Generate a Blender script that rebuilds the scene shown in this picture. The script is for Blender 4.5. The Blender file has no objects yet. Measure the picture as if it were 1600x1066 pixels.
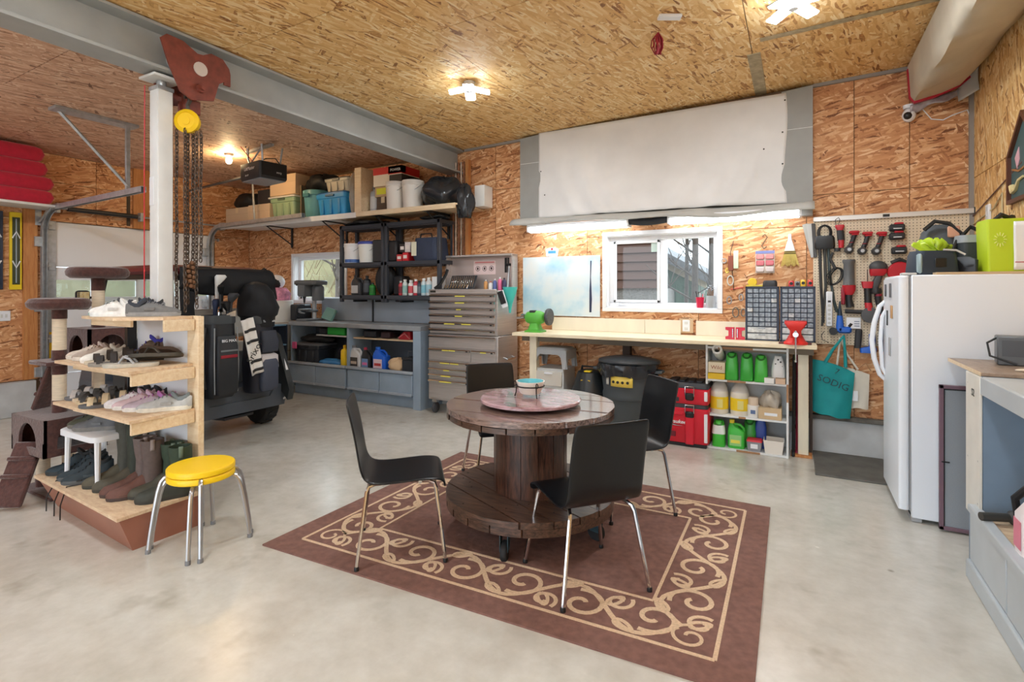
import bpy, math, random
from mathutils import Matrix, Vector
R = math.radians
pi = math.pi
C = bpy.context.scene.collection
random.seed(7)

# ---------------------------------------------------------------- camera, world, light, exposure
sc = bpy.context.scene
cam_d = bpy.data.cameras.new('camera'); cam = bpy.data.objects.new('camera', cam_d); C.objects.link(cam)
cam.location = (0, 0, 1.5); cam.rotation_euler = (R(90), 0, R(28.5))
cam_d.sensor_width = 36; cam_d.lens = 820 / 1600 * 36; cam_d.shift_y = -79 / 1600
cam_d.clip_start = .02
sc.camera = cam
w = bpy.data.worlds.new('world'); sc.world = w; w.use_nodes = True
w.node_tree.nodes['Background'].inputs[0].default_value = (.8, .9, 1, 1)
w.node_tree.nodes['Background'].inputs[1].default_value = 3.4
sc.view_settings.view_transform = 'Standard'
sc.view_settings.look = 'None'
sc.view_settings.exposure = 0.55
sc.view_settings.gamma = 1
sc.view_settings.use_curve_mapping = False
LED_POWER = 130.0       # strength of the star shaped ceiling lamps
TUBE_POWER = 11.0       # strength of the tubes over the workbench
BULB_POWER = 230.0     # strength of the warm bulb over the garage side

def zc(x):             # the ceiling falls slightly towards the garage doors
    return 3.44 + .028 * x

# ---------------------------------------------------------------- materials
MATS = {}
def nd(nt, t, **kw):
    n = nt.nodes.new(t)
    for k, v in kw.items(): setattr(n, k, v)
    return n
def s2l(c):
    return tuple(((x / 255) / 12.92 if x / 255 <= .04045 else ((x / 255 + .055) / 1.055) ** 2.4) for x in c)
def mat(name, rgb, rough=.5, metal=0., amt=0., scale=8., bump=0., spec=.5, stretch=(1, 1, 1), emit=None, alpha=None, coat=0., sheen=0.):
    """plain principled material; rgb is 0-255 sRGB; amt mixes in a noise of darker/lighter tone"""
    if name in MATS: return MATS[name]
    m = bpy.data.materials.new(name); m.use_nodes = True; nt = m.node_tree
    b = nt.nodes['Principled BSDF']; c = s2l(rgb)
    b.inputs['Base Color'].default_value = (*c, 1); b.inputs['Roughness'].default_value = rough
    b.inputs['Metallic'].default_value = metal; b.inputs['Specular IOR Level'].default_value = spec
    if coat: b.inputs['Coat Weight'].default_value = coat; b.inputs['Coat Roughness'].default_value = .15
    if sheen: b.inputs['Sheen Weight'].default_value = sheen
    if emit: b.inputs['Emission Color'].default_value = (*emit[:3], 1); b.inputs['Emission Strength'].default_value = emit[3]
    if alpha is not None:
        b.inputs['Alpha'].default_value = alpha
    if amt or bump:
        tc = nd(nt, 'ShaderNodeTexCoord'); mp = nd(nt, 'ShaderNodeMapping'); mp.inputs['Scale'].default_value = stretch
        nz = nd(nt, 'ShaderNodeTexNoise'); nz.inputs['Scale'].default_value = scale; nz.inputs['Detail'].default_value = 5
        nt.links.new(tc.outputs['Object'], mp.inputs[0]); nt.links.new(mp.outputs[0], nz.inputs['Vector'])
        if amt:
            cr = nd(nt, 'ShaderNodeValToRGB')
            cr.color_ramp.elements[0].position = .3; cr.color_ramp.elements[1].position = .72
            cr.color_ramp.elements[0].color = (*[max(0, x * (1 - amt)) for x in c], 1)
            cr.color_ramp.elements[1].color = (*[min(1, x * (1 + amt * .6)) for x in c], 1)
            nt.links.new(nz.outputs['Fac'], cr.inputs[0]); nt.links.new(cr.outputs[0], b.inputs['Base Color'])
        if bump:
            bp = nd(nt, 'ShaderNodeBump'); bp.inputs['Strength'].default_value = bump; bp.inputs['Distance'].default_value = .01
            nt.links.new(nz.outputs['Fac'], bp.inputs['Height']); nt.links.new(bp.outputs[0], b.inputs['Normal'])
    MATS[name] = m
    return m

def osb(name, stops, k=1.0, along=0.0):
    """oriented strand board: five layers of long flakes, each flake one tone (UV is in metres)"""
    m = bpy.data.materials.new(name); m.use_nodes = True; nt = m.node_tree; L = nt.links.new
    b = nt.nodes['Principled BSDF']; b.inputs['Roughness'].default_value = .62; b.inputs['Specular IOR Level'].default_value = .35
    uv = nd(nt, 'ShaderNodeUVMap'); uv.uv_map = 'UVMap'
    wz = nd(nt, 'ShaderNodeTexNoise'); wz.inputs['Scale'].default_value = 7; wz.inputs['Detail'].default_value = 2
    L(uv.outputs[0], wz.inputs['Vector'])
    mx = nd(nt, 'ShaderNodeVectorMath', operation='MULTIPLY_ADD'); mx.inputs[1].default_value = (.035, .035, 0)
    L(wz.outputs['Color'], mx.inputs[0]); L(uv.outputs[0], mx.inputs[2])
    prev = None
    for i, (ang, sx, sy, thr) in enumerate([(.1, 7, 34, 0), (.5, 8, 46, .42), (-.45, 9, 52, .46), (1.25, 10, 52, .7), (-.1, 6.5, 60, .45), (.85, 12, 62, .66), (-1.0, 12, 70, .72), (.22, 14, 90, .5)]):
        mp = nd(nt, 'ShaderNodeMapping'); mp.vector_type = 'TEXTURE'
        mp.inputs['Rotation'].default_value = (0, 0, ang + along); mp.inputs['Scale'].default_value = (1 / (sx * k), 1 / (sy * k), 1)
        mp.inputs['Location'].default_value = (i * .37, i * .51, 0)
        L(mx.outputs[0], mp.inputs[0])
        v = nd(nt, 'ShaderNodeTexVoronoi'); v.voronoi_dimensions = '2D'; v.inputs['Scale'].default_value = 1
        L(mp.outputs[0], v.inputs['Vector'])
        sp = nd(nt, 'ShaderNodeSeparateColor'); L(v.outputs['Color'], sp.inputs[0])
        if prev is None: prev = sp.outputs[0]; continue
        gt = nd(nt, 'ShaderNodeMath', operation='GREATER_THAN'); gt.inputs[1].default_value = thr; L(sp.outputs[1], gt.inputs[0])
        mi = nd(nt, 'ShaderNodeMix'); mi.data_type = 'FLOAT'
        L(gt.outputs[0], mi.inputs[0]); L(prev, mi.inputs[2]); L(sp.outputs[0], mi.inputs[3]); prev = mi.outputs[0]
    fz = nd(nt, 'ShaderNodeTexNoise'); fz.inputs['Scale'].default_value = 60; fz.inputs['Detail'].default_value = 4
    L(mx.outputs[0], fz.inputs['Vector'])
    ad = nd(nt, 'ShaderNodeMath', operation='MULTIPLY_ADD'); ad.inputs[1].default_value = .22; L(fz.outputs['Fac'], ad.inputs[0])
    sb = nd(nt, 'ShaderNodeMath', operation='SUBTRACT'); sb.inputs[1].default_value = .11; L(prev, sb.inputs[0]); L(sb.outputs[0], ad.inputs[2])
    cr = nd(nt, 'ShaderNodeValToRGB'); e = cr.color_ramp.elements
    while len(e) < len(stops): e.new(.5)
    for q, (p, c) in zip(e, stops): q.position = p; q.color = (*s2l(c), 1)
    L(ad.outputs[0], cr.inputs[0]); L(cr.outputs[0], b.inputs['Base Color'])
    bp = nd(nt, 'ShaderNodeBump'); bp.inputs['Strength'].default_value = .25; bp.inputs['Distance'].default_value = .004
    L(ad.outputs[0], bp.inputs['Height']); L(bp.outputs[0], b.inputs['Normal'])
    return m
OSB_WALL = osb('osb_wall', [(0, (120, 74, 46)), (.05, (162, 106, 68)), (.16, (190, 130, 86)), (.5, (206, 148, 102)), (.8, (220, 168, 122)), (1, (236, 198, 156))], k=.66)
OSB_CEIL = osb('osb_ceiling', [(0, (140, 92, 50)), (.05, (184, 130, 76)), (.16, (218, 170, 108)), (.5, (230, 186, 122)), (.8, (239, 204, 146)), (1, (248, 224, 178))], k=.66, along=1.57)
OSB_PINK = osb('osb_reddish', [(0, (128, 88, 68)), (.05, (164, 120, 94)), (.16, (200, 154, 124)), (.5, (214, 170, 140)), (.8, (226, 188, 158)), (1, (238, 210, 184))], k=.66, along=1.57)

def concrete():
    m = bpy.data.materials.new('polished_concrete'); m.use_nodes = True; nt = m.node_tree; L = nt.links.new
    b = nt.nodes['Principled BSDF']; tc = nd(nt, 'ShaderNodeTexCoord')
    def nz(sc_, det, st=(1, 1, 1)):
        mp = nd(nt, 'ShaderNodeMapping'); mp.inputs['Scale'].default_value = st; L(tc.outputs['Object'], mp.inputs[0])
        n = nd(nt, 'ShaderNodeTexNoise'); n.inputs['Scale'].default_value = sc_; n.inputs['Detail'].default_value = det; n.inputs['Roughness'].default_value = .62
        L(mp.outputs[0], n.inputs['Vector']); return n.outputs['Fac']
    def ramp(f, stops):
        cr = nd(nt, 'ShaderNodeValToRGB'); e = cr.color_ramp.elements
        while len(e) < len(stops): e.new(.5)
        for q, (p, c) in zip(e, stops): q.position = p; q.color = (*s2l(c), 1)
        L(f, cr.inputs[0]); return cr.outputs[0]
    base = ramp(nz(1.1, 7), [(.25, (196, 191, 180)), (.45, (207, 203, 193)), (.6, (214, 211, 202)), (.78, (203, 196, 183))])
    fine = ramp(nz(9, 6), [(.25, (214, 210, 203)), (.7, (255, 255, 255))])
    mu = nd(nt, 'ShaderNodeMix'); mu.data_type = 'RGBA'; mu.blend_type = 'MULTIPLY'; mu.inputs[0].default_value = .55
    L(base, mu.inputs[6]); L(fine, mu.inputs[7])
    spots = ramp(nz(3.1, 3), [(.6, (255, 255, 255)), (.8, (186, 176, 160))])
    m2 = nd(nt, 'ShaderNodeMix'); m2.data_type = 'RGBA'; m2.blend_type = 'MULTIPLY'; m2.inputs[0].default_value = .6
    L(mu.outputs[2], m2.inputs[6]); L(spots, m2.inputs[7])
    vo = nd(nt, 'ShaderNodeTexVoronoi'); vo.inputs['Scale'].default_value = 1.7; vo.inputs['Randomness'].default_value = 1; L(tc.outputs['Object'], vo.inputs['Vector'])
    drops = ramp(vo.outputs['Distance'], [(.03, (150, 142, 128)), (.045, (255, 255, 255))])
    m3 = nd(nt, 'ShaderNodeMix'); m3.data_type = 'RGBA'; m3.blend_type = 'MULTIPLY'; m3.inputs[0].default_value = .7
    L(m2.outputs[2], m3.inputs[6]); L(drops, m3.inputs[7])
    L(m3.outputs[2], b.inputs['Base Color'])
    rr = nd(nt, 'ShaderNodeMapRange'); rr.inputs[3].default_value = .12; rr.inputs[4].default_value = .34
    L(nz(2.2, 5), rr.inputs[0]); L(rr.outputs[0], b.inputs['Roughness'])
    b.inputs['Specular IOR Level'].default_value = .55
    bp = nd(nt, 'ShaderNodeBump'); bp.inputs['Strength'].default_value = .05; L(nz(30, 4), bp.inputs['Height']); L(bp.outputs[0], b.inputs['Normal'])
    return m
FLOOR = concrete()
def wood(name, dark, light, scale=3., stretch=(1, 12, 12), rough=.55, amt=1.):
    m = bpy.data.materials.new(name); m.use_nodes = True; nt = m.node_tree; L = nt.links.new
    b = nt.nodes['Principled BSDF']; b.inputs['Roughness'].default_value = rough
    tc = nd(nt, 'ShaderNodeTexCoord'); mp = nd(nt, 'ShaderNodeMapping'); mp.inputs['Scale'].default_value = stretch
    oi = nd(nt, 'ShaderNodeObjectInfo')
    av = nd(nt, 'ShaderNodeVectorMath', operation='MULTIPLY_ADD'); av.inputs[1].default_value = (7, 5, 3)
    L(oi.outputs['Random'], av.inputs[0]); L(tc.outputs['Object'], av.inputs[2]); L(av.outputs[0], mp.inputs[0])
    n = nd(nt, 'ShaderNodeTexNoise'); n.inputs['Scale'].default_value = scale; n.inputs['Detail'].default_value = 8; n.inputs['Roughness'].default_value = .65
    n.inputs['Distortion'].default_value = .4
    L(mp.outputs[0], n.inputs['Vector'])
    cr = nd(nt, 'ShaderNodeValToRGB'); e = cr.color_ramp.elements; e[0].position = .32; e[1].position = .68
    e[0].color = (*s2l(dark), 1); e[1].color = (*s2l(light), 1); L(n.outputs['Fac'], cr.inputs[0]); L(cr.outputs[0], b.inputs['Base Color'])
    bp = nd(nt, 'ShaderNodeBump'); bp.inputs['Strength'].default_value = .3; bp.inputs['Distance'].default_value = .004
    L(n.outputs['Fac'], bp.inputs['Height']); L(bp.outputs[0], b.inputs['Normal'])
    MATS[name] = m
    return m
PINE = wood('pine_ply', (222, 192, 152), (240, 220, 188), 3, (2, 14, 14))
PINE_TOP = wood('worn_ply_top', (204, 168, 134), (234, 210, 176), 4, (3, 8, 8))
STUD = wood('fir_stud', (176, 108, 56), (206, 146, 88), 3, (14, 14, 1.5))
BENCHTOP = wood('bench_wood', (222, 200, 160), (246, 234, 206), 3, (1.5, 14, 14))
DRUM = wood('drum_wood', (30, 21, 17), (106, 76, 60), 4, (2, 16, 16), rough=.34)
DRUM_TOP = wood('drum_top_wood', (62, 46, 42), (158, 130, 118), 4, (2, 18, 18), rough=.19)
DRUM_V = wood('drum_stave_wood', (26, 16, 13), (98, 62, 46), 4, (16, 16, 2), rough=.35)
for m_, cw, cr_ in ((DRUM_TOP, .8, .1), (DRUM, .3, .2), (FLOOR, .12, .24)):
    m_.node_tree.nodes['Principled BSDF'].inputs['Coat Weight'].default_value = cw; m_.node_tree.nodes['Principled BSDF'].inputs['Coat Roughness'].default_value = cr_
BLACK = mat('black_plastic', (22, 23, 25), .45)
DARK = mat('charcoal_plastic', (48, 50, 54), .55, amt=.15)
GREY = mat('grey_paint', (164, 174, 186), .5, amt=.12, scale=6)
BLUEGREY = mat('bluegrey_paint', (150, 168, 186), .5, amt=.1, scale=5)
STEELGREY = mat('grey_steel_paint', (164, 167, 166), .45, amt=.12, scale=4)
WHITE = mat('white_plastic', (236, 238, 242), .4)
WPAINT = mat('white_paint', (228, 229, 228), .5, amt=.06, scale=7)
CHROME = mat('chrome', (210, 210, 212), .16, 1.)
GALV = mat('galvanised', (186, 190, 194), .4, .55, amt=.2, scale=20)
STAIN = mat('stainless', (196, 190, 186), .36, .6, amt=.12, scale=3, stretch=(1, 1, 30))
RED = mat('red_plastic', (200, 28, 44), .4)
RUST = mat('rust_paint', (128, 62, 48), .6, amt=.3, scale=18, bump=.2)
YELLOW = mat('yellow_plastic', (250, 206, 20), .4)
RUBBER = mat('rubber', (34, 35, 37), .75, amt=.2, scale=30)
CARPET = mat('brown_plush', (82, 48, 42), .95, amt=.35, scale=45, bump=.5, sheen=.4)
SISAL = mat('sisal_rope', (226, 208, 182), .9, amt=.15, scale=14, stretch=(1, 1, 14), bump=.3)
GREEN = mat('green_plastic', (62, 176, 62), .38)
GLASS = None
def glass():
    m = bpy.data.materials.new('window_glass'); m.use_nodes = True; nt = m.node_tree; nt.nodes.clear()
    o = nd(nt, 'ShaderNodeOutputMaterial'); t = nd(nt, 'ShaderNodeBsdfTransparent'); g = nd(nt, 'ShaderNodeBsdfGlossy')
    g.inputs['Roughness'].default_value = .02; mi = nd(nt, 'ShaderNodeMixShader'); mi.inputs[0].default_value = .018
    t.inputs[0].default_value = (.95, .98, .97, 1)
    nt.links.new(t.outputs[0], mi.inputs[1]); nt.links.new(g.outputs[0], mi.inputs[2]); nt.links.new(mi.outputs[0], o.inputs[0])
    return m
GLASS = glass()
def film(name, rgb, a, rough=.15):
    m = mat(name, rgb, rough, alpha=a); return m

# ---------------------------------------------------------------- mesh helpers
I4 = Matrix.Identity(4)
def T(x, y, z): return Matrix.Translation((x, y, z))
def RX(a): return Matrix.Rotation(a, 4, 'X')
def RY(a): return Matrix.Rotation(a, 4, 'Y')
def RZ(a): return Matrix.Rotation(a, 4, 'Z')
def put(o, label, cat, group=None, kind=None):
    if label: o['label'] = label
    if cat: o['category'] = cat
    if group: o['group'] = group
    if kind: o['kind'] = kind
    return o
def thing(name, label, cat, loc=(0, 0, 0), rz=0, group=None):
    o = bpy.data.objects.new(name, None); o.empty_display_size = .05; C.objects.link(o)
    o.location = loc; o.rotation_euler = (0, 0, rz)
    return put(o, label, cat, group)
def copy(o, parent=None, loc=None, rz=None, label=None):
    c = o.copy(); C.objects.link(c)
    if parent is not None: c.parent = parent
    if loc is not None: c.location = loc
    if rz is not None: c.rotation_euler[2] = rz
    if label: c['label'] = label
    for ch in list(o.children): copy(ch, c)
    return c
class B:
    def __init__(s): s.v = []; s.f = []; s.uv = None
    def add(s, vs, fs, M=None):
        n = len(s.v)
        s.v += [tuple(M @ Vector(p)) for p in vs] if M is not None else [tuple(p) for p in vs]
        s.f += [tuple(i + n for i in f) for f in fs]; return s
    def box(s, c, d, b=0., M=None):
        h = [x / 2 for x in d]; b = min(b, *[x * .98 for x in h]) if b else 0
        mm = T(*c) if M is None else M @ T(*c)
        if not b:
            vs = [(sx * h[0], sy * h[1], sz * h[2]) for sx in (-1, 1) for sy in (-1, 1) for sz in (-1, 1)]
            return s.add(vs, [(0, 1, 3, 2), (4, 6, 7, 5), (0, 4, 5, 1), (2, 3, 7, 6), (0, 2, 6, 4), (1, 5, 7, 3)], mm)
        idx = {}; vs = []; S = (-1, 1)
        for sx in S:
            for sy in S:
                for sz in S:
                    sg = (sx, sy, sz)
                    for a in range(3):
                        idx[(sg, a)] = len(vs); vs.append(tuple(sg[k] * (h[k] if k == a else h[k] - b) for k in range(3)))
        fs = []
        for a in range(3):
            p, q = [k for k in range(3) if k != a]
            for sa in S:
                def g(u, v):
                    t = [0, 0, 0]; t[a] = sa; t[p] = u; t[q] = v; return tuple(t)
                fs.append(tuple(idx[(g(u, v), a)] for u, v in ((-1, -1), (1, -1), (1, 1), (-1, 1))))
        for a, c2 in ((0, 1), (0, 2), (1, 2)):
            k = 3 - a - c2
            for sa in S:
                for sc2 in S:
                    def g(u):
                        t = [0, 0, 0]; t[a] = sa; t[c2] = sc2; t[k] = u; return tuple(t)
                    fs.append((idx[(g(-1), a)], idx[(g(1), a)], idx[(g(1), c2)], idx[(g(-1), c2)]))
        for sx in S:
            for sy in S:
                for sz in S: fs.append(tuple(idx[((sx, sy, sz), a)] for a in range(3)))
        return s.add(vs, fs, mm)
    def bx(s, x0, x1, y0, y1, z0, z1, b=0., M=None):
        return s.box(((x0 + x1) / 2, (y0 + y1) / 2, (z0 + z1) / 2), (abs(x1 - x0), abs(y1 - y0), abs(z1 - z0)), b, M)
    def lathe(s, prof, c=(0, 0, 0), n=20, M=None, axis='z'):
        mm = T(*c) if M is None else M @ T(*c)
        if axis == 'x': mm = mm @ RY(pi / 2)
        if axis == 'y': mm = mm @ RX(-pi / 2)
        vs = []; fs = []; k = len(prof)
        for r, z in prof:
            for i in range(n): vs.append((r * math.cos(2 * pi * i / n), r * math.sin(2 * pi * i / n), z))
        for j in range(k - 1):
            for i in range(n):
                fs.append((j * n + i, j * n + (i + 1) % n, (j + 1) * n + (i + 1) % n, (j + 1) * n + i))
        if prof[0][0] > 1e-4: fs.append(tuple(range(n)))
        if prof[-1][0] > 1e-4: fs.append(tuple((k - 1) * n + i for i in range(n)))
        return s.add(vs, fs, mm)
    def cyl(s, p, q, r, r2=None, n=12):
        return s.tube([p, q], [r, r if r2 is None else r2], n)
    def tube(s, pts, r, n=8, closed=False):
        P = [Vector(p) for p in pts]; m = len(P)
        rr = r if isinstance(r, (list, tuple)) else [r] * m
        vs = []; fs = []; up = None
        for i in range(m):
            if closed: t = P[(i + 1) % m] - P[i - 1]
            elif i == 0: t = P[1] - P[0]
            elif i == m - 1: t = P[-1] - P[-2]
            else: t = (P[i + 1] - P[i]).normalized() + (P[i] - P[i - 1]).normalized()
            t = t.normalized() if t.length > 1e-9 else Vector((0, 0, 1))
            if up is None:
                up = Vector((0, 0, 1)) if abs(t.z) < .9 else Vector((1, 0, 0))
            a = (up - t * up.dot(t))
            if a.length < 1e-6: a = t.orthogonal()
            a.normalize(); up = a; bb = t.cross(a)
            for k in range(n):
                an = 2 * pi * k / n; vs.append(P[i] + (a * math.cos(an) + bb * math.sin(an)) * rr[i])
        for i in range(m if closed else m - 1):
            j = (i + 1) % m
            for k in range(n): fs.append((i * n + k, i * n + (k + 1) % n, j * n + (k + 1) % n, j * n + k))
        if not closed: fs += [tuple(range(n)), tuple((m - 1) * n + k for k in range(n))]
        return s.add(vs, fs)
    def prism(s, poly, h, M=None, h0=0.):
        n = len(poly); vs = [(x, y, h0) for x, y in poly] + [(x, y, h) for x, y in poly]
        fs = [tuple(range(n)), tuple(range(n, 2 * n))] + [(i, (i + 1) % n, n + (i + 1) % n, n + i) for i in range(n)]
        return s.add(vs, fs, M)
    def loft(s, rings, M=None, cap=True, closed=True):
        n = len(rings[0]); vs = [p for r in rings for p in r]; fs = []
        for j in range(len(rings) - 1):
            for i in range(n if closed else n - 1):
                fs.append((j * n + i, j * n + (i + 1) % n, (j + 1) * n + (i + 1) % n, (j + 1) * n + i))
        if cap and closed: fs += [tuple(range(n)), tuple((len(rings) - 1) * n + i for i in range(n))]
        return s.add(vs, fs, M)
    def ell(s, c, r, nu=14, nv=8, M=None):
        prof = [(max(math.sin(pi * j / nv), 1e-5), -math.cos(pi * j / nv)) for j in range(nv + 1)]
        mm = (M if M is not None else I4) @ T(*c) @ Matrix.Diagonal((*r, 1))
        return s.lathe(prof, (0, 0, 0), nu, mm)
    def grid(s, fn, nu, nv, M=None):
        vs = [fn(i / nu, j / nv) for j in range(nv + 1) for i in range(nu + 1)]
        fs = [(j * (nu + 1) + i, j * (nu + 1) + i + 1, (j + 1) * (nu + 1) + i + 1, (j + 1) * (nu + 1) + i) for j in range(nv) for i in range(nu)]
        return s.add(vs, fs, M)
    def ring(s, c, r, t, n=20, m=6, M=None):      # torus in local xy
        return s.add(*_torus(r, t, n, m), (M if M is not None else I4) @ T(*c))
    def done(s, name, m, parent=None, label=None, cat=None, loc=None, rz=0, group=None, kind=None, solid=0., sub=0, sharp=42):
        me = bpy.data.meshes.new(name); me.from_pydata(s.v, [], s.f)
        import bmesh
        bm = bmesh.new(); bm.from_mesh(me); bmesh.ops.recalc_face_normals(bm, faces=bm.faces[:]); bm.to_mesh(me); bm.free()
        me.materials.append(m)
        me.shade_smooth(); me.set_sharp_from_angle(angle=R(sharp))
        o = bpy.data.objects.new(name, me); C.objects.link(o)
        if parent is not None: o.parent = parent
        if loc is not None: o.location = loc
        if rz: o.rotation_euler = (0, 0, rz)
        if solid:
            md = o.modifiers.new('solidify', 'SOLIDIFY'); md.thickness = solid; md.offset = 0
        if sub:
            md = o.modifiers.new('subdivision', 'SUBSURF'); md.levels = sub; md.render_levels = sub
        put(o, label, cat, group, kind)
        return o
def _torus(r, t, n, m):
    vs = []; fs = []
    for i in range(n):
        a = 2 * pi * i / n
        for j in range(m):
            b = 2 * pi * j / m; q = r + t * math.cos(b); vs.append((q * math.cos(a), q * math.sin(a), t * math.sin(b)))
    for i in range(n):
        for j in range(m): fs.append((i * m + j, ((i + 1) % n) * m + j, ((i + 1) % n) * m + (j + 1) % m, i * m + (j + 1) % m))
    return vs, fs
def text(s, size, m, parent, loc, rot, name='lettering', depth=.0006, label=None, spacing=1.0, shear=0., bold=0.):
    cu = bpy.data.curves.new('text', 'FONT'); cu.body = s; cu.size = size; cu.align_x = 'CENTER'; cu.align_y = 'CENTER'
    cu.extrude = depth; cu.space_character = spacing; cu.shear = shear; cu.resolution_u = 2; cu.offset = bold
    o = bpy.data.objects.new('text', cu); C.objects.link(o)
    bpy.context.view_layer.update()
    me = bpy.data.meshes.new_from_object(o.evaluated_get(bpy.context.evaluated_depsgraph_get()))
    bpy.data.objects.remove(o); bpy.data.curves.remove(cu)
    me.materials.clear(); me.materials.append(m); me.name = name
    t = bpy.data.objects.new(name, me); C.objects.link(t); t.parent = parent; t.location = loc; t.rotation_euler = rot
    if label: t['label'] = label
    return t
FRONT = (pi / 2, 0, 0)                 # lettering that faces -Y
FACE_X = (pi / 2, 0, pi / 2)           # lettering that faces +X
FACE_NX = (pi / 2, 0, -pi / 2)         # lettering that faces -X
def rbox_pts(w, d, r, n=4):            # rounded rectangle outline
    P = []
    for cx, cy, a0 in ((w / 2 - r, d / 2 - r, 0), (-w / 2 + r, d / 2 - r, pi / 2), (-w / 2 + r, -d / 2 + r, pi), (w / 2 - r, -d / 2 + r, 1.5 * pi)):
        for k in range(n + 1):
            a = a0 + pi / 2 * k / n; P.append((cx + r * math.cos(a), cy + r * math.sin(a)))
    return P
def rloft(levels, n=4):                # stack of rounded rectangles: (z, w, d, r, ox, oy)
    return [[(x + ox, y + oy, z) for x, y in rbox_pts(w_, d_, r_, n)] for z, w_, d_, r_, ox, oy in levels]

# ---------------------------------------------------------------- the room
XL, XR, YB, YF = -8.2, 1.3, 5.72, -3.6
def struct(b, name, m, label, parent=None):
    return b.done(name, m, parent, label, None, kind='structure' if parent is None else None)
def sheet(parent, m, org, ux, uy, w_, h_, tilt=None):
    """one board of the lining: a thin slab with its own UV in metres"""
    ux, uy = Vector(ux), Vector(uy); n = ux.cross(uy); g = .003; t = .011; o = Vector(org)
    P = [o + ux * a + uy * c + n * d for d in (0, t) for a, c in ((g, g), (w_ - g, g), (w_ - g, h_ - g), (g, h_ - g))]
    me = bpy.data.meshes.new('osb_panel')
    fs = [(4, 5, 6, 7), (0, 3, 2, 1), (0, 1, 5, 4), (1, 2, 6, 5), (2, 3, 7, 6), (3, 0, 4, 7)]
    me.from_pydata([tuple(p) for p in P], [], fs)
    uvl = me.uv_layers.new(name='UVMap'); ra, rb = random.random() * 20, random.random() * 20
    for poly in me.polygons:
        for li in poly.loop_indices:
            q = Vector(me.vertices[me.loops[li].vertex_index].co) - o
            uvl.data[li].uv = (q.dot(ux) + ra, q.dot(uy) + rb)
    me.materials.append(m)
    ob = bpy.data.objects.new('osb_panel', me); C.objects.link(ob); ob.parent = parent
    return ob
def clad(parent, m, org, ux, uy, xs, ys_of, holes=()):
    """tile a plane with boards, leaving rectangular holes open"""
    for i in range(len(xs) - 1):
        ys = ys_of(i)
        for j in range(len(ys) - 1):
            rects = [(xs[i], ys[j], xs[i + 1], ys[j + 1])]
            for hx0, hy0, hx1, hy1 in holes:
                nr = []
                for a, b_, c, d in rects:
                    if hx1 <= a or hx0 >= c or hy1 <= b_ or hy0 >= d: nr.append((a, b_, c, d)); continue
                    if hy0 > b_: nr.append((a, b_, c, hy0))
                    if hy1 < d: nr.append((a, hy1, c, d))
                    lo, hi = max(b_, hy0), min(d, hy1)
                    if hx0 > a: nr.append((a, lo, hx0, hi))
                    if hx1 < c: nr.append((hx1, lo, c, hi))
                rects = nr
            for a, b_, c, d in rects:
                o = Vector(org) + Vector(ux) * a + Vector(uy) * b_
                sheet(parent, m, o, ux, uy, c - a, d - b_)
b = B(); b.bx(XL - .2, XR + .2, YF - .2, YB + .2, -.15, 0); floor = struct(b, 'floor', FLOOR, 'polished pale grey concrete floor with stains and drips')
TOP = 3.75
W1 = (-1.89, 1.31, -.71, 2.11); W2 = (-7.08, 1.34, -5.95, 2.04)   # window openings x0,z0,x1,z1
b = B()
for x0, x1, z0, z1 in ((XL - .2, W2[0], 0, TOP), (W2[0], W2[2], 0, W2[1]), (W2[0], W2[2], W2[3], TOP), (W2[2], W1[0], 0, TOP), (W1[0], W1[2], 0, W1[1]), (W1[0], W1[2], W1[3], TOP), (W1[2], XR + .2, 0, TOP)):
    b.bx(x0, x1, YB + .012, YB + .2, z0, z1)
SHEATH = mat('sheathing', (120, 92, 66), .8)
wall_back = struct(b, 'wall_back', SHEATH, 'back wall lined with orange strand board behind the workbench')
xs = [XL, -7.0, -5.78, -4.56, -3.34, -2.12, -.9, .08, .46, .87, XR]
clad(wall_back, OSB_WALL, (0, YB + .012, 0), (1, 0, 0), (0, 0, 1), xs, lambda i: [.33, 2.77, zc(xs[i]) - .0] if i < 7 else [.33, 2.4, zc(xs[i])], (W1, W2))
b = B()
GD = (2.97, 5.12, .0, 2.37)            # garage door opening y0,y1,z0,z1 in the left wall
GD2 = (-.9, 1.9, 0, 2.37)
for y0, y1, z0, z1 in ((YF, GD[0], 0, TOP), (GD[0], GD[1], GD[3], TOP), (GD[1], YB + .2, 0, TOP)): b.bx(XL - .2, XL - .012, y0, y1, z0, z1)
wall_left = struct(b, 'wall_left', SHEATH, 'left wall lined with strand board around the garage door')
clad(wall_left, OSB_WALL, (XL - .012, 0, 0), (0, 1, 0), (0, 0, 1), [YF, -2.4, -1.2, 0, 1.2, 2.4, 3.5, 4.7, YB], lambda i: [.42, 2.86, 3.21], ((GD[0], 0, GD[1], GD[3]),))
b = B(); b.bx(XR + .012, XR + .2, YF, YB + .2, 0, TOP); wall_right = struct(b, 'wall_right', SHEATH, 'right wall lined with golden strand board above the fridge')
clad(wall_right, OSB_CEIL, (XR + .012, 0, 0), (0, -1, 0), (0, 0, 1), [-YB, -5.0, -3.8, -2.6, -1.4, -.2, 1.0, 2.2, -YF], lambda i: [0, 2.44, 3.476])
GF = (-4.6, .4, 2.8)                   # unseen open door added behind the viewer for daylight: x0, x1, height
b = B(); b.bx(XL, GF[0], YF - .2, YF - .012, 0, TOP); b.bx(GF[1], XR, YF - .2, YF - .012, 0, TOP); b.bx(GF[0], GF[1], YF - .2, YF - .012, GF[2], TOP)
wall_front = struct(b, 'wall_front', SHEATH, 'front wall lined with strand board around an added daylight opening behind the viewer')
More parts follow.
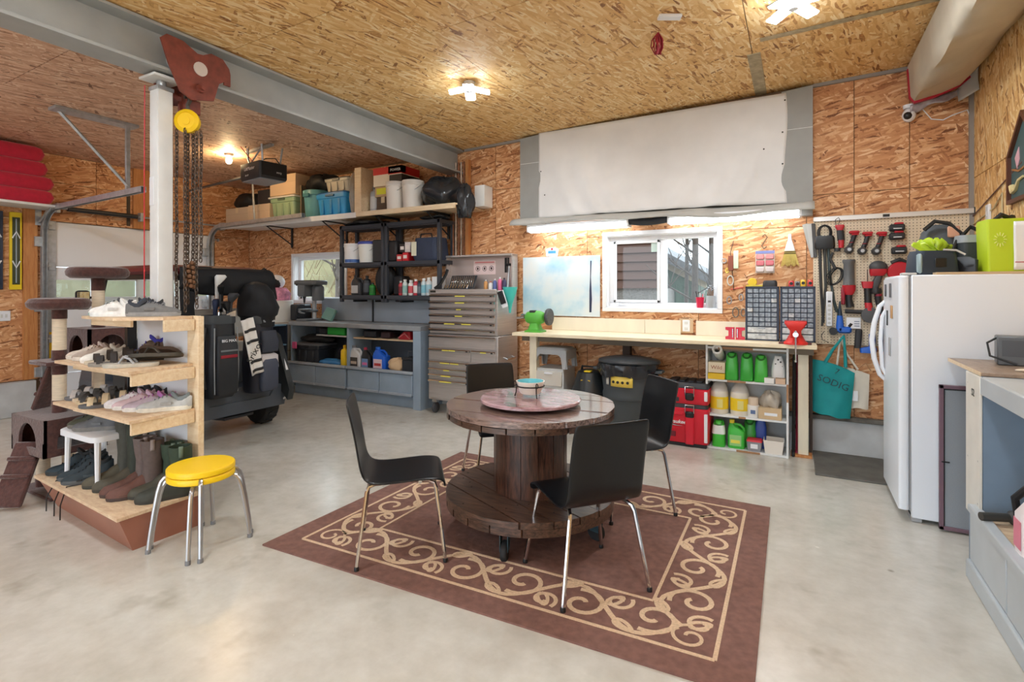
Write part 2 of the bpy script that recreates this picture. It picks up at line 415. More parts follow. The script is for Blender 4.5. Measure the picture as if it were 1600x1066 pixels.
clad(wall_front, OSB_WALL, (0, YF - .012, 0), (-1, 0, 0), (0, 0, 1), [-XR, 0, 1.22, 2.44, 3.66, 4.88, 6.1, 7.3, -XL], lambda i: [0, 2.44, 3.2], ((-GF[1], 0, -GF[0], GF[2]),))
b = B(); cx = [XL - .2, XR + .2]
b.add([(x, y, zc(x) + dz) for dz in (.012, .2) for x, y in ((cx[0], YF - .2), (cx[1], YF - .2), (cx[1], YB + .2), (cx[0], YB + .2))], [(0, 1, 2, 3), (4, 5, 6, 7), (0, 1, 5, 4), (1, 2, 6, 5), (2, 3, 7, 6), (3, 0, 4, 7)])
ceiling = struct(b, 'ceiling', SHEATH, 'strand board ceiling of golden sheets, pinker beyond the beam')
sl = math.hypot(1, .028); uxc = Vector((1, 0, .028)).normalized()
def ceil_run(m, x0s, off):
    for i in range(len(x0s) - 1):
        y = YF + (off if i % 2 else 0) - 1.22
        while y < YB:
            y0, y1 = max(y, YF), min(y + 1.22, YB)
            if y1 - y0 > .02:
                o = Vector((x0s[i], y1, zc(x0s[i]) + .012)); sheet(ceiling, m, o, uxc, (0, -1, 0), (x0s[i + 1] - x0s[i]) * sl, y1 - y0)
            y += 1.22
ceil_run(OSB_PINK, [XL, -6.0, -3.95], .6)
ceil_run(OSB_CEIL, [-3.95, -2.35, -.32, XR], .57)
# concrete curbs under the lining
CURB = mat('curb_concrete', (196, 198, 198), .8, amt=.15, scale=5, bump=.15)
b = B(); b.bx(XL - .05, XL + .07, YF, GD[0] - .12, 0, .41, .006); struct(b, 'trim_1', CURB, 'concrete curb along the foot of the left wall')
b = B(); b.bx(XL, XR, YB - .06, YB + .05, 0, .31, .006); struct(b, 'trim_2', CURB, 'concrete curb along the foot of the back wall')
b = B(); b.bx(XL, XR, YB - .1, YB - .04, .31, .35, .004); struct(b, 'trim_3', mat('sill_plate', (112, 108, 100), .8, amt=.4, scale=12), 'weathered sill plate on top of the back curb')
b = B(); b.bx(XR - .03, XR, YB - .03, YB, 1.9, 3.4); struct(b, 'trim_4', mat('seam_strip', (150, 144, 138), .6), 'grey strip in the corner of back and right walls')
b = B()
for x0, x1 in ((-3.8, -2.94), (.13, XR)): b.add([(x, y, z) for x in (x0, x1) for y, z in ((YB - .025, zc(x) - .03), (YB, zc(x) - .03), (YB, zc(x)), (YB - .025, zc(x)))], [(0, 1, 2, 3), (4, 5, 6, 7), (0, 1, 5, 4), (1, 2, 6, 5), (2, 3, 7, 6), (3, 0, 4, 7)])
struct(b, 'trim_5', mat('seam_strip', (150, 144, 138)), 'grey strip along the top of the back wall')
TAPE = mat('seam_tape', (176, 160, 128), .7, amt=.3, scale=20)
b = B(); b.bx(-.36, -.26, 4.7, YB, zc(-.3) - .006, zc(-.3) + .002); struct(b, 'trim_6', TAPE, 'pale patch strip in the ceiling above the white canvas')
b = B(); b.add([(-.25, 4.43, zc(-.25) - .004), (1.25, 4.43, zc(1.25) - .004), (1.25, 4.5, zc(1.25) - .004), (-.25, 4.5, zc(-.25) - .004)], [(0, 1, 2, 3)]); struct(b, 'trim_7', TAPE, 'pale joint tape across the ceiling near the canvas duct')
# windows
def window(name, W, label, mull, slide):
    x0, z0, x1, z1 = W
    WV = mat('window_vinyl', (236, 236, 238), .35)
    r = bpy.data.objects.new(name, None); C.objects.link(r); r.location = ((x0 + x1) / 2, YB, z0); put(r, label, None, None, 'structure')
    ox = (x0 + x1) / 2; X = lambda x: x - ox; h = z1 - z0; cw = .045
    b = B()   # casing and reveal
    for a, c, d, e in ((x0 - cw, x1 + cw, -cw, 0), (x0 - cw, x1 + cw, h, h + cw), (x0 - cw, x0, 0, h), (x1, x1 + cw, 0, h)):
        b.bx(X(a), X(c), -.018, .012, d, e, .003)
    b.bx(X(x0 - .0), X(x1), .0, .16, -.01, .008); b.bx(X(x0), X(x1), 0, .16, h - .008, h + .01); b.bx(X(x0) - .01, X(x0) + .008, 0, .16, 0, h); b.bx(X(x1) - .008, X(x1) + .01, 0, .16, 0, h)
    b.done('casing', WV, r)
    b = B(); t = .055; y0, y1 = .09, .15
    b.bx(X(x0), X(x1), y0, y1, 0, t, .006); b.bx(X(x0), X(x1), y0, y1, h - t, h, .006); b.bx(X(x0), X(x0) + t, y0, y1, t, h - t, .006); b.bx(X(x1) - t, X(x1), y0, y1, t, h - t, .006)
    if mull: b.bx(X(mull) - .035, X(mull) + .035, y0, y1, t, h - t, .006)
    b.done('frame', WV, r)
    cells = [(x0 + t, mull - .035), (mull + .035, x1 - t)] if mull else [(x0 + t, x1 - t)]
    for k, (a, c) in enumerate(cells):
        g = B(); g.bx(X(a), X(c), .115, .121, t, h - t); g.done('pane', GLASS, r)
        if k == 0 and slide:
            s = B(); q = .03
            for aa, cc, d, e in ((a, c, t, t + q), (a, c, h - t - q, h - t), (a, a + q, t, h - t), (c - q, c, t, h - t)): s.bx(X(aa), X(cc), .08, .11, d, e, .004)
            sash = s.done('sash', WV, r)
            s = B(); s.bx(X(a) + .05, X(a) + .16, .066, .082, .03, .045, .004); s.bx(X(a) + .045, X(a) + .07, .03, .07, .028, .05, .006); s.done('crank_handle', WV, r)
            s = B(); s.bx(X(c) - .1, X(c) - .02, .108, .112, h - t - .13, h - t - .03); s.done('sticker', mat('window_sticker', (196, 214, 206), .5), r)
    return r
window('window_1', W1, 'white two-pane window above the workbench', -1.28, True)
window('window_2', W2, 'white window above the grey bench behind the drill press', None, False)
# ---------------------------------------------------------------- garage doors, beam, column, hoist, lamps
DOORW = mat('door_white', (240, 242, 246), .45)
def garage_door(name, G, label, win):
    y0, y1, _, h = G
    r = bpy.data.objects.new(name, None); C.objects.link(r); r.location = (XL - .05, (y0 + y1) / 2, 0); put(r, label, None, None, 'structure')
    hs = [0, .45, .9, 1.35, 1.8, h] if win else [0, .6, 1.2, 1.8, h]; W = (y1 - y0) / 2
    for k in range(len(hs) - 1):
        a, c = hs[k], hs[k + 1] - .006
        if win and k == 3 - 0 and False: pass
        if win and hs[k] == 1.35:
            b = B(); n = 4; cw = 2 * W / n; m_ = .045
            b.bx(-.02, .03, -W, W, a, a + .05); b.bx(-.02, .03, -W, W, 1.65, c)
            for i in range(n + 1):
                y = -W + i * cw; b.bx(-.02, .03, max(-W, y - m_), min(W, y + m_), a + .05, 1.65)
            s = b.done('door_section', DOORW, r)
            for i in range(n):
                f = B(); f.bx(.0, .006, -W + i * cw + m_, -W + (i + 1) * cw - m_, a + .05, 1.65); f.done('pane', GLASS, s)
                f = B(); ya, yb = -W + i * cw + m_, -W + (i + 1) * cw - m_
                for p in ((ya, yb, a + .045, a + .065), (ya, yb, 1.635, 1.655), (ya, ya + .02, a + .05, 1.65), (yb - .02, yb, a + .05, 1.65)): f.bx(.028, .04, *p)
                f.done('window_bead', WHITE, s)
        else:
            b = B(); b.bx(-.02, .03, -W, W, a, c, .004)
            s = b.done('door_section', DOORW, r)
            if k == 2 and win:
                f = B(); f.bx(.03, .055, -.12, .12, 1.2, 1.26, .006); f.done('lift_handle', BLACK, s)
    for y in (-W + .06, W - .06):
        b = B(); b.bx(.03, .05, y - .04, y + .04, 0, h); b.done('edge_strip', GALV, r)
    for z in (.45, .9, 1.35, 1.8, h - .06):
        for y in (-W + .05, W - .05):
            b = B(); b.bx(.05, .075, y - .035, y + .035, z - .05, z + .05, .004); b.tube([(.07, y, z), (.07, y + (-.1 if y < 0 else .1), z)], .01); b.lathe([(.001, 0), (.024, 0), (.024, .02), (.001, .02)], (.07, y + (-.1 if y < 0 else .08), z), 10, axis='y'); b.done('hinge_roller', GALV, r)
    if win:
        b = B(); b.bx(.051, .054, -W + .03, -W + .13, .62, .98); b.done('warning_label', YELLOW, r)
    return r
garage_door('door_1', GD, 'white sectional garage door with a row of windows on the left wall', True)
# second opening, seen only as a short piece of the track, keeps a closed wall
def jamb(y, label, lab):
    b = B(); b.bx(XL - .012, XL + .03, y - .07, y + .07, .42, 2.5, .004); return struct(b, lab, STUD, label)
jamb(GD[0] - .16, 'fir jamb board left of the garage door', 'trim_8')
b = B(); b.bx(XL - .01, XL + .04, 3.93, 4.13, 2.37, 3.3, .004); struct(b, 'trim_9', STUD, 'upright fir plank above the garage door carrying the spring')
b = B(); b.bx(XL - .01, XL + .012, 3.86, 3.9, 2.4, 3.3); struct(b, 'trim_10', mat('dark_gap', (80, 66, 52), .8), 'dark batten beside the fir plank above the door')
# vertical and curved tracks of the garage door
def track(y, xend, label):
    t = thing('door_track', label, 'door track', (XL, y, 0))
    prof = [(.05, 0, .05), (.05, 0, 2.2)] + [(.05 + .3 * (1 - math.cos(a)), 0, 2.2 + .3 * math.sin(a)) for a in [pi / 2 * k / 7 for k in range(1, 8)]] + [(xend - XL, 0, 2.54)]
    b = B()
    for dy in (-.024, .024):
        pts = [(x, dy, z) for x, _, z in prof]
        rings = []
        for i, p in enumerate(pts):
            q = pts[min(i + 1, len(pts) - 1)]; o = pts[max(i - 1, 0)]; tv = Vector(q) - Vector(o); tv.normalize(); n = Vector((tv.z, 0, -tv.x))
            P = Vector(p); rings.append([P + n * .028 + Vector((0, .004, 0)), P + n * .028 - Vector((0, .004, 0)), P - n * .028 - Vector((0, .004, 0)), P - n * .028 + Vector((0, .004, 0))])
        b.loft(rings)
    rings = []
    for i, p in enumerate(prof):
        q = prof[min(i + 1, len(prof) - 1)]; o = prof[max(i - 1, 0)]; tv = Vector(q) - Vector(o); tv.normalize(); n = Vector((tv.z, 0, -tv.x)); P = Vector(p)
        rings.append([P - n * .026 + Vector((0, -.024, 0)), P - n * .026 + Vector((0, .024, 0)), P - n * .031 + Vector((0, .024, 0)), P - n * .031 + Vector((0, -.024, 0))])
    b.loft(rings)
    b.done('rail', GALV, t)
    for z in (.5, 1.3, 2.1): b = B(); b.bx(-.01, .06, -.09, -.02, z - .06, z + .06, .004); b.done('wall_bracket', GALV, t)
    return t
t1 = track(2.93, -5.9, 'galvanised garage door track left of the steel post, hung from the ceiling')
b = B()   # hanger: an upright and a diagonal of punched angle
b.bx(1.98, 2.01, -.02, .02, 2.55, zc(-6.2) - .0, .002); b.done('hanger_upright', GALV, t1)
b = B(); b.tube([(2.0, 0, 2.6), (1.9, -.55, zc(-6.2) - .02)], .016, 4); b.done('hanger_diagonal', GALV, t1)
b = B(); b.bx(1.86, 2.02, -.62, .1, zc(-6.2) - .03, zc(-6.2) - .0); b.done('hanger_top', GALV, t1)
t2 = track(5.0, -6.0, 'galvanised garage door track under the high shelf of totes')
b = B(); b.tube([(1.16, 0, 2.5), (1.1, 0, zc(-7) - .03)], .014, 6); b.done('hanger_upright', GALV, t2)
sp = thing('torsion_spring', 'dark torsion spring shaft above the garage door', 'spring', (XL + .09, 0, 2.53))
b = B(); b.tube([(0, 3.0, 0), (0, 5.3, 0)], .013); b.done('shaft', GALV, sp)
b = B(); b.tube([(0, 3.15, 0), (0, 3.95, 0)], .03, 10); b.tube([(0, 4.1, 0), (0, 4.5, 0)], .012, 8); b.done('coil', mat('dark_spring', (66, 66, 68), .5, .6), sp)
for y in (3.05, 4.0, 5.2): b = B(); b.bx(-.09, .03, y - .02, y + .02, -.06, .06, .004); b.done('bearing_plate', GALV, sp)
# opener and its rail
op = thing('door_opener', 'black and grey garage door opener hung from the ceiling', 'door opener', (-5.85, 4.28, 2.86), R(-8))
b = B(); b.loft(rloft([(0, .46, .34, .03, 0, 0), (.02, .48, .36, .03, 0, 0), (.2, .48, .36, .03, 0, 0)])); b.done('housing', DARK, op)
b = B(); b.box((0, 0, -.004), (.44, .32, .012), .004); b.done('light_cover', mat('frost_grey', (150, 156, 166), .4), op)
b = B()
b.box((.243, 0, .11), (.006, .3, .16)); b.done('black_front', BLACK, op)
text('LiftMaster', .06, WHITE, op, (0, -.183, .13), FRONT)
text('3/4 HP', .03, WHITE, op, (-.06, -.183, .05), FRONT)
text('MYQ', .03, WHITE, op, (.248, .06, .08), FACE_X)
b = B()
for px, py in ((-.16, -.1), (.16, -.1), (.16, .12)):
    b.tube([(px, py, .19), (px * 1.1, py * 1.2, zc(-5.85) - 2.86)], .013, 4)
b.tube([(-.16, -.1, .2), (.17, -.1, zc(-5.85) - 2.87)], .012, 4)
b.done('hanger', GALV, op)
b = B(); b.box((0, -.06, zc(-5.85) - 2.88), (.62, .04, .03)); b.done('ceiling_angle', GALV, op)
b = B(); b.tube([(-.24, 0, .12), (-2.28, .06, .15)], .018, 6); b.done('rail', mat('rail_dark', (92, 94, 98), .4, .6), op)
b = B(); b.tube([(-.1, -.12, .2), (-.16, -.12, .28), (-.1, -.14, .34), (-.05, -.16, .5), (-.1, -.18, .4 + .0)], .007, 5); b.tube([(.2, .1, .2), (.18, .05, .27), (.05, 0, .28), (-.05, -.1, .2)], .007, 5); b.done('cord', BLACK, op)
b = B(); b.tube([(-.05, -.1, .22), (-.1, -.2, .36), (-.22, -.24, .5), (-.2, -.26, .52)], .004, 4); b.done('wire', RED, op)
# steel beam (I section) along Y and column
BXC = -3.93
def ibeam():
    b = B(); w_, h0, h1 = .11, zc(BXC) - .31, zc(BXC) - .005; tf = .02; tw = .01
    poly = [(-w_, h0), (w_, h0), (w_, h0 + tf), (tw, h0 + tf + .012), (tw, h1 - tf - .012), (w_, h1 - tf), (w_, h1), (-w_, h1), (-w_, h1 - tf), (-tw, h1 - tf - .012), (-tw, h0 + tf + .012), (-w_, h0 + tf)]
    b.prism(poly, YB - YF, T(BXC, YB, 0) @ RX(pi / 2)); return b
ibeam().done('steel_beam', STEELGREY, None, 'grey painted steel I-beam running under the ceiling', 'beam', kind='structure')
col = thing('steel_column', 'white painted square steel column rising behind the shoe rack', 'column', (-3.97, 2.09, 0))
b = B(); b.box((0, 0, 1.46), (.105, .105, 2.92), .006); b.done('tube', WPAINT, col)
b = B(); b.box((0, 0, 2.925), (.115, .115, .03), .004); b.tube([(0, 0, 2.93), (0, 0, 2.985)], .03, 10); b.done('jack_screw', GALV, col)
b = B(); b.box((0, 0, 2.995), (.2, .2, .018), .003); b.done('cap_plate', WPAINT, col)
b = B(); b.box((0, 0, .01), (.22, .22, .02), .003); b.done('base_plate', WPAINT, col)
b = B(); b.box((-.02, -.054, 2.2), (.05, .004, .2)); b.done('sticker', WHITE, col)
b = B(); b.tube([(-.08, -.07, 2.95), (-.075, -.075, 2.2), (-.085, -.07, 1.4), (-.08, -.075, .4)], .004, 5); b.done('red_wire', RED, col)
bz = zc(BXC) - .31
tr = thing('beam_trolley', 'rust red beam trolley clamped on the steel beam above the hoist', 'trolley', (BXC, 2.24, bz))
side = [(-.25, .2), (-.21, .24), (-.1, .235), (-.03, .2), (.0, .185), (.04, .19), (.1, .225), (.19, .215), (.24, .16), (.25, .12), (.25, .03), (.2, .03), (.2, .05), (.16, .02), (.12, -.12), (-.04, -.16), (-.12, -.12), (-.2, .05)]
for sx in (-1, 1):
    b = B(); b.prism([(x, y) for x, y in side], .014, T(sx * .125, 0, 0) @ RZ(pi / 2) @ RX(pi / 2)); pl = b.done('side_plate', RUST, tr)
    b = B(); b.lathe([(.05, 0), (.05, .006), (.001, .006)], (0, 0, 0), 18, T(sx * .125 + (.014 if sx > 0 else -.02), .02, .08) , 'x'); b.done('wheel_hub', mat('hub_pale', (206, 196, 190), .5), pl)
    b = B(); b.lathe([(.035, 0), (.03, .03), (.016, .03), (.016, .05), (.001, .05)], (0, 0, 0), 14, T(sx * .13, .02, -.06) @ (I4 if sx > 0 else RZ(pi)), 'x'); b.done('bolt', RUST, pl)
    for y in (-.14, .15):
        b = B(); b.lathe([(.001, 0), (.05, 0), (.055, .012), (.04, .03), (.001, .03)], (0, 0, 0), 16, T(sx * .11, y, .075) @ (RZ(pi) if sx > 0 else I4), 'x'); b.done('wheel', GALV, pl)
b = B(); b.tube([(-.13, .02, -.06), (.13, .02, -.06)], .016, 10); b.box((0, .02, -.14), (.09, .07, .12), .01); b.box((.05, .02, -.18), (.02, .1, .1), .004); b.box((-.05, .02, -.18), (.02, .1, .1), .004); b.done('yoke', RUST, tr)
ho = thing('chain_hoist', 'yellow chain hoist with hanging dark chains by the steel column', 'hoist', (BXC + .06, 2.215, 2.72))
b = B(); b.lathe([(.001, -.05), (.05, -.05), (.075, -.035), (.085, 0), (.085, .02), (.06, .035), (.058, .03), (.03, .03), (.03, .035), (.001, .035)], (0, 0, 0), 24, RZ(R(-55)), 'x'); b.done('body', YELLOW, ho)
b = B(); b.tube([(0, 0, .08), (0, 0, .12), (.03, 0, .15), (.02, 0, .2), (-.02, 0, .2), (-.03, 0, .17)], .014, 8); b.done('hook', mat('hook_steel', (90, 84, 80), .5, .7), ho)
CHAIN = mat('chain_steel', (92, 78, 68), .45, .6, amt=.4, scale=14)
def chain(x, y, z0, z1, r=.017, wob=0.):
    b = B(); z = z0; k = 0; L = r * 2.1
    while z > z1:
        a = 0 if k % 2 else pi / 2; cxx = x + wob * math.sin(k * .31); ring = []
        for q in range(8):
            an = 2 * pi * q / 8; u = r * .62 * math.cos(an); v = r * 1.25 * math.sin(an); ring.append((cxx + u * math.cos(a + .4), y + u * math.sin(a + .4), z - r + v))
        b.tube(ring, r * .26, 4, closed=True); z -= L * .78; k += 1
    return b
for cxo, cyo, zb, wo in ((-.05, -.05, -1.36, .004), (.02, -.03, -1.36, .003), (-.02, .05, -1.0, .004), (.04, .04, -1.33, .003), (.06, .06, -.98, .005), (.0, .0, -1.3, .003)):
    chain(cxo, cyo, -.06, zb, wob=wo).done('chain', CHAIN, ho)
b = B()
for k in range(26):
    a = k * 1.3; b.ell((.01 + .025 * math.cos(a), .01 + .025 * math.sin(a), -1.02 - k * .007), (.016, .016, .016), 6, 4)
b.done('chain_knot', mat('rusty_chain', (120, 84, 58), .6, .4), ho)
# lamps
LED = mat('led_white', (255, 255, 255), .5, emit=(.84, .93, 1, LED_POWER))
LEDB = mat('lamp_body', (225, 225, 225), .4)
def star(x, y, rz, label, group=None):
    t = thing('star_lamp', label, 'ceiling lamp', (x, y, zc(x)), rz, group)
    b = B(); b.lathe([(.001, 0), (.05, 0), (.05, -.05), (.03, -.09), (.001, -.09)], (0, 0, 0), 16); b.done('lamp_base', LEDB, t)
    for k in range(4):
        M_ = RZ(k * pi / 2) @ T(.11, 0, -.075) @ RY(R(12))
        b = B(); b.box((0, 0, -.006), (.14, .085, .012), .005, M_); b.done('led_panel', LED, t)
        b = B(); b.box((0, 0, .005), (.15, .095, .01), .003, M_); b.done('heat_sink', LEDB, t)
    return t
star(-2.58, 3.95, R(28.5), 'star shaped white LED ceiling lamp nearest the steel beam')
star(-.02, 3.92, R(50), 'star shaped white LED ceiling lamp at the top right')
for x, y, lb in ((-2.58, 1.0, 'added unseen star LED lamp on the ceiling overhead, left of the viewer'), (0, 1.0, 'added unseen star LED lamp on the ceiling straight above the viewer'), (-2.58, -2.0, 'added unseen star LED lamp behind the viewer on the beam side'), (0, -2.0, 'added unseen star LED lamp behind the viewer on the fridge side'), (-6.2, 1.2, 'added unseen star LED lamp on the garage side level with the viewer'), (-6.2, -1.8, 'added unseen star LED lamp on the garage side behind the viewer')):
    star(x, y, .4, lb)  # lamps out of view, added to brighten the room evenly
hb = thing('bulb_lamp', 'bare glowing warm bulb on the ceiling above the garage side', 'bulb', (-6.43, 4.2, zc(-6.43)))
b = B(); b.lathe([(.001, 0), (.055, 0), (.05, -.03), (.025, -.045), (.001, -.045)], (0, 0, 0), 16); b.done('holder', LEDB, hb)
b = B(); b.ell((0, 0, -.085), (.038, .038, .045)); b.done('bulb', mat('bulb_glow', (255, 230, 190), .5, emit=(1, .72, .38, BULB_POWER)), hb)
TUBE = mat('tube_glow', (255, 255, 255), .5, emit=(.9, .96, 1, TUBE_POWER))
for x0, x1, z, lab in ((-2.76, -1.56, 2.2, 'left fluorescent batten under the grey box'), (-1.16, .04, 2.2, 'right fluorescent batten under the grey box')):
    t = thing('tube_lamp', lab, 'tube lamp', ((x0 + x1) / 2, 5.5, z))
    L_ = (x1 - x0) / 2
    b = B(); b.box((0, 0, .045), (2 * L_, .12, .03), .004); b.box((-L_ + .012, 0, .01), (.024, .13, .07), .004); b.box((L_ - .012, 0, .01), (.024, .13, .07), .004); b.done('housing', WHITE, t)
    for x in (-L_ * .6, L_ * .6): b = B(); b.bx(x - .02, x + .02, .0, .215, .05, .075, .003); b.done('wall_bracket', GALV, t)
    b = B(); b.loft([[(x, .06 * math.cos(a), .03 - .06 * math.sin(a)) for a in [pi * k / 8 for k in range(9)]] for x in (-L_ + .025, L_ - .025)], closed=True); b.done('diffuser', TUBE, t)
# ---------------------------------------------------------------- outdoors
b = B(); b.bx(-40, 40, -40, 60, -.5, -.25); b.done('ground', mat('outdoor_ground', (160, 154, 140), .95, amt=.25, scale=.6), None, 'dry pale ground outside the building', None, kind='structure')
nb = thing('neighbour_house', 'brown sided house wall on a grey foundation outside window above workbench', 'house', (-3.85, 9.4, 0))
b = B(); b.bx(-3.2, 1.75, .02, 3, -.25, 1.54); b.done('foundation', mat('pebbled_foundation', (128, 122, 118), .9, amt=.35, scale=40), nb)
SID = mat('brown_siding', (88, 58, 46), .6)
for k in range(14):
    b = B(); z = 1.54 + k * .16; b.add([(x, y, zz) for x in (-3.25, 1.8) for y, zz in ((-.03, z), (0, z + .16), (.06, z + .16), (.06, z))], [(0, 1, 2, 3), (4, 5, 6, 7), (0, 1, 5, 4), (1, 2, 6, 5), (3, 0, 4, 7)]); b.done('siding_board', SID, nb)
sh = thing('garden_shed', 'green board shed with pale fascia and grey roof outside right window pane', 'shed', (-.7, 10.5, 0))
GS = mat('green_siding', (76, 96, 80), .7)
b = B(); b.prism([(-3.3, -.25), (-.95, -.25), (-.95, 1.63), (-3.3, 2.88)], 2.5, RX(pi / 2) @ T(0, 0, -2.5)); b.done('wall', GS, sh)
for k in range(16):
    b = B(); b.bx(-3.2 + k * .14, -3.185 + k * .14, -.012, .0, -.2, 1.6); b.done('batten', mat('green_batten', (60, 78, 64), .7), sh)
b = B(); b.prism([(-3.3, 2.86), (-.8, 1.53), (-.8, 1.66), (-3.3, 2.99)], .05, RX(pi / 2)); b.done('fascia', mat('tan_fascia', (180, 168, 148), .7), sh)
b = B(); b.prism([(-3.3, 2.99), (-.7, 1.61), (-.5, 1.66), (-3.3, 3.24)], 2.8, RX(pi / 2) @ T(0, 0, -2.6)); b.done('roof', mat('grey_shingle', (104, 102, 104), .9, amt=.3, scale=14), sh)
BARK = mat('bark', (92, 82, 76), .9, amt=.35, scale=18, stretch=(1, 1, .3))
def tree(x, y, h, r, label, seed, spread=1.):
    rd = random.Random(seed); t = thing('bare_tree', label, 'tree', (x, y, -.25))
    b = B(); b.tube([(0, 0, 0), (.03, 0, h * .5), (-.02, 0, h)], [r, r * .8, r * .45], 8); b.done('trunk', BARK, t)
    for k in range(9):
        z = h * (.25 + .07 * k); a = rd.uniform(0, 2 * pi); L_ = rd.uniform(.6, 1.5) * spread; b = B()
        e = (L_ * math.cos(a), L_ * math.sin(a) * .6, z + rd.uniform(.4, 1.2)); m_ = (e[0] * .5, e[1] * .5, z + .2)
        b.tube([(0, 0, z), m_, e], [r * .35, r * .25, r * .1], 5)
        for q in range(3): b.tube([m_, (m_[0] + rd.uniform(-.5, .5), m_[1], m_[2] + rd.uniform(.3, .8))], [r * .15, r * .05], 4)
        b.done('branch', BARK, t)
tree(-1.5, 8.3, 5, .035, 'thin pale bare trunk outside the right window pane', 1, .5)
tree(-1.33, 8.0, 5, .055, 'thick grey bare trunk outside the right window pane', 2, .7)
tree(-1.12, 8.1, 5, .05, 'dark bare trunk near the right edge of the window above workbench', 3, .4)
tree(-9.6, 9.0, 5, .09, 'bare tree outside the window behind the drill press', 4)
b = B(); rd = random.Random(5)
for k in range(420):
    x = rd.uniform(-16, -7); y = rd.uniform(10.5, 13); z = rd.uniform(-.2, 2.2); a = rd.uniform(0, 2 * pi); L_ = rd.uniform(.5, 1.3)
    b.tube([(x, y, z), (x + L_ * math.cos(a) * .5, y, z + L_ * .6)], [.018, .006], 3)
b.done('brush', mat('dry_brush', (120, 104, 78), .9), None, 'dry tan brush beyond the window behind the drill press', 'brush', kind='stuff')
b = B(); b.add([(-22, 14, -.3), (-6, 14, -.3), (-6, 15, 3.0), (-22, 15, 3.2), (-22, 20, -.3), (-6, 20, -.3)], [(0, 1, 2, 3), (3, 2, 5, 4), (0, 3, 4), (1, 5, 2), (0, 4, 5, 1)]); b.done('bank', mat('dry_bank', (122, 114, 84), .95, amt=.3, scale=1.6), None, 'dry grassy bank beyond the brush', None, kind='structure')
b = B(); b.bx(-30, -22, -6, 14, -.25, 2.2); b.done('far_hedge', mat('straw_field', (120, 114, 92), .95, amt=.3, scale=.8), None, 'pale straw coloured bank seen through garage door windows', None, kind='structure')
va = thing('parked_van', 'pale blue vehicle parked outside the garage door windows', 'vehicle', (-11.8, 3.4, -.25), R(0))
b = B(); b.loft(rloft([(.3, 1.8, 1.5, .15, 0, 0), (1.1, 1.8, 1.6, .2, 0, 0), (1.3, 1.5, 1.45, .2, 0, 0), (1.78, 1.2, 1.2, .2, 0, 0)])); b.done('body', mat('van_blue', (120, 160, 172), .3), va)
b = B(); b.bx(.55, .76, -.55, .55, 1.35, 1.68, .03); b.done('windscreen', mat('van_glass', (110, 150, 160), .1), va)
for x in (-.6, .6):
    for y in (-.72, .72):
        b = B(); b.lathe([(.001, -.09), (.3, -.09), (.33, -.05), (.33, .05), (.3, .09), (.001, .09)], (x, y, .33), 16, axis='y'); b.done('wheel', RUBBER, va)
# ---------------------------------------------------------------- rug
RQ = [(-2.76, 2.01), (-.139, 2.107), (-.16, 4.02), (-2.73, 4.04)]; RW, RD = 2.6, 1.98
def rugp(x, y):
    u, v = x / RW, y / RD
    p = [(1 - u) * (1 - v), u * (1 - v), u * v, (1 - u) * v]
    return (sum(a * q[0] for a, q in zip(p, RQ)) + 1.45, sum(a * q[1] for a, q in zip(p, RQ)) - 3.03)
RUGM = mat('rug_brown', (128, 92, 82), .95, amt=.22, scale=26, bump=.35)
RUGE = mat('rug_edge', (88, 54, 46), .95, amt=.2, scale=40)
RUGL = mat('rug_cream', (218, 188, 156), .95, amt=.18, scale=90, bump=.3)
rug = thing('area_rug', 'brown rug with cream scroll border under the spool table and chairs', 'rug', (-1.45, 3.03, 0))
b = B(); n = 12
o = [rugp(x, y) for x, y in [(RW * i / n, 0) for i in range(n)] + [(RW, RD * i / n) for i in range(n)] + [(RW - RW * i / n, RD) for i in range(n)] + [(0, RD - RD * i / n) for i in range(n)]]
b.prism(o, .009); b.done('field', RUGM, rug)
RZC = [0]
def ribbon(pts, wd, name, z=.0105):
    RZC[0] += 1; z = .0104 + .00022 * (RZC[0] % 9)
    P = [Vector(rugp(*p)) for p in pts]; vs = []; m = len(P)
    for i, p in enumerate(P):
        t = (P[min(i + 1, m - 1)] - P[max(i - 1, 0)]); t.normalize(); nn = Vector((-t.y, t.x)) * wd / 2
        vs += [(p.x + nn.x, p.y + nn.y, z), (p.x - nn.x, p.y - nn.y, z), (p.x + nn.x, p.y + nn.y, .006), (p.x - nn.x, p.y - nn.y, .006)]
    fs = []
    for i in range(m - 1):
        a, c = 4 * i, 4 * i + 4; fs += [(a, a + 1, c + 1, c), (a, c, c + 2, a + 2), (a + 1, a + 3, c + 3, c + 1)]
    fs += [(0, 2, 3, 1), (4 * m - 4, 4 * m - 3, 4 * m - 1, 4 * m - 2)]
    bb = B(); bb.add(vs, fs); return bb.done(name, RUGL, rug)
for ins, wd in ((.15, .018), (.46, .016)):
    q = [(ins, ins), (RW - ins, ins), (RW - ins, RD - ins), (ins, RD - ins)]
    for i in range(4):
        a, c = q[i], q[(i + 1) % 4]; ribbon([(a[0] + (c[0] - a[0]) * k / 8, a[1] + (c[1] - a[1]) * k / 8) for k in range(9)], wd, 'border_line')
for i in range(4):
    q = [(.008, .008), (RW - .008, .008), (RW - .008, RD - .008), (.008, RD - .008)]; a, c = q[i], q[(i + 1) % 4]
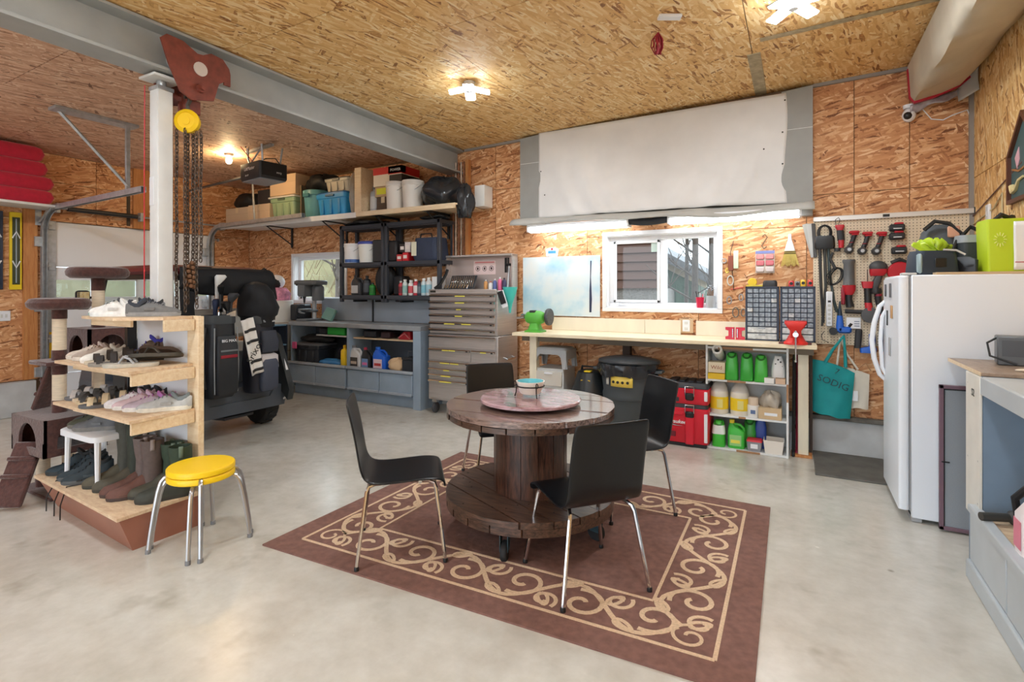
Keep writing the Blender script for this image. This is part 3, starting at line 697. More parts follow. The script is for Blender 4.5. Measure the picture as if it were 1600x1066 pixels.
def motif(org, dx, dy, L):             # one stretch of the border: s along, t across (0 is the band's middle)
    def W(s, t): return (org[0] + dx[0] * s + dy[0] * t, org[1] + dx[1] * s + dy[1] * t)
    N = max(1, round(L / .62)); P = L / N
    for k in range(N):
        s0 = k * P
        ribbon([W(s0 + P * q / 20, .125 * math.sin(2 * pi * q / 20)) for q in range(21)], .025, 'vine')
        for (sc_, tc_, up) in ((.27, -.015, 1), (.77, .015, -1)):
            c = (s0 + P * sc_ + .04, tc_ * 1.4); pts = []
            for q in range(26):
                f = q / 25; r = .118 * (1 - f) + .022 * f; a = up * (pi * .62 - f * 2 * pi * 1.18); pts.append(W(c[0] + r * math.cos(a), c[1] + r * math.sin(a)))
            ribbon(pts, .024, 'scroll')
            c = (s0 + P * sc_ - .135, tc_ * 2 + up * -.045); pts = []
            for q in range(22):
                f = q / 21; r = .07 * (1 - f) + .016 * f; a = up * (-pi * .2 + f * 2 * pi * 1.05); pts.append(W(c[0] + r * math.cos(a), c[1] + r * math.sin(a)))
            ribbon(pts, .02, 'scroll')
        for sl_, tl_, an in ((.5, .03, 1.0), (.02, -.03, -1.0), (.6, -.075, -.5), (.12, .085, .6)):
            pts = []
            for q in range(15):
                f = q / 14; a = 2 * pi * f; x = .05 * (1 - math.cos(a)); y = .024 * math.sin(a) * (1.2 - .5 * (1 - math.cos(a)) / 2)
                pts.append(W(s0 + P * sl_ + x * math.cos(an) - y * math.sin(an), tl_ + x * math.sin(an) + y * math.cos(an)))
            ribbon(pts, .018, 'leaf')
mid = .305
motif((.32, mid), (1, 0), (0, 1), RW - .64)
motif((.32, RD - mid), (1, 0), (0, -1), RW - .64)
motif((mid, RD - .32), (0, -1), (1, 0), RD - .64)
motif((RW - mid, .32), (0, 1), (-1, 0), RD - .64)
for cx_, cy_, a0 in ((.26, .26, .2), (RW - .26, .26, 1.8), (RW - .26, RD - .26, 3.4), (.26, RD - .26, 5.)):
    ribbon([(cx_ + (.085 - .0026 * q) * math.cos(a0 + q * .3), cy_ + (.085 - .0026 * q) * math.sin(a0 + q * .3)) for q in range(26)], .016, 'scroll')

# ---------------------------------------------------------------- cable drum table
tb = thing('spool_table', 'dark wooden cable spool used as a round table on casters', 'table', (-1.475, 2.955, 0))
def strip(a, c, r, n=7):
    a = max(a, -r * .999); c = min(c, r * .999); t0, t1 = math.asin(a / r), math.asin(c / r)
    A = [(r * math.cos(t0 + (t1 - t0) * k / n), r * math.sin(t0 + (t1 - t0) * k / n)) for k in range(n + 1)]
    return A + [(-x, y) for x, y in reversed(A)]
def disc(r, z0, z1, ang, n, m, rnd):
    for k in range(n):
        a = -r + 2 * r * k / n; c = a + 2 * r / n
        b = B(); b.prism([(x, y) for x, y in strip(a + .0045, c - .0045, r + rnd.uniform(-.006, .003))], z1 + rnd.uniform(-.003, .001), RZ(ang), z0)
        b.done('plank', m, tb)
rd = random.Random(3)
disc(.525, .762, .795, R(4), 7, DRUM_TOP, rd); disc(.52, .727, .76, R(94), 7, DRUM, rd)
disc(.525, .232, .268, R(-24), 7, DRUM, rd); disc(.52, .185, .23, R(66), 7, DRUM, rd)
for k in range(14):
    a0, a1 = 2 * pi * k / 14 + .008, 2 * pi * (k + 1) / 14 - .008; r1 = .228 + rd.uniform(-.003, .003)
    b = B(); b.prism([(.2 * math.cos(a0), .2 * math.sin(a0)), (r1 * math.cos(a0), r1 * math.sin(a0)), (r1 * 1.01 * math.cos((a0 + a1) / 2), r1 * 1.01 * math.sin((a0 + a1) / 2)), (r1 * math.cos(a1), r1 * math.sin(a1)), (.2 * math.cos(a1), .2 * math.sin(a1))], .735, None, .265); b.done('stave', DRUM_V, tb)
b = B()
for k in range(26):
    a = k * 2.4; r_ = .28 + .22 * ((k * 7) % 10) / 10; b.lathe([(.007, 0), (.006, .004), (.001, .004)], (r_ * math.cos(a), r_ * math.sin(a), .266), 6)
b.done('nail_heads', mat('nail', (60, 56, 54), .4, .8), tb, kind='stuff')
for k in range(4):
    a = R(-83) + k * pi / 2; x, y = .42 * math.cos(a), .42 * math.sin(a)
    b = B(); b.box((0, 0, .178), (.08, .07, .012), .002); b.bx(-.024, -.02, -.03, .03, .06, .175); b.bx(.02, .024, -.03, .03, .06, .175); c = b.done('caster', mat('caster_teal_steel', (70, 96, 106), .4, .5), tb, loc=(x, y, 0), rz=.3 + k)
    b = B(); b.lathe([(.001, -.017), (.05, -.017), (.056, -.01), (.056, .01), (.05, .017), (.001, .017)], (0, 0, .056), 18, axis='x'); b.done('wheel', RUBBER, c)
ls = thing('lazy_susan', 'round purple-stained wooden turntable on the spool table', 'turntable', (-1.46, 2.93, .795))
SUS = wood('susan_wood', (128, 84, 82), (206, 174, 182), 3, (2, 5, 5), rough=.22)
b = B(); b.lathe([(.001, .014), (.29, .014), (.312, .022), (.312, .036), (.306, .042), (.001, .042)], n=48); b.done('disc', SUS, ls)
SUS.node_tree.nodes['Principled BSDF'].inputs['Coat Weight'].default_value = .7
b = B(); b.lathe([(.001, 0), (.15, 0), (.15, .014), (.001, .014)], n=24); b.done('bearing', DARK, ls)
bo = thing('bowl_on_stand', 'white bowl with turquoise inside on a black iron stand', 'bowl', (-1.46, 2.93, .837))
b = B(); b.lathe([(.001, .022), (.058, .022), (.066, .03), (.085, .085), (.09, .1), (.083, .1), (.077, .085), (.058, .034), (.001, .03)], n=28); b.done('bowl', mat('bowl_cream', (230, 222, 210), .3), bo)
b = B(); b.lathe([(.001, .0315), (.056, .036), (.0775, .09), (.082, .1005), (.0805, .1012), (.075, .088), (.054, .038), (.001, .034)], n=28); b.done('glaze', mat('turquoise_glaze', (108, 196, 208), .2), bo)
IRON = mat('wrought_iron', (40, 34, 32), .5, .6)
b = B(); b.ring((0, 0, .07), .086, .004, 28); b.done('ring', IRON, bo)
for k in range(3):
    a = R(200) + k * 2 * pi / 3; q = (math.cos(a), math.sin(a))
    b = B(); b.tube([(q[0] * .088, q[1] * .088, .07), (q[0] * .09, q[1] * .09, .03), (q[0] * .098, q[1] * .098, .003)], .004, 6)
    b.tube([(q[0] * (.1 + .014 * math.cos(t)), q[1] * (.1 + .014 * math.cos(t)), .082 + .014 * math.sin(t)) for t in [pi * 2 * j / 10 for j in range(10)]], .003, 5, True); b.done('leg', IRON, bo)

# ---------------------------------------------------------------- chairs
CHB = mat('chair_black', (15, 17, 21), .3, amt=.08, scale=30, spec=.42)
prof = [(.235, .395), (.236, .412), (.228, .435), (.2, .447), (.14, .452), (.06, .447), (-.04, .44), (-.12, .438), (-.17, .446), (-.2, .468), (-.216, .51), (-.226, .57), (-.24, .66), (-.262, .77), (-.285, .858), (-.288, .872)]
def chair(loc, ang, label):
    t = thing('dining_chair', label, 'chair', loc, ang, 'black chairs around the spool table')
    b = B(); n = len(prof) - 1; m = 10; vs = []; fs = []
    for i, (x, z) in enumerate(prof):
        hw = .215
        if i >= n - 1: hw = .198 if i == n else .212
        if i <= 1: hw = .198 if i == 0 else .212
        for j in range(m + 1):
            s = -1 + 2 * j / m; bow = (.016 * (1 - s * s)) if i > 9 else 0; dip = -.008 * (1 - s * s) if 3 < i < 8 else 0
            vs.append((x - bow, s * hw * (1 - (.03 if i > 9 else 0)), z + dip))
    for i in range(n):
        for j in range(m): fs.append((i * (m + 1) + j, i * (m + 1) + j + 1, (i + 1) * (m + 1) + j + 1, (i + 1) * (m + 1) + j))
    b.add(vs, fs); b.done('seat_shell', CHB, t, solid=.012, sub=1, sharp=70)
    for sx, sy in ((1, 1), (1, -1), (-1, 1), (-1, -1)):
        x0, x1 = sx * .17, sx * .235; y0, y1 = sy * .15, sy * .238
        b = B(); b.tube([(x0 * .3, y0, .425), (x0 * .85, y0 + sy * .01, .425), (x0 + sx * .008, y0 + sy * .022, .415), (x0 + sx * .018, y0 + sy * .03, .39), (x1, y1, .012)], .0105, 8); l = b.done('leg', CHROME, t)
        b = B(); b.lathe([(.013, 0), (.014, .012), (.011, .022)], (x1, y1, .0), 10); b.done('foot_cap', BLACK, l)
    b = B()
    for x in (.1, -.1): b.tube([(x, -.17, .424), (x, .17, .424)], .0105, 8)
    b.done('cross_tube', CHROME, t)
    return t
RUGZ = .0095
chair((-2.03, 2.39, RUGZ), R(40), 'black chair left of the spool table, seen from its side')
chair((-.975, 2.585, RUGZ), R(139), 'black chair nearest the viewer, its back turned to us')
chair((-1.04, 3.57, RUGZ), R(225), 'black chair right of the spool table beside the red toolboxes')
chair((-2.09, 3.62, RUGZ), R(315), 'black chair behind the spool table in front of the tool chest')

# ---------------------------------------------------------------- stacked stools
STL = mat('brushed_steel', (186, 186, 188), .3, 1.)
def stool(z, rz, label):
    t = thing('stacking_stool', label, 'stool', (-3.11, 1.86, 0), rz, 'yellow stacking stools')
    b = B(); b.lathe([(.001, .395 + z), (.172, .395 + z), (.178, .4 + z), (.179, .425 + z), (.174, .431 + z), (.14, .433 + z), (.001, .43 + z)], n=36); b.done('seat', YELLOW, t)
    for k in range(4):
        a = k * pi / 2 + pi / 4; q = lambda r, zz: (r * math.cos(a), r * math.sin(a), zz)
        b = B(); b.tube([q(.1, .39 + z), q(.16, .388 + z), q(.183, .382 + z), q(.2, .36 + z), q(.215, .31 + z * .9), q(.236, .2 + z * .5), q(.252, .1), q(.262, .008)], .0125, 8); l = b.done('leg', STL, t)
        b = B(); b.lathe([(.015, 0), (.015, .02), (.012, .024)], q(.262, 0), 10); b.done('foot_cap', mat('foot_grey', (120, 120, 122), .6), l)
stool(0, R(0), 'lower yellow stool of the stacked pair beside the shoe rack')
stool(.038, R(13), 'upper yellow stool of the stacked pair beside the shoe rack')

# ---------------------------------------------------------------- shoe rack
sr = thing('shoe_rack', 'plywood shoe rack with a brown base built around the steel column', 'shoe rack', (-3.36, 2.0, 0))
OX, OY = 3.36, -2.0
def L2(x, y): return (x + OX, y + OY)
BASEM = mat('brown_laminate', (158, 104, 84), .4, amt=.1, scale=4)
bt = [(-4.62, 1.63), (-3.362, 1.545), (-3.355, 1.988), (-4.62, 1.988)]; bb_ = [(-4.52, 1.7), (-3.364, 1.615), (-3.357, 1.99), (-4.52, 1.99)]
b = B(); b.loft([[(*L2(x, y), 0) for x, y in bb_], [(*L2(x, y), .195) for x, y in bt]]); b.done('base', BASEM, sr)
b = B(); b.prism([L2(x, y) for x, y in [(-4.66, 1.62), (-3.355, 1.53), (-3.345, 1.99), (-4.66, 1.99)]], .215, None, .196); b.done('base_top', PINE_TOP, sr)
SH = [(.745, [(-4.43, 1.64), (-3.375, 1.6), (-3.4, 1.99), (-4.43, 1.99)]), (1.03, [(-4.38, 1.63), (-3.38, 1.6), (-3.42, 1.99), (-4.38, 1.99)]), (1.335, [(-4.08, 1.66), (-3.6, 1.62), (-3.4, 1.8), (-3.42, 1.99), (-4.08, 1.99)])]
for z, q in SH:
    b = B(); b.prism([L2(*p) for p in q], z, None, z - .018); b.done('shelf', PINE_TOP, sr)
    b = B(); x0, y0 = L2(-3.39, 1.62 if z < 1.2 else 1.8); x1, y1 = L2(-3.41, 1.985); b.bx(x0 - .018, x0, y0, y1, z - .09, z - .019, .002); b.done('end_rail', PINE, sr)
    b = B(); x0, y0 = L2(-4.3 if z < 1.2 else -4.05, 1.7); b.bx(x0, x0 + .78 - (.3 if z > 1.2 else 0), y0, y0 + .018, z - .06, z - .019, .002); b.done('front_rail', PINE, sr)
b = B(); b.bx(*[v for v in (-3.485 + OX, -3.365 + OX)], 1.992 + OY, 2.03 + OY, 0, 1.335, .002); b.done('end_post', PINE, sr)
b = B(); b.bx(-4.1 + OX, -3.49 + OX, 2.0 + OY, 2.012 + OY, .22, 1.315); b.done('back_panel', WHITE, sr)
b = B()
for z in (.1, .45, .9, 1.2): b.lathe([(.006, 0), (.001, .003)], (-3.42 + OX, 1.992 + OY, z), 8, RX(pi / 2) if False else None)
b = B(); b.bx(-4.15 + OX, -4.11 + OX, 1.94 + OY, 2.0 + OY, .22, 1.31, .003); b.done('inner_post', BLACK, sr)

# ---------------------------------------------------------------- footwear
def lerp(tab, t):
    for (a, va), (c, vc) in zip(tab, tab[1:]):
        if t <= c: f = (t - a) / (c - a); f = f * f * (3 - 2 * f) * .5 + f * .5; return va + (vc - va) * f
    return tab[-1][1]
WID = [(0, .3), (.04, .62), (.12, .78), (.3, .76), (.45, .8), (.66, 1.), (.8, .96), (.92, .66), (1, .18)]
def outline(L, W, n=14):
    A = [(L * i / n, lerp(WID, i / n) * W / 2) for i in range(n + 1)]
    return A + [(x, -y) for x, y in reversed(A)]
SHC = {}
def cm(rgb, rough=.7): return mat('shoe_%d_%d_%d' % rgb, rgb, rough, amt=.15, scale=40)
def footwear(kind, loc, ang, label, up, so, L=.285, W=.1, acc=None, tilt=0., z_shaft=.36, name=None, side=1, group=None):
    cat = {'sneaker': 'shoe', 'flip': 'flip-flop', 'sandal': 'sandal', 'boot': 'boot', 'low': 'shoe', 'slip': 'slipper'}[kind]
    name = name or {'sneaker': 'sneaker', 'flip': 'flip_flop', 'sandal': 'sandal', 'boot': 'rubber_boot', 'low': 'ankle_boot', 'slip': 'clog'}[kind]
    t = thing(name, label, cat, loc, ang, group)
    if tilt: t.rotation_euler = (tilt, 0, ang)
    st = .026 if kind in ('sneaker', 'low', 'slip') else (.022 if kind != 'boot' else .03)
    b = B(); O = outline(L, W)
    b.loft([[(x - L / 2, y, z) for x, y in [(p[0] * s + L / 2 * (1 - s), p[1] * s) for p in O]] for z, s in ((0, .97), (st * .5, 1.), (st, .985))]); b.done('sole', cm(so), t)
    M_ = T(-L / 2, 0, 0)
    if kind in ('sneaker', 'low', 'slip'):
        top = .055 if kind == 'low' else 0
        H = [(0, .06 + top), (.08, .075 + top), (.22, .056 + top), (.36, .062 + top), (.46, .078 + top * .5), (.58, .062), (.75, .042), (.9, .034), (1, .012)]
        rings = []
        for i in range(17):
            f = i / 16; w_ = lerp(WID, f) * W * .47; h = lerp(H, f)
            squash = 1 - .35 * max(0, 1 - f / .5)
            ring = [(L * f, w_ * math.cos(a) * (1 - (1 - squash) * max(0, math.sin(a)) ** 1.5), st * .7 + h * max(0, math.sin(a)) ** .75) for a in [pi * k / 10 for k in range(11)]]
            rings.append(ring)
        b = B(); b.loft(rings, M_); b.done('upper', cm(up), t)
        zt = st + .064 + top
        b = B(); cx_ = L * .21
        b.loft([[(cx_ + r * L * .155 * math.cos(a), r * W * .25 * math.sin(a), z_ + .012 * math.cos(2 * a) + (.012 if math.cos(a) > .3 else 0)) for a in [2 * pi * k / 14 for k in range(14)]] for r, z_ in ((1.12, zt - .02), (1.12, zt - .001), (.95, zt + .004), (.8, zt - .004), (.6, zt - .02))], M_)
        b.done('collar', cm(acc or (50, 50, 54)), t)
        if kind == 'sneaker' or kind == 'low':
            b = B()
            for k in range(4):
                f = .45 + .07 * k; z_ = st * .7 + lerp(H, f) + .003; w_ = W * .2
                b.tube([(L * f - L / 2, -w_, z_ - .012), (L * (f + .01) - L / 2, 0, z_), (L * f - L / 2, w_, z_ - .012)], .0035, 4)
            b.done('laces', cm((236, 236, 232) if kind == 'sneaker' and sum(up) > 250 else (40, 40, 44)) if acc is None else cm(acc), t)
            for s in (1, -1):
                b = B(); b.box((L * .45, s * W * .43, st + .022), (L * .2, .006, .018), .002, M_ @ T(0, 0, 0)); b.done('side_stripe', cm(tuple(int(min(255, c * .7 + 40)) for c in up)), t)
    elif kind == 'flip':
        b = B(); f = .72
        for s in (1, -1): b.tube([(L * .42, s * W * .38, st), (L * .5, s * W * .36, st + .03), (L * .62, s * W * .2, st + .042), (L * f, 0, st)], .007, 6)
        b.v = [(x - L / 2, y, z) for x, y, z in b.v]; b.done('thong_strap', cm(up), t)
    elif kind == 'sandal':
        for f0, hh in ((.18, .075), (.5, .065), (.76, .045)):
            b = B(); w_ = lerp(WID, f0) * W * .5
            b.loft([[(L * f0 + dx, w_ * math.cos(a), st * .8 + hh * math.sin(a) + dr * math.sin(a)) for dx, dr in ((-.016, 0), (.016, 0), (.016, .005), (-.016, .005))] for a in [pi * k / 10 for k in range(11)]], M_)
            b.done('strap', cm(up), t)
        b = B(); b.loft([[(L * .02 + .004 * k, y_, st + z_) for y_, z_ in ((-W * .3, 0), (-W * .28, .06), (W * .28, .06), (W * .3, 0))] for k in (0, 2)], M_); b.done('heel_strap', cm(acc or up), t)
    elif kind == 'boot':
        H = [(0, .1), (.1, .11), (.3, .12), (.45, .1), (.6, .066), (.78, .05), (.92, .042), (1, .016)]
        rings = []
        for i in range(15):
            f = i / 14; w_ = lerp(WID, f) * W * .5; h = lerp(H, f)
            rings.append([(L * f, w_ * math.cos(a), st * .7 + h * max(0, math.sin(a)) ** .7) for a in [pi * k / 10 for k in range(11)]])
        b = B(); b.loft(rings, M_); b.done('foot', cm(acc or up), t)
        b = B(); cx_ = L * .22; lv = []
        for z, rx, ry, dx in ((.07, .062, .045, 0), (.12, .056, .043, -.004), (.2, .055, .046, -.006), (z_shaft * .75, .062, .054, -.004), (z_shaft, .066, .058, 0), (z_shaft, .058, .05, 0), (z_shaft - .06, .054, .046, 0)):
            lv.append([(cx_ + dx + rx * math.cos(a), ry * math.sin(a), z) for a in [2 * pi * k / 16 for k in range(16)]])
        b.loft(lv, M_); b.done('shaft', cm(up), t)
        for s in (1, -1):
            b = B(); b.grid(lambda u, v: (cx_ - .012 + .024 * u - L / 2, s * (.059 + .003 * math.sin(pi * v)), z_shaft - .06 + .07 * v), 2, 5); b.done('pull_loop', cm(tuple(min(255, c + 50) for c in up)), t, solid=.003)
    return t
S1, S2, S3, S0 = 1.336, 1.031, .746, .216
# top shelf
footwear('sneaker', (-3.62, 1.86, S1), R(50), 'grey trainer with toe to the right, front right of the top rack shelf', (112, 112, 112), (150, 150, 150), acc=(46, 50, 60), L=.3)
footwear('sneaker', (-3.76, 1.92, S1), R(40), 'grey hiking shoe just behind the grey trainer on the top rack shelf', (100, 102, 106), (120, 120, 122), acc=(60, 70, 90), L=.3)
footwear('sneaker', (-3.80, 1.72, S1), R(215), 'white leather trainer in the middle of the top rack shelf', (236, 234, 230), (238, 238, 236), acc=(226, 224, 220))
footwear('sneaker', (-3.94, 1.77, S1), R(212), 'white golf shoe with green sole edge on the top rack shelf', (240, 240, 236), (120, 190, 170), acc=(70, 70, 74))
footwear('slip', (-4.0, 1.92, S1), R(250), 'grey slip-on shoe standing at left end of the top rack shelf', (138, 140, 144), (226, 226, 224), L=.26)
footwear('slip', (-3.9, 1.93, S1), R(245), 'grey slip-on shoe behind the white golf shoe on the top rack shelf', (126, 128, 132), (226, 226, 224), L=.26)
# second shelf
footwear('sneaker', (-4.28, 1.8, S2), R(230), 'beige trainer at left end of the second rack shelf', (206, 192, 178), (222, 214, 202), acc=(190, 170, 160))
footwear('sneaker', (-4.16, 1.78, S2), R(225), 'taupe trainer beside the beige trainer on the second rack shelf', (176, 158, 144), (220, 210, 198), acc=(150, 130, 118))
footwear('slip', (-4.02, 1.76, S2), R(255), 'white canvas shoe on the second rack shelf', (238, 232, 222), (236, 230, 220), L=.25, acc=(200, 190, 176))
footwear('sandal', (-3.9, 1.74, S2), R(250), 'tan and black sandal in the middle of the second rack shelf', (60, 50, 44), (206, 190, 166), L=.26)
footwear('low', (-3.86, 1.92, S2), R(235), 'brown shoe with blue laces at back of second rack shelf', (112, 94, 80), (60, 52, 46), acc=(60, 60, 170), L=.27)
footwear('sandal', (-3.76, 1.70, S2), R(240), 'grey soled sandal with dark strap on the second rack shelf', (52, 46, 44), (150, 142, 132), L=.26)
footwear('flip', (-3.6, 1.72, S2), R(232), 'off-white flip-flop with grey strap at right front of second rack shelf', (170, 172, 176), (196, 190, 176), L=.29, W=.11)
footwear('flip', (-3.56, 1.84, S2 + .045), R(232), 'large dark flip-flop lying over the pale one on second rack shelf', (62, 54, 44), (72, 66, 56), L=.3, W=.12, tilt=.25)
footwear('flip', (-3.68, 1.92, S2 + .06), R(200), 'brown flip-flop leaning against the white panel on second rack shelf', (60, 42, 36), (84, 66, 54), L=.29, W=.12, tilt=.7)
# third shelf
footwear('sneaker', (-3.5, 1.86, S3), R(232), 'light grey running shoe at right end of the third rack shelf', (186, 188, 188), (232, 228, 214), acc=(120, 130, 134), L=.3)
footwear('sneaker', (-3.6, 1.83, S3), R(232), 'grey running shoe with purple laces on the third rack shelf', (192, 176, 190), (236, 234, 230), acc=(176, 110, 176), L=.3)
footwear('sneaker', (-3.71, 1.82, S3), R(232), 'pale pink running shoe beside the purple laced one on third rack shelf', (216, 190, 196), (238, 236, 232), acc=(206, 170, 190), L=.29)
footwear('sneaker', (-3.81, 1.82, S3), R(230), 'white knitted running shoe in the middle of third rack shelf', (232, 228, 232), (240, 238, 236), acc=(196, 170, 186), L=.29)
footwear('sandal', (-3.95, 1.74, S3), R(235), 'beige and grey sandal in front on the third rack shelf', (206, 186, 152), (96, 96, 98), acc=(90, 80, 70))
footwear('sandal', (-4.08, 1.76, S3), R(215), 'black strapped beige sandal on the third rack shelf', (56, 54, 52), (212, 192, 156))
footwear('slip', (-3.84, 1.94, S3), R(215), 'black rubber clog at the back of third rack shelf', (38, 46, 48), (34, 38, 40), L=.28)
footwear('slip', (-3.98, 1.95, S3), R(210), 'second black rubber clog, behind the beige sandals', (36, 42, 44), (30, 34, 36), L=.28)
footwear('sandal', (-4.2, 1.8, S3), R(225), 'dark sandal with pale edge at left of third rack shelf', (70, 66, 62), (220, 204, 176))
footwear('sandal', (-4.32, 1.8, S3), R(222), 'grey and white sandal at left end of third rack shelf', (196, 190, 186), (110, 112, 116), acc=(70, 72, 76))
# floor level of the rack
ss = thing('side_table', 'white plastic shelf table with shoes on it inside the rack', 'table', (-4.2, 1.82, S0))
b = B(); b.loft(rloft([(.3, .5, .3, .06, 0, 0), (.335, .5, .3, .06, 0, 0), (.342, .48, .28, .06, 0, 0)])); b.done('top', WHITE, ss)
for sx in (-1, 1):
    for sy in (-1, 1):
        b = B(); b.tube([(sx * .21, sy * .11, 0), (sx * .2, sy * .105, .31)], [.014, .02], 8); b.done('leg', WHITE, ss)
ZT = S0 + .343
footwear('low', (-4.16, 1.78, ZT), R(222), 'grey hiking shoe at right on the white shelf table', (104, 106, 110), (128, 126, 122), acc=(70, 74, 80))
footwear('low', (-4.28, 1.8, ZT), R(222), 'olive hiking boot in the middle of the white shelf table', (72, 74, 58), (120, 116, 108), acc=(40, 42, 36))
footwear('low', (-4.36, 1.86, ZT), R(222), 'dark hiking boot at the back of the white shelf table', (54, 58, 54), (112, 110, 106), acc=(36, 38, 38))
footwear('low', (-4.5, 1.77, S0), R(232), 'blue-black leather ankle boot at left end of rack base', (36, 52, 60), (52, 56, 58), acc=(30, 34, 36))
footwear('low', (-4.4, 1.8, S0), R(232), 'second blue-black ankle boot under the white shelf table', (34, 48, 56), (50, 54, 56), acc=(30, 34, 36))
footwear('low', (-4.3, 1.76, S0), R(234), 'black ankle boot with grey toe under the white shelf table', (40, 52, 58), (90, 94, 96), acc=(28, 32, 34))
footwear('low', (-4.19, 1.74, S0), R(234), 'black ankle boot with trailing lace on rack base', (38, 50, 56), (88, 92, 94), acc=(28, 32, 34))
footwear('boot', (-4.0, 1.79, S0), R(245), 'tall camouflage green rubber boot left of its twin', (70, 70, 62), (62, 62, 54), acc=(86, 80, 64), z_shaft=.45, L=.3)
footwear('boot', (-3.87, 1.79, S0), R(245), 'tall dark green rubber boot beside the camouflage one', (50, 56, 46), (62, 60, 52), acc=(82, 76, 62), z_shaft=.47, L=.3)
footwear('boot', (-3.73, 1.77, S0), R(245), 'brown leather cowboy boot with pale pull loop', (106, 92, 88), (70, 56, 52), acc=(98, 64, 54), z_shaft=.34, L=.3)
footwear('boot', (-3.63, 1.76, S0), R(245), 'brown leather cowboy boot nearest the rack front edge', (96, 82, 78), (70, 56, 52), acc=(104, 68, 58), z_shaft=.34, L=.3)
footwear('boot', (-3.55, 1.84, S0), R(245), 'green rain boot with black cuff at the rack end', (50, 66, 50), (58, 58, 52), acc=(78, 76, 64), z_shaft=.31, L=.3, W=.11)
footwear('boot', (-3.43, 1.82, S0), R(245), 'green rain boot with black cuff half hidden by yellow stool', (46, 62, 46), (54, 54, 50), acc=(60, 62, 54), z_shaft=.31, L=.3, W=.11)
b = B()
for x0, y0, dx in ((-4.36, 1.64, 0), (-4.25, 1.63, .03), (-4.16, 1.62, .05)):
    b = B(); b.tube([(x0 + .1, y0 + .06, S0 + .03), (x0 + .02, y0 + .02, S0 + .012), (x0 - .02, y0 - .0, S0 + .004), (x0 - .04 + dx, y0 - .045, .12), (x0 - .03 + dx, y0 - .05, .03)], .004, 5)
    b.done('shoe_lace', BLACK, None, {0: 'leftmost black lace hanging over the rack base edge', .03: 'middle black lace hanging over the rack base edge', .05: 'rightmost black lace hanging over the rack base edge'}[dx], 'lace')

# ---------------------------------------------------------------- cat tree
ct = thing('cat_tree', 'brown plush cat tree with sisal posts left of the shoe rack', 'cat tree', (-4.86, 1.83, 0))
def ctp(x, y): return (x + 4.86, y - 1.83)
def box_open(x0, x1, y0, y1, z0, z1, name):
    root = None
    b = B(); b.bx(x0, x1, y0, y1, z1 - .02, z1, .01); b.bx(x0, x1, y0, y1, z0, z0 + .02, .01); root = b.done(name, CARPET, ct)
    def wall(M_, w_, h_, r):
        n = 20; O = []; A = []
        ar = [(r * math.cos(pi * k / 12), .08 + max(0, (h_ - .08 - r - .05)) + r * math.sin(pi * k / 12)) for k in range(13)] + [(-r + 2 * r * k / 8, .05) for k in range(9)]
        for (x, y) in ar:
            a = math.atan2(y - h_ / 2, x); c, s = math.cos(a), math.sin(a); k_ = min((w_ / 2) / abs(c) if abs(c) > 1e-6 else 9, (h_ / 2) / abs(s) if abs(s) > 1e-6 else 9); O.append((c * k_, h_ / 2 + s * k_)); A.append((x, y))
        corners = [(w_ / 2, h_), (-w_ / 2, h_), (-w_ / 2, 0), (w_ / 2, 0)]
        for cx_, cy_ in corners:
            j = min(range(len(O)), key=lambda q: (O[q][0] - cx_) ** 2 + (O[q][1] - cy_) ** 2); O[j] = (cx_, cy_)
        bb = B(); bb.loft([[(x, y, 0) for x, y in A], [(x, y, 0) for x, y in O], [(x, y, .02) for x, y in O], [(x, y, .02) for x, y in A], [(x, y, 0) for x, y in A]], M_, cap=False); bb.done('side_wall', CARPET, root)
    w_, d_, h_ = x1 - x0, y1 - y0, z1 - z0
    wall(T((x0 + x1) / 2, y0 + .02, z0) @ RX(pi / 2), w_, h_, min(w_, .5) * .28)
    wall(T(x1 - .02, (y0 + y1) / 2, z0) @ RZ(pi / 2) @ RX(pi / 2), d_, h_, d_ * .3)
    b = B(); b.bx(x0, x0 + .02, y0, y1, z0, z1); b.bx(x0, x1, y1 - .02, y1, z0, z1); b.done('back_wall', CARPET, root)
    return root
x, y = ctp(-4.9, 1.9)
b = B(); b.bx(x - .26, x + .26, y - .2, y + .34, 0, .025, .008); b.done('base_board', CARPET, ct)
def post(px, py, z0, z1, sleeves=()):
    b = B(); b.tube([(px, py, z0), (px, py, z1)], .043, 14); o = b.done('sisal_post', SISAL, ct)
    for a, c in sleeves:
        b = B(); b.tube([(px, py, a), (px, py, c)], .047, 14); b.done('plush_sleeve', CARPET, o)
P1 = ctp(-4.81, 1.82); P2 = ctp(-4.98, 2.14); P3 = ctp(-5.02, 1.8); P4 = ctp(-4.66, 1.98)
box_open(P1[0] - .25, P1[0] + .27, P1[1] - .19, P1[1] + .19, .34, .6, 'lower_cube')
post(*P1, .6, 1.36, ((.6, .69), (.88, 1.06), (1.29, 1.37)))
post(P3[0], P3[1], .025, .34, ((.02, .1),)); post(P4[0], P4[1], .025, .34, ((.25, .34),)); post(P1[0] - .16, P1[1] + .12, .02, .34)
b = B(); b.lathe([(.001, 0), (.16, 0), (.185, .02), (.19, .05), (.17, .078), (.13, .085), (.1, .07), (.001, .065)], (P1[0] + .0, P1[1], 1.36), 22); b.done('round_bed', CARPET, ct)
b = B(); b.bx(P1[0] - .18, P1[0] + .12, P1[1] - .12, P1[1] + .1, .955, .985, .008); b.done('step_board', CARPET, ct)
post(*P2, .6, .92); box_open(P2[0] - .2, P2[0] + .2, P2[1] - .15, P2[1] + .17, .92, 1.2, 'upper_cube')
post(*P2, 1.2, 1.6, ((1.2, 1.27), (1.5, 1.6)))
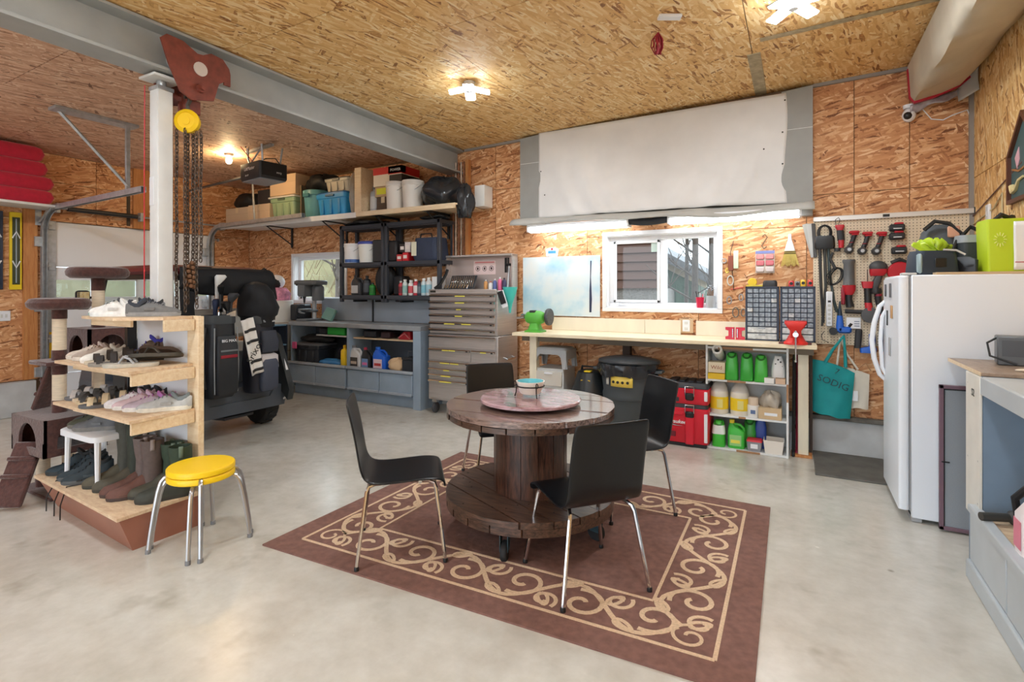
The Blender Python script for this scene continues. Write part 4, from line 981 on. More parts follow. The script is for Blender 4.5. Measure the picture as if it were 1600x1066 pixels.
b = B(); b.lathe([(.001, 0), (.18, 0), (.205, .02), (.21, .05), (.195, .08), (.15, .09), (.1, .082), (.001, .08)], (P2[0], P2[1], 1.6), 24); b.done('top_bed', CARPET, ct)
def ramp(p, q, w_, name):
    b = B(); v = Vector(q) - Vector(p); L_ = v.length; M_ = T(*p) @ v.to_track_quat('X', 'Z').to_matrix().to_4x4(); b.box((L_ / 2, 0, -.012), (L_, w_, .035), .01, M_)
    for k in range(1, int(L_ / .12)): b.box((k * .12, 0, .012), (.03, w_, .02), .008, M_)
    b.done(name, CARPET, ct)
a = ctp(-4.93, 1.46); c = ctp(-4.72, 1.66)
ramp((P1[0] - .01, P1[1] - .17, .42), (P1[0] + .1, P1[1] - .34, .03), .19, 'lower_ramp')
ramp((P1[0] - .2, P1[1] - .05, .62), (P1[0] - .06, P1[1] + .0, .95), .13, 'upper_ramp')
# ---------------------------------------------------------------- golf cart
gc = thing('golf_cart', 'dark golf cart with black rear enclosure parked facing the garage door', 'golf cart', (-5.95, 3.38, 0))
CB = mat('cart_grey', (74, 80, 88), .45); CLOTH = mat('black_cloth', (17, 19, 24), .75, amt=.2, scale=14, bump=.3)
BURG = mat('burgundy', (96, 30, 36), .35)
b = B(); b.loft(rloft([(1.66, 1.3, 1.06, .1, -.05, 0), (1.69, 1.36, 1.12, .12, -.05, 0), (1.72, 1.36, 1.12, .12, -.05, 0), (1.755, 1.2, .96, .16, -.05, 0)], 5)); b.done('roof', BURG, gc)
b = B(); b.bx(-.66, .6, -.53, -.5, 1.61, 1.66, .006); b.bx(-.66, .6, .5, .53, 1.61, 1.66, .006); b.bx(.56, .62, -.53, .53, 1.6, 1.66, .006); b.done('roof_rail', BLACK, gc)
for y in (-.5, .5):
    b = B(); b.tube([(-.6, y, 1.64), (-.95, y, .8)], .024, 6); b.done('front_pillar', BLACK, gc)
    b = B(); b.tube([(.62, y, 1.66), (.72, y, .7)], .022, 6); b.done('rear_pillar', BLACK, gc)
b = B(); b.add([(-.6, -.5, 1.62), (-.6, .5, 1.62), (-.93, .5, .84), (-.93, -.5, .84), (-.605, -.5, 1.62), (-.605, .5, 1.62), (-.935, .5, .84), (-.935, -.5, .84)], [(0, 1, 2, 3), (4, 5, 6, 7)]); b.done('windshield', GLASS, gc)
b = B(); b.loft(rloft([(0, .2, .12, .03, 0, 0), (.03, .2, .12, .03, 0, 0)]), T(-.62, -.7, 1.4) @ RZ(R(-15)) @ RY(pi / 2) @ RZ(0)); m_ = b.done('side_mirror', BLACK, gc)
b = B(); b.box((0, 0, 0), (.004, .1, .17), .001, T(-.584, -.705, 1.4) @ RZ(R(-15))); b.done('mirror_glass', mat('mirror', (190, 205, 215), .03, 1.), m_)
b = B(); b.tube([(-.66, -.5, 1.45), (-.63, -.64, 1.42)], .012, 6); b.done('mirror_arm', BLACK, m_)
# rear enclosure: hoop and draped cloth
b = B(); b.tube([(.82, .36, 1.72), (.82, .45, 1.66), (.82, .5, 1.4)], .035, 8); b.done('hoop_tube', CLOTH, gc)
b = B(); b.loft([[(.82 + dx, y0 + .02 * math.sin(z * 9), z), (.82 + dx, y1 + .015 * math.sin(z * 7 + 1), z), (.79 + dx, y1, z), (.79 + dx, y0, z)] for z, y0, y1, dx in ((.8, -.47, -.38, .0), (1.1, -.49, -.38, .01), (1.4, -.5, -.37, .0), (1.6, -.51, -.34, .01), (1.7, -.5, -.28, 0), (1.735, -.46, -.2, 0))]); b.done('enclosure_side', CLOTH, gc)
b = B()
def drape(u, v):
    y = -.52 + 1.0 * u; low = 1.5 - .05 * math.sin(pi * u * 1.2) - .14 * max(0, u - .65) + (.02 if u < .1 else 0)
    z = 1.72 * (1 - v) + low * v - .0
    return (.82 + .05 * math.sin(pi * v) + .022 * math.sin(9 * u + 3 * v) * v + .012 * math.sin(31 * u + 5 * v) * v, y, z - .03 * (u > .96))
b.grid(drape, 22, 8); b.done('rolled_curtain', CLOTH, gc, solid=.02)
b = B(); b.grid(lambda u, v: (.6 + .2 * u, -.55, 1.68 - .75 * v), 4, 4); b.done('side_curtain', film('clear_vinyl', (226, 232, 236), .35), gc)
# body
b = B(); b.loft(rloft([(.3, 2.1, 1.0, .08, -.15, 0), (.36, 2.15, 1.06, .1, -.15, 0), (.5, 2.1, 1.04, .1, -.15, 0)])); b.done('chassis', CB, gc)
b = B(); b.loft(rloft([(.5, .75, 1.0, .08, .22, 0), (.78, .72, .96, .08, .22, 0), (.82, .66, .9, .08, .22, 0)])); b.done('seat_base', CB, gc)
b = B(); b.loft(rloft([(.82, .5, .94, .08, .18, 0), (.92, .5, .94, .1, .18, 0)])); b.bx(.34, .44, -.46, .46, .98, 1.3, .04); b.done('seat_cushion', mat('seat_tan', (206, 200, 190), .6), gc)
b = B(); b.loft(rloft([(.45, .5, 1.02, .1, -1.0, 0), (.75, .42, .96, .12, -1.0, 0), (.92, .2, .9, .08, -.92, 0)])); b.done('front_cowl', CB, gc)
# rear bumper with a scooped bag well
pb = [(-.56, .24), (.54, .24), (.56, .34), (.56, .47), (.44, .47), (.36, .36), (-.3, .36), (-.36, .44), (-.42, .56), (-.56, .56)]
b = B(); b.prism([(y, z) for y, z in pb], .16, T(.78, 0, 0) @ RZ(pi / 2) @ RX(pi / 2)); b.done('rear_bumper', CB, gc)
b = B(); b.bx(.6, .82, -.36, .4, .3, .38, .01); b.done('bag_well', BLACK, gc)
b = B(); b.tube([(.7, -.2, .22), (.86, -.1, .2), (.86, .2, .2), (.7, .3, .22)], .022, 6); b.done('tow_bar', mat('underbody', (60, 62, 66), .5, .5), gc)
sk = [(-.28, .46), (.2, .5), (.86, .46), (1.04, .3), (1.07, .42), (.98, .66), (.84, 1.0), (.76, 1.04), (.5, .86), (.1, .8), (-.3, .8)]
for y, h in ((.5, .07), (-.57, .07)):
    b = B(); b.prism([(x, z) for x, z in sk], h, T(0, y + h, 0) @ RX(pi / 2)); s = b.done('rear_fender', mat('fender_black', (44, 48, 50), .5, amt=.2), gc)
    b = B(); b.tube([(.78, y + h / 2, 1.0), (.88, y + h / 2, .84), (.99, y + h / 2, .62)], .016, 6); b.tube([(1.03, y + h / 2, .45), (1.0, y + h / 2, .34), (.9, y + h / 2, .28)], .012, 6); b.done('white_trim', WHITE, s)
b = B(); b.box((.955, -.5, .62), (.03, .06, .1), .01); b.done('tail_light', mat('tail_red', (190, 20, 30), .25), gc)
for x, y in ((.6, .5), (.6, -.5), (-1.0, .46), (-1.0, -.46)):
    b = B(); b.lathe([(.1, -.085), (.2, -.085), (.222, -.065), (.23, -.03), (.23, .03), (.222, .065), (.2, .085), (.1, .085)], (x, y, .23), 28, axis='y'); w_ = b.done('tyre', RUBBER, gc)
    b = B()
    for k in range(30):
        a = 2 * pi * k / 30; b.box((0, 0, 0), (.02, .12, .014), 0, T(x, y, .23) @ RY(a) @ T(0, 0, .228) @ RZ(.5 if k % 2 else -.5))
    b.done('tread', RUBBER, w_, kind='stuff')
    b = B(); b.lathe([(.001, -.06), (.1, -.07), (.12, -.08), (.12, .08), (.1, .07), (.03, .05), (.001, .05)], (x, y, .23), 20, axis='y'); b.done('rim', mat('rim_dark', (70, 72, 74), .4, .4), w_)

def golf_bag(loc, rz, label, body, acc, hood=None):
    t = thing('golf_bag', label, 'golf bag', loc, rz)
    M = mat('bag_%d' % body[0], body, .5, amt=.1, scale=20)
    b = B(); b.loft(rloft([(0, .2, .24, .06, 0, 0), (.03, .22, .27, .07, 0, 0), (.3, .24, .29, .08, 0, 0), (.55, .22, .26, .07, 0, 0), (.72, .22, .25, .07, 0, 0)], 5)); b.done('body', M, t)
    b = B(); b.loft(rloft([(.715, .23, .26, .08, 0, 0), (.73, .24, .27, .08, 0, 0), (.8, .24, .27, .08, 0, 0), (.8, .2, .23, .07, 0, 0), (.73, .19, .22, .07, 0, 0)], 5)); b.done('top_cuff', mat('bag_cuff', (66, 70, 74), .5), t)
    return t, M
gb, GM = golf_bag((-4.97, 3.14, .46), 0, 'black golf bag with red panel on the left rear of the golf cart', (31, 34, 39), RED)
b = B(); b.loft(rloft([(.04, .05, .2, .02, .13, 0), (.1, .08, .22, .03, .13, 0), (.5, .075, .21, .03, .13, 0), (.6, .03, .18, .012, .12, 0)])); b.done('front_pocket', GM, gb)
text('BIG MAX', .038, WHITE, gb, (.1725, 0, .555), FACE_X, depth=.002)
b = B(); b.box((.172, 0, .46), (.006, .17, .018), .002); b.done('zip', mat('zip_grey', (130, 134, 138), .4, .5), gb)
b = B(); b.box((.172, 0, .405), (.008, .17, .03), .004); b.done('red_logo_band', mat('red_band', (150, 24, 40), .5), gb)
b = B()
for y in (-.115, .115): b.tube([(.125, y, .05), (.13, y * 1.06, .35), (.12, y, .68)], .006, 5)
b.done('piping', mat('pipe_grey', (150, 154, 158), .4), gb)
b = B(); b.tube([(.02, -.14, .68), (.06, -.19, .5), (.06, -.18, .25), (.02, -.14, .1)], .014, 6); b.done('strap', GM, gb)
gb2, GM2 = golf_bag((-4.98, 3.58, .44), 0, 'navy golf bag with black rain hood on the right rear of the golf cart', (36, 38, 50), RED)
b = B(); b.loft([[((.15 + .02 * math.sin(3 * a + z * 9)) * r * math.cos(a), (.17 + .025 * math.sin(2 * a + z * 7)) * r * math.sin(a) + oy, z) for a in [2 * pi * k / 18 for k in range(18)]] for z, r, oy in ((.68, .9, 0), (.78, .93, 0), (.8, 1.06, .0), (.88, 1.14, .01), (.96, 1.06, -.01), (1.04, .98, -.02), (1.12, .66, -.03), (1.15, .2, -.03))]); b.done('rain_hood', CLOTH, gb2)
text('TaylorMade', .03, WHITE, gb2, (.135, .03, .74), FACE_X, depth=.001)
b = B(); b.loft(rloft([(.02, .04, .17, .015, .13, .03), (.06, .09, .2, .04, .13, .03), (.3, .09, .2, .04, .13, .03), (.36, .06, .18, .03, .12, .03)])); b.done('front_pocket', mat('bag_slate', (62, 68, 84), .6), gb2)
b = B(); b.loft(rloft([(.25, .075, .23, .035, .12, .03), (.38, .07, .21, .03, .12, .03), (.4, .04, .16, .02, .11, .03)])); b.done('pale_panel', mat('bag_pale', (206, 200, 200), .6), gb2)
b = B(); b.loft(rloft([(.42, .05, .19, .02, .12, .04), (.52, .09, .21, .04, .12, .04), (.64, .06, .18, .03, .11, .03)])); b.done('upper_pocket', mat('bag_slate_dark', (50, 54, 66), .6), gb2)
b = B(); b.tube([(.05, -.15, .62), (.12, -.17, .66), (.13, -.14, .6)], .006, 5); b.done('pink_pull', mat('pink', (214, 90, 150), .5), gb2)
tw = thing('golf_towel', 'white towel with black stripes and lettering hanging beside the black golf bag', 'towel', (-4.83, 3.33, .62))
b = B(); b.grid(lambda u, v: (.01 + .014 * math.sin(u * 7 + v * 2), -.06 + .13 * u + .12 * v, .58 - .56 * v + .03 * u), 8, 14); tl = b.done('cloth', mat('towel_white', (232, 228, 222), .9), tw, solid=.012)
for v0 in (.18, .38, .74, .9):
    b = B(); b.grid(lambda u, v: (.023 + .014 * math.sin(u * 7 + (v0 + v * .05) * 2), -.055 + .12 * u + .12 * (v0 + v * .05), .58 - .56 * (v0 + v * .05) + .03 * u), 8, 1); b.done('stripe', BLACK, tw, solid=.002)
text('Srixon', .1, BLACK, tw, (.036, .08, .27), (pi / 2, R(-58), pi / 2), depth=.001)
def club(x, y, hz, ang, lean, kind, label, hc):
    t = thing('golf_club', label, 'golf club', (x, y, 1.2), ang, 'clubs in the black golf bag')
    b = B(); b.tube([(0, 0, -.35), (lean, 0, hz)], .006, 6); b.done('shaft', CHROME, t)
    if kind == 'wood':
        b = B(); b.loft(rloft([(hz - .02, .04, .035, .012, lean, 0), (hz + .02, .08, .055, .02, lean + .02, 0), (hz + .055, .11, .06, .022, lean + .035, 0), (hz + .075, .08, .04, .016, lean + .035, 0)], 3)); b.tube([(lean * .8, 0, hz - .16), (lean, 0, hz)], [.016, .022], 8); b.done('head_cover', hc, t)
    else:
        b = B(); b.loft([[(lean + x_, y_, hz + z_) for y_, z_ in ((-.008, -.012), (.008, -.012), (.006, zt), (-.006, zt))] for x_, zt in ((-.01, .01), (.03, .03), (.07, .045))]); b.done('iron_head', hc, t)
NAVYH = mat('navy_knit', (46, 56, 84), .9, bump=.4); WH = mat('cover_white', (226, 226, 224), .5)
for i, a in enumerate([(-5.0, 3.1, .14, 2.2, .06, 'wood', 'club with fuzzy navy head cover', NAVYH), (-5.02, 3.2, .28, -.6, .05, 'wood', 'club with tall black head cover and white lettering', BLACK), (-4.93, 3.2, .2, .3, .04, 'wood', 'club with grey and black head cover', DARK), (-4.93, 3.08, .1, 1.8, .05, 'iron', 'silver iron at left of the black golf bag', CHROME), (-4.9, 3.13, .06, .9, .05, 'iron', 'silver iron in the middle of the black golf bag', CHROME), (-4.92, 3.24, .12, -1.2, .05, 'wood', 'club with small black head cover at right', BLACK), (-5.04, 3.15, .38, 1.5, .02, 'wood', 'putter with white block cover standing tallest', WH)]): club(*a)
# ---------------------------------------------------------------- behind the cart
br = thing('barrel', 'white fibre drum standing beside the grey bench', 'drum', (-6.92, 5.28, 0))
b = B(); b.lathe([(.001, 0), (.22, 0), (.235, .02), (.23, .5), (.235, .52), (.23, .98), (.235, 1.0), (.235, 1.34), (.225, 1.35), (.001, 1.35)], n=28); b.done('body', mat('drum_white', (232, 228, 220), .6, amt=.12, scale=3), br)
for z in (.6, 1.02): 
    b = B(); b.ring((0, 0, z), .235, .008, 28); b.done('hoop', mat('drum_hoop', (190, 170, 150), .6), br)
hm = thing('sports_helmet', 'white helmet on top of the white drum', 'helmet', (-6.95, 5.3, 1.53))
b = B(); b.ell((0, 0, .1), (.11, .13, .11)); b.done('shell', WHITE, hm)
b = B(); b.ell((0, .0, .1), (.09, .1, .09), M=T(.02, -.04, -.02)); b.done('liner', BLACK, hm)
pk = B(); pk.loft(rloft([(0, .3, .2, .05, 0, 0), (.1, .32, .22, .05, 0, 0), (.19, .26, .12, .04, -.02, 0)])); pk.done('gift_bag', mat('pink_print', (224, 150, 180), .6, amt=.5, scale=16), None, 'pink and white patterned bag under the helmet', 'bag', (-6.86, 5.28, 1.352))
rk = thing('parts_rack', 'small dark rack with pale blue edges left of the grey bench', 'rack', (-6.64, 4.98, 0))
b = B(); b.bx(-.09, .09, -.2, .2, .0, .02); b.bx(-.09, -.07, -.2, .2, 0, 1.0); b.bx(-.09, .09, .18, .2, 0, 1.0); b.done('carcass', mat('rack_navy', (40, 48, 62), .5), rk)
for z in (.45, .7, .985):
    b = B(); b.bx(-.09, .09, -.21, .2, z, z + .02, .003); b.done('shelf', mat('rack_blue', (120, 160, 190), .5), rk)
b = B(); b.bx(.07, .09, -.21, -.19, 0, 1.0, .003); b.done('upright', mat('rack_blue', (120, 160, 190), .5), rk)
# ---------------------------------------------------------------- small goods, shared builders
def cmat(rgb, rough=.5, amt=.0):
    return mat('c_%d_%d_%d_%d' % (*rgb, int(rough * 100)), rgb, rough, amt=amt)
def one(b, name, rgb, label, cat, loc, rz=0, rough=.5, group=None, amt=0., **k):
    return b.done(name, cmat(rgb, rough, amt) if isinstance(rgb, tuple) else rgb, None, label, cat, loc, rz, group, **k)
def tote(loc, w_, d_, h, rgb, lid, label, rz=0, lw=1.06):
    t = thing('storage_tote', label, 'storage box', loc, rz)
    b = B(); b.loft(rloft([(0, w_ * .86, d_ * .86, .03, 0, 0), (h * .72, w_ * .97, d_ * .97, .04, 0, 0), (h * .74, w_ * 1.03, d_ * 1.03, .04, 0, 0), (h * .9, w_ * 1.04, d_ * 1.04, .04, 0, 0)])); b.done('body', cmat(rgb, .4), t)
    b = B()
    for k in range(3): b.box((w_ * (-.28 + .28 * k), -d_ * .47, h * .38), (w_ * .08, .02, h * .62), .006)
    b.done('rib', cmat(tuple(int(c * .9) for c in rgb), .4), t, kind='stuff')
    b = B(); b.loft(rloft([(h * .9, w_ * lw, d_ * lw, .04, 0, 0), (h * .95, w_ * lw, d_ * lw, .04, 0, 0), (h, w_ * .92, d_ * .92, .04, 0, 0)])); b.done('lid', cmat(lid, .4), t)
    b = B(); b.box((0, -d_ * .53, h * .84), (w_ * .3, .02, .03), .006); b.done('handle', cmat(tuple(int(c * .6) for c in rgb), .4), t)
    return t
CARD = mat('cardboard', (206, 178, 140), .85, amt=.08, scale=5)
def carton(loc, w_, d_, h, label, m=None, rz=0, tape=True):
    t = thing('carton', label, 'box', loc, rz)
    b = B(); b.bx(-w_ / 2, w_ / 2, -d_ / 2, d_ / 2, 0, h, .004); b.done('body', m or CARD, t)
    b = B(); b.bx(-w_ / 2 - .001, w_ / 2 + .001, -.002, .002, h - .0005, h + .0015); b.bx(-w_ / 2, w_ / 2, -d_ / 2 - .0012, -d_ / 2, h * .62, h * .625); b.done('flap_seam', cmat((150, 120, 88), .8), t)
    if tape: b = B(); b.bx(-.03, .03, -d_ / 2 - .0015, d_ / 2 + .0015, h - .08, h + .001); b.done('tape', cmat((214, 194, 160), .4), t)
    return t
def bucket(loc, r, h, rgb, label, lid=None, band=None):
    t = thing('bucket', label, 'bucket', loc, 0)
    b = B(); b.lathe([(.001, 0), (r * .86, 0), (r * .88, .01), (r * .97, h * .82), (r * 1.02, h * .83), (r * 1.02, h * .88), (r, h * .89), (r, h), (r * .95, h), (r * .94, h * .9), (.001, h * .88)], n=24); b.done('body', cmat(rgb, .4), t)
    b = B(); b.tube([(r * math.cos(a), -.012 - r * .75 * math.sin(a), h * .85 - r * .7 * math.sin(a)) for a in [pi * k / 12 for k in range(13)]], .004, 5); b.done('bail_handle', GALV, t)
    if lid: b = B(); b.lathe([(r * 1.05, h - .02), (r * 1.06, h + .005), (r * .95, h + .02), (.001, h + .018)], n=24); b.done('lid', cmat(lid, .4), t)
    if band: b = B(); b.lathe([(r * .89, .005), (r * .9, .05)], n=24); b.done('band', cmat(band), t)
    return t
def bottle(loc, r, h, rgb, cap, lab, label, cat='bottle', name='bottle', neck=.35, group=None, rough=.35):
    t = thing(name, label, cat, loc, 0, group)
    b = B(); b.lathe([(.001, 0), (r * .9, 0), (r, .006), (r, h * .72), (r * .8, h * .8), (r * neck, h * .85), (r * neck, h * .9), (.001, h * .9)], n=16); b.done('body', cmat(rgb, rough), t)
    b = B(); b.lathe([(r * neck * 1.25, h * .88), (r * neck * 1.2, h), (.001, h)], n=12); b.done('cap', cmat(cap), t)
    if lab: b = B(); b.lathe([(r * 1.01, h * .15), (r * 1.015, h * .16), (r * 1.015, h * .6), (r * 1.01, h * .61)], n=16); b.done('paper_label', cmat(lab, .6), t)
    return t
def jug(loc, w_, d_, h, rgb, cap, lab, label, rz=0, lab2=None):
    t = thing('jug', label, 'jug', loc, rz)
    b = B(); b.loft(rloft([(0, w_ * .94, d_ * .94, .03, 0, 0), (.015, w_, d_, .03, 0, 0), (h * .62, w_, d_, .03, 0, 0), (h * .76, w_ * .62, d_ * .8, .03, -w_ * .17, 0), (h * .88, w_ * .3, d_ * .4, .02, -w_ * .27, 0), (h * .92, w_ * .26, w_ * .26, .02, -w_ * .27, 0)])); b.done('body', cmat(rgb, .4), t)
    b = B(); b.tube([(-w_ * .12, 0, h * .86), (w_ * .2, 0, h * .86), (w_ * .4, 0, h * .74), (w_ * .44, 0, h * .5)], .014, 8); b.done('handle', cmat(rgb, .4), t)
    b = B(); b.lathe([(w_ * .15, 0), (w_ * .15, .03), (.001, .03)], (-w_ * .27, 0, h * .91), 14); b.done('cap', cmat(cap), t)
    if lab:
        b = B(); b.bx(-w_ * .38, w_ * .3, -d_ / 2 - .002, -d_ / 2 + .004, h * .1, h * .5); l_ = b.done('paper_label', cmat(lab, .6), t)
        if lab2: b = B(); b.bx(-w_ * .3, w_ * .22, -d_ / 2 - .0035, -d_ / 2, h * .2, h * .32); b.done('label_print', cmat(lab2, .6), t)
    return t
def lump(name, rgb, label, cat, loc, r, seed=1, rough=.6, amp=.16, fold=.0, rz=0, flat=.0, m=None):
    """soft bag or crumpled cloth: a wrinkled rounded mass with a flat base"""
    rd = random.Random(seed); ph = [rd.uniform(0, 6.28) for _ in range(8)]; b = B(); n, k = 28, 14; rings = []
    for j in range(k + 1):
        t_ = pi * j / k; ring = []
        for i in range(n):
            a = 2 * pi * i / n
            q = 1 + amp * (math.sin(3 * a + ph[0] + 2 * t_) * .5 + math.sin(5 * a - 3 * t_ + ph[1]) * .35 + math.sin(9 * a + 4 * t_ + ph[2]) * .22 + math.sin(13 * a - 5 * t_ + ph[3]) * .16)
            sx = abs(math.cos(a)) ** (1 - flat) * (1 if math.cos(a) > 0 else -1); sy = abs(math.sin(a)) ** (1 - flat) * (1 if math.sin(a) > 0 else -1)
            z = -math.cos(t_); ss = max(math.sin(t_), .002) ** (1 - flat * .7)
            ring.append((r[0] * ss * q * sx, r[1] * ss * q * sy, max(0, r[2] * (1 + z * q) * 1.0 - r[2] * .12)))
        rings.append(ring)
    b.loft(rings); return b.done(name, m or cmat(rgb, rough), None, label, cat, loc, rz, sharp=60)
# ---------------------------------------------------------------- high shelf along the back wall
hs = thing('wall_shelf', 'long high plywood shelf on the back wall loaded with totes', 'shelf', (-5.8, 5.4, 2.53))
b = B(); b.bx(-2.2, .8, -.3, .31, -.022, 0, .002); b.done('board', PINE, hs)
b = B(); b.bx(.8, 2.3, -.3, .31, -.022, 0, .002); b.done('board', PINE, hs)
b = B(); b.bx(.7, 2.28, -.315, -.3, -.06, .002, .002); b.done('front_edge', PINE, hs)
b = B(); b.bx(-2.2, .7, -.315, -.3, -.07, .0, .002); b.done('front_edge', WPAINT, hs)
b = B(); b.bx(-2.2, .1, -.28, .3, -.034, -.024); b.done('white_underboard', WPAINT, hs)
for x in (-1.3, -.1, .9, 1.75):
    b = B(); b.bx(x - .015, x + .015, -.26, .31, -.05, -.024); b.bx(x - .015, x + .015, .29, .31, -.35, -.03); b.tube([(x, -.16, -.045), (x, .29, -.3)], .01, 6); b.done('bracket', DARK, hs)
ZS = 2.531
carton((-7.76, 5.4, ZS), .56, .4, .27, 'pale carton at far left end of the high shelf', cmat((200, 180, 156), .8))
carton((-7.2, 5.38, ZS), .5, .4, .28, 'pale carton left of the green tote on the high shelf', cmat((206, 184, 158), .8))
lump('duffel_bag', (30, 30, 33), 'black bag with strap on the far left carton', 'bag', (-7.72, 5.42, 2.803), (.27, .18, .13), 4, flat=.3)
one(B().bx(-.15, .15, -.17, .17, 0, .24, .01), 'case', (54, 54, 58), 'dark grey case between the black bag and tall beige carton', 'case', (-7.22, 5.45, 2.813))
tote((-6.66, 5.38, ZS), .52, .42, .37, (150, 176, 140), (226, 222, 210), 'sage green tote with white lid on the high shelf', lw=1.14)
carton((-6.66, 5.38, 2.905), .56, .4, .3, 'tall beige carton standing on the green tote lid', cmat((222, 192, 156), .8))
b = B(); b.bx(-.012, .012, -.2, .2, 0, .5, .002); one(b, 'panel', (120, 104, 84), 'dark panel standing on edge right of the tall beige carton', 'panel', (-6.34, 5.44, ZS + .001))
t = thing('storage_bin', 'round teal bin heaped with black gear on the high shelf', 'bin', (-6.13, 5.36, ZS))
b = B(); b.lathe([(.001, 0), (.15, 0), (.16, .01), (.185, .33), (.2, .335), (.2, .4), (.185, .405), (.175, .4), (.17, .35), (.001, .34)], n=26); b.done('body', cmat((98, 160, 168), .4), t)
b = B(); b.bx(-.06, .06, -.215, -.19, .3, .35, .006); b.done('handle', cmat((70, 130, 138), .4), t)
lump('black_gear', (26, 26, 28), 'heap of black gear and cloth on the teal bin', 'gear', (-6.06, 5.4, 2.93), (.3, .17, .13), 7, amp=.25)
tote((-5.64, 5.36, ZS), .56, .42, .33, (44, 150, 214), (40, 120, 190), 'bright blue tote on the high shelf', lw=1.0)
tote((-5.58, 5.38, 2.862), .46, .36, .2, (196, 188, 170), (60, 60, 60), 'beige bin with black lid on the blue tote')
one(B().bx(-.06, .06, -.16, .16, 0, .6, .004), 'wood_board', PINE, 'upright pine board beside clear plastic wrapping on the high shelf', 'board', (-5.12, 5.3, ZS))
lump('plastic_wrap', (200, 190, 176), 'crumpled clear plastic wrapping left of the upright pine board', 'wrapping', (-5.25, 5.27, ZS), (.06, .14, .3), 3, .3, .25, m=film('clear_film', (206, 198, 186), .55))
bottle((-4.97, 5.3, ZS), .06, .36, (180, 182, 184), (120, 120, 122), (210, 210, 208), 'grey canister beside the upright pine board', 'canister', 'canister')
carton((-4.78, 5.4, ZS), .22, .3, .2, 'small dark carton under the yellow labelled box', cmat((90, 74, 62), .8))
b = one(B().bx(-.12, .12, -.16, .16, 0, .13, .003), 'product_box', (190, 160, 120), 'box with yellow label beside the white buckets', 'box', (-4.79, 5.4, ZS + .202))
yb = B(); yb.bx(-.09, .07, -.1615, -.1605, .03, .11); yb.done('yellow_label', cmat((214, 214, 40)), b)
pb_ = thing('appliance_box', 'red white and black product box topmost on the high shelf', 'box', (-4.68, 5.4, ZS + .334))
b = B(); b.bx(-.24, .24, -.18, .18, 0, .24, .003); b.done('body', cmat((238, 226, 206)), pb_)
b = B(); b.bx(-.242, .242, -.1815, -.1, .15, .2415); b.bx(.02, .242, -.1815, .181, .14, .2415); b.done('red_print', cmat((204, 30, 30)), pb_)
b = B(); b.bx(.04, .243, -.183, .1815, 0, .13); b.done('black_print', cmat((34, 28, 28)), pb_)
text('POWER', .05, WHITE, pb_, (.14, -.1845, .19), FRONT)
bucket((-4.55, 5.24, ZS), .13, .36, (228, 222, 214), 'white bucket left of its twin on the high shelf')
bucket((-4.27, 5.24, ZS), .14, .35, (222, 216, 208), 'white bucket beside the black plastic bag on the high shelf')
BAGM = mat('bin_bag', (40, 42, 46), .22, amt=.2, scale=9, bump=.5)
lump('plastic_bag', (40, 42, 46), 'shiny black plastic bag slumped over right end of the high shelf', 'bag', (-3.86, 5.32, ZS), (.3, .26, .19), 11, .25, .2, m=BAGM)
lump('bag_tail', (40, 42, 46), 'hanging tail of black plastic at the shelf end', 'bag', (-3.46, 5.2, 2.36), (.11, .1, .2), 12, .25, .22, m=BAGM)
one(B().bx(-.07, .07, -.1, .1, 0, .26, .004), 'box', (236, 234, 230), 'white box behind the black bag at end of the high shelf', 'box', (-3.42, 5.56, ZS + .0))
# pipes in the corner under the beam
pi_ = thing('pipe_bundle', 'bundle of upright rusty pipes and battens under the beam end', 'pipe', (-3.84, 5.65, 1.7))
for k in range(5):
    b = B(); x = -.1 + k * .042; b.tube([(x, 0, -.35), (x, .0, 1.46)], .012, 8); b.done('pipe', mat('rusty_pipe_%d' % (k % 2), ((150, 96, 66), (206, 184, 166))[k % 2], .6, amt=.5, scale=16), pi_)
b = B(); b.bx(.1, .15, -.02, .04, -.35, 1.48, .003); b.done('batten', STUD, pi_)
# ---------------------------------------------------------------- black shelf units on the wall
PSH = mat('shelf_slate', (58, 62, 70), .5)
def unit(x0, x1, label):
    t = thing('plastic_shelf', label, 'shelf', ((x0 + x1) / 2, 5.52, 1.37)); w_ = (x1 - x0) / 2
    for z in (.0, .45, .97):
        b = B(); b.bx(-w_, w_, -.17, .17, z + .015, z + .065, .004)
        for k in range(5): b.bx(-w_ + .02, w_ - .02, -.15 + k * .065, -.13 + k * .065, z + .0, z + .016)
        b.done('shelf', PSH, t)
    for sx in (-1, 1):
        for sy in (-1, 1):
            b = B(); x = sx * (w_ - .027); b.bx(x - .025, x + .025, sy * .145 - .025, sy * .145 + .025, -.03, 1.04, .006); b.done('post', PSH, t)
    for sx in (-.5, .5):
        b = B(); b.bx(sx * w_ - .012, sx * w_ + .012, -.1, .19, -.03, -.001); b.bx(sx * w_ - .012, sx * w_ + .012, .175, .19, -.16, -.02); b.done('wall_bracket', BLACK, t)
unit(-5.68, -4.86, 'left slate plastic shelf unit on the back wall above grey bench')
unit(-4.855, -3.93, 'right slate plastic shelf unit on the back wall above grey bench')
Zm, Zl = 1.886, 1.436; Zt = 2.406
bucket((-5.52, 5.46, Zm), .13, .27, (236, 236, 238), 'white bucket with blue base band at left of the middle slate shelf', band=(70, 110, 180))
bucket((-5.23, 5.46, Zm), .14, .27, (238, 240, 236), 'white bucket with purple-blue lid on the middle slate shelf', lid=(66, 80, 170))
one(B().bx(-.1, .1, -.13, .13, 0, .3, .01), 'case', (30, 31, 34), 'black case right of the white buckets on the middle slate shelf', 'case', (-4.99, 5.5, Zm), .2)
one(B().bx(-.07, .07, -.1, .1, 0, .28, .02), 'black_bin', (34, 35, 38), 'black bin at left of the right hand middle shelf', 'bin', (-4.74, 5.48, Zm))
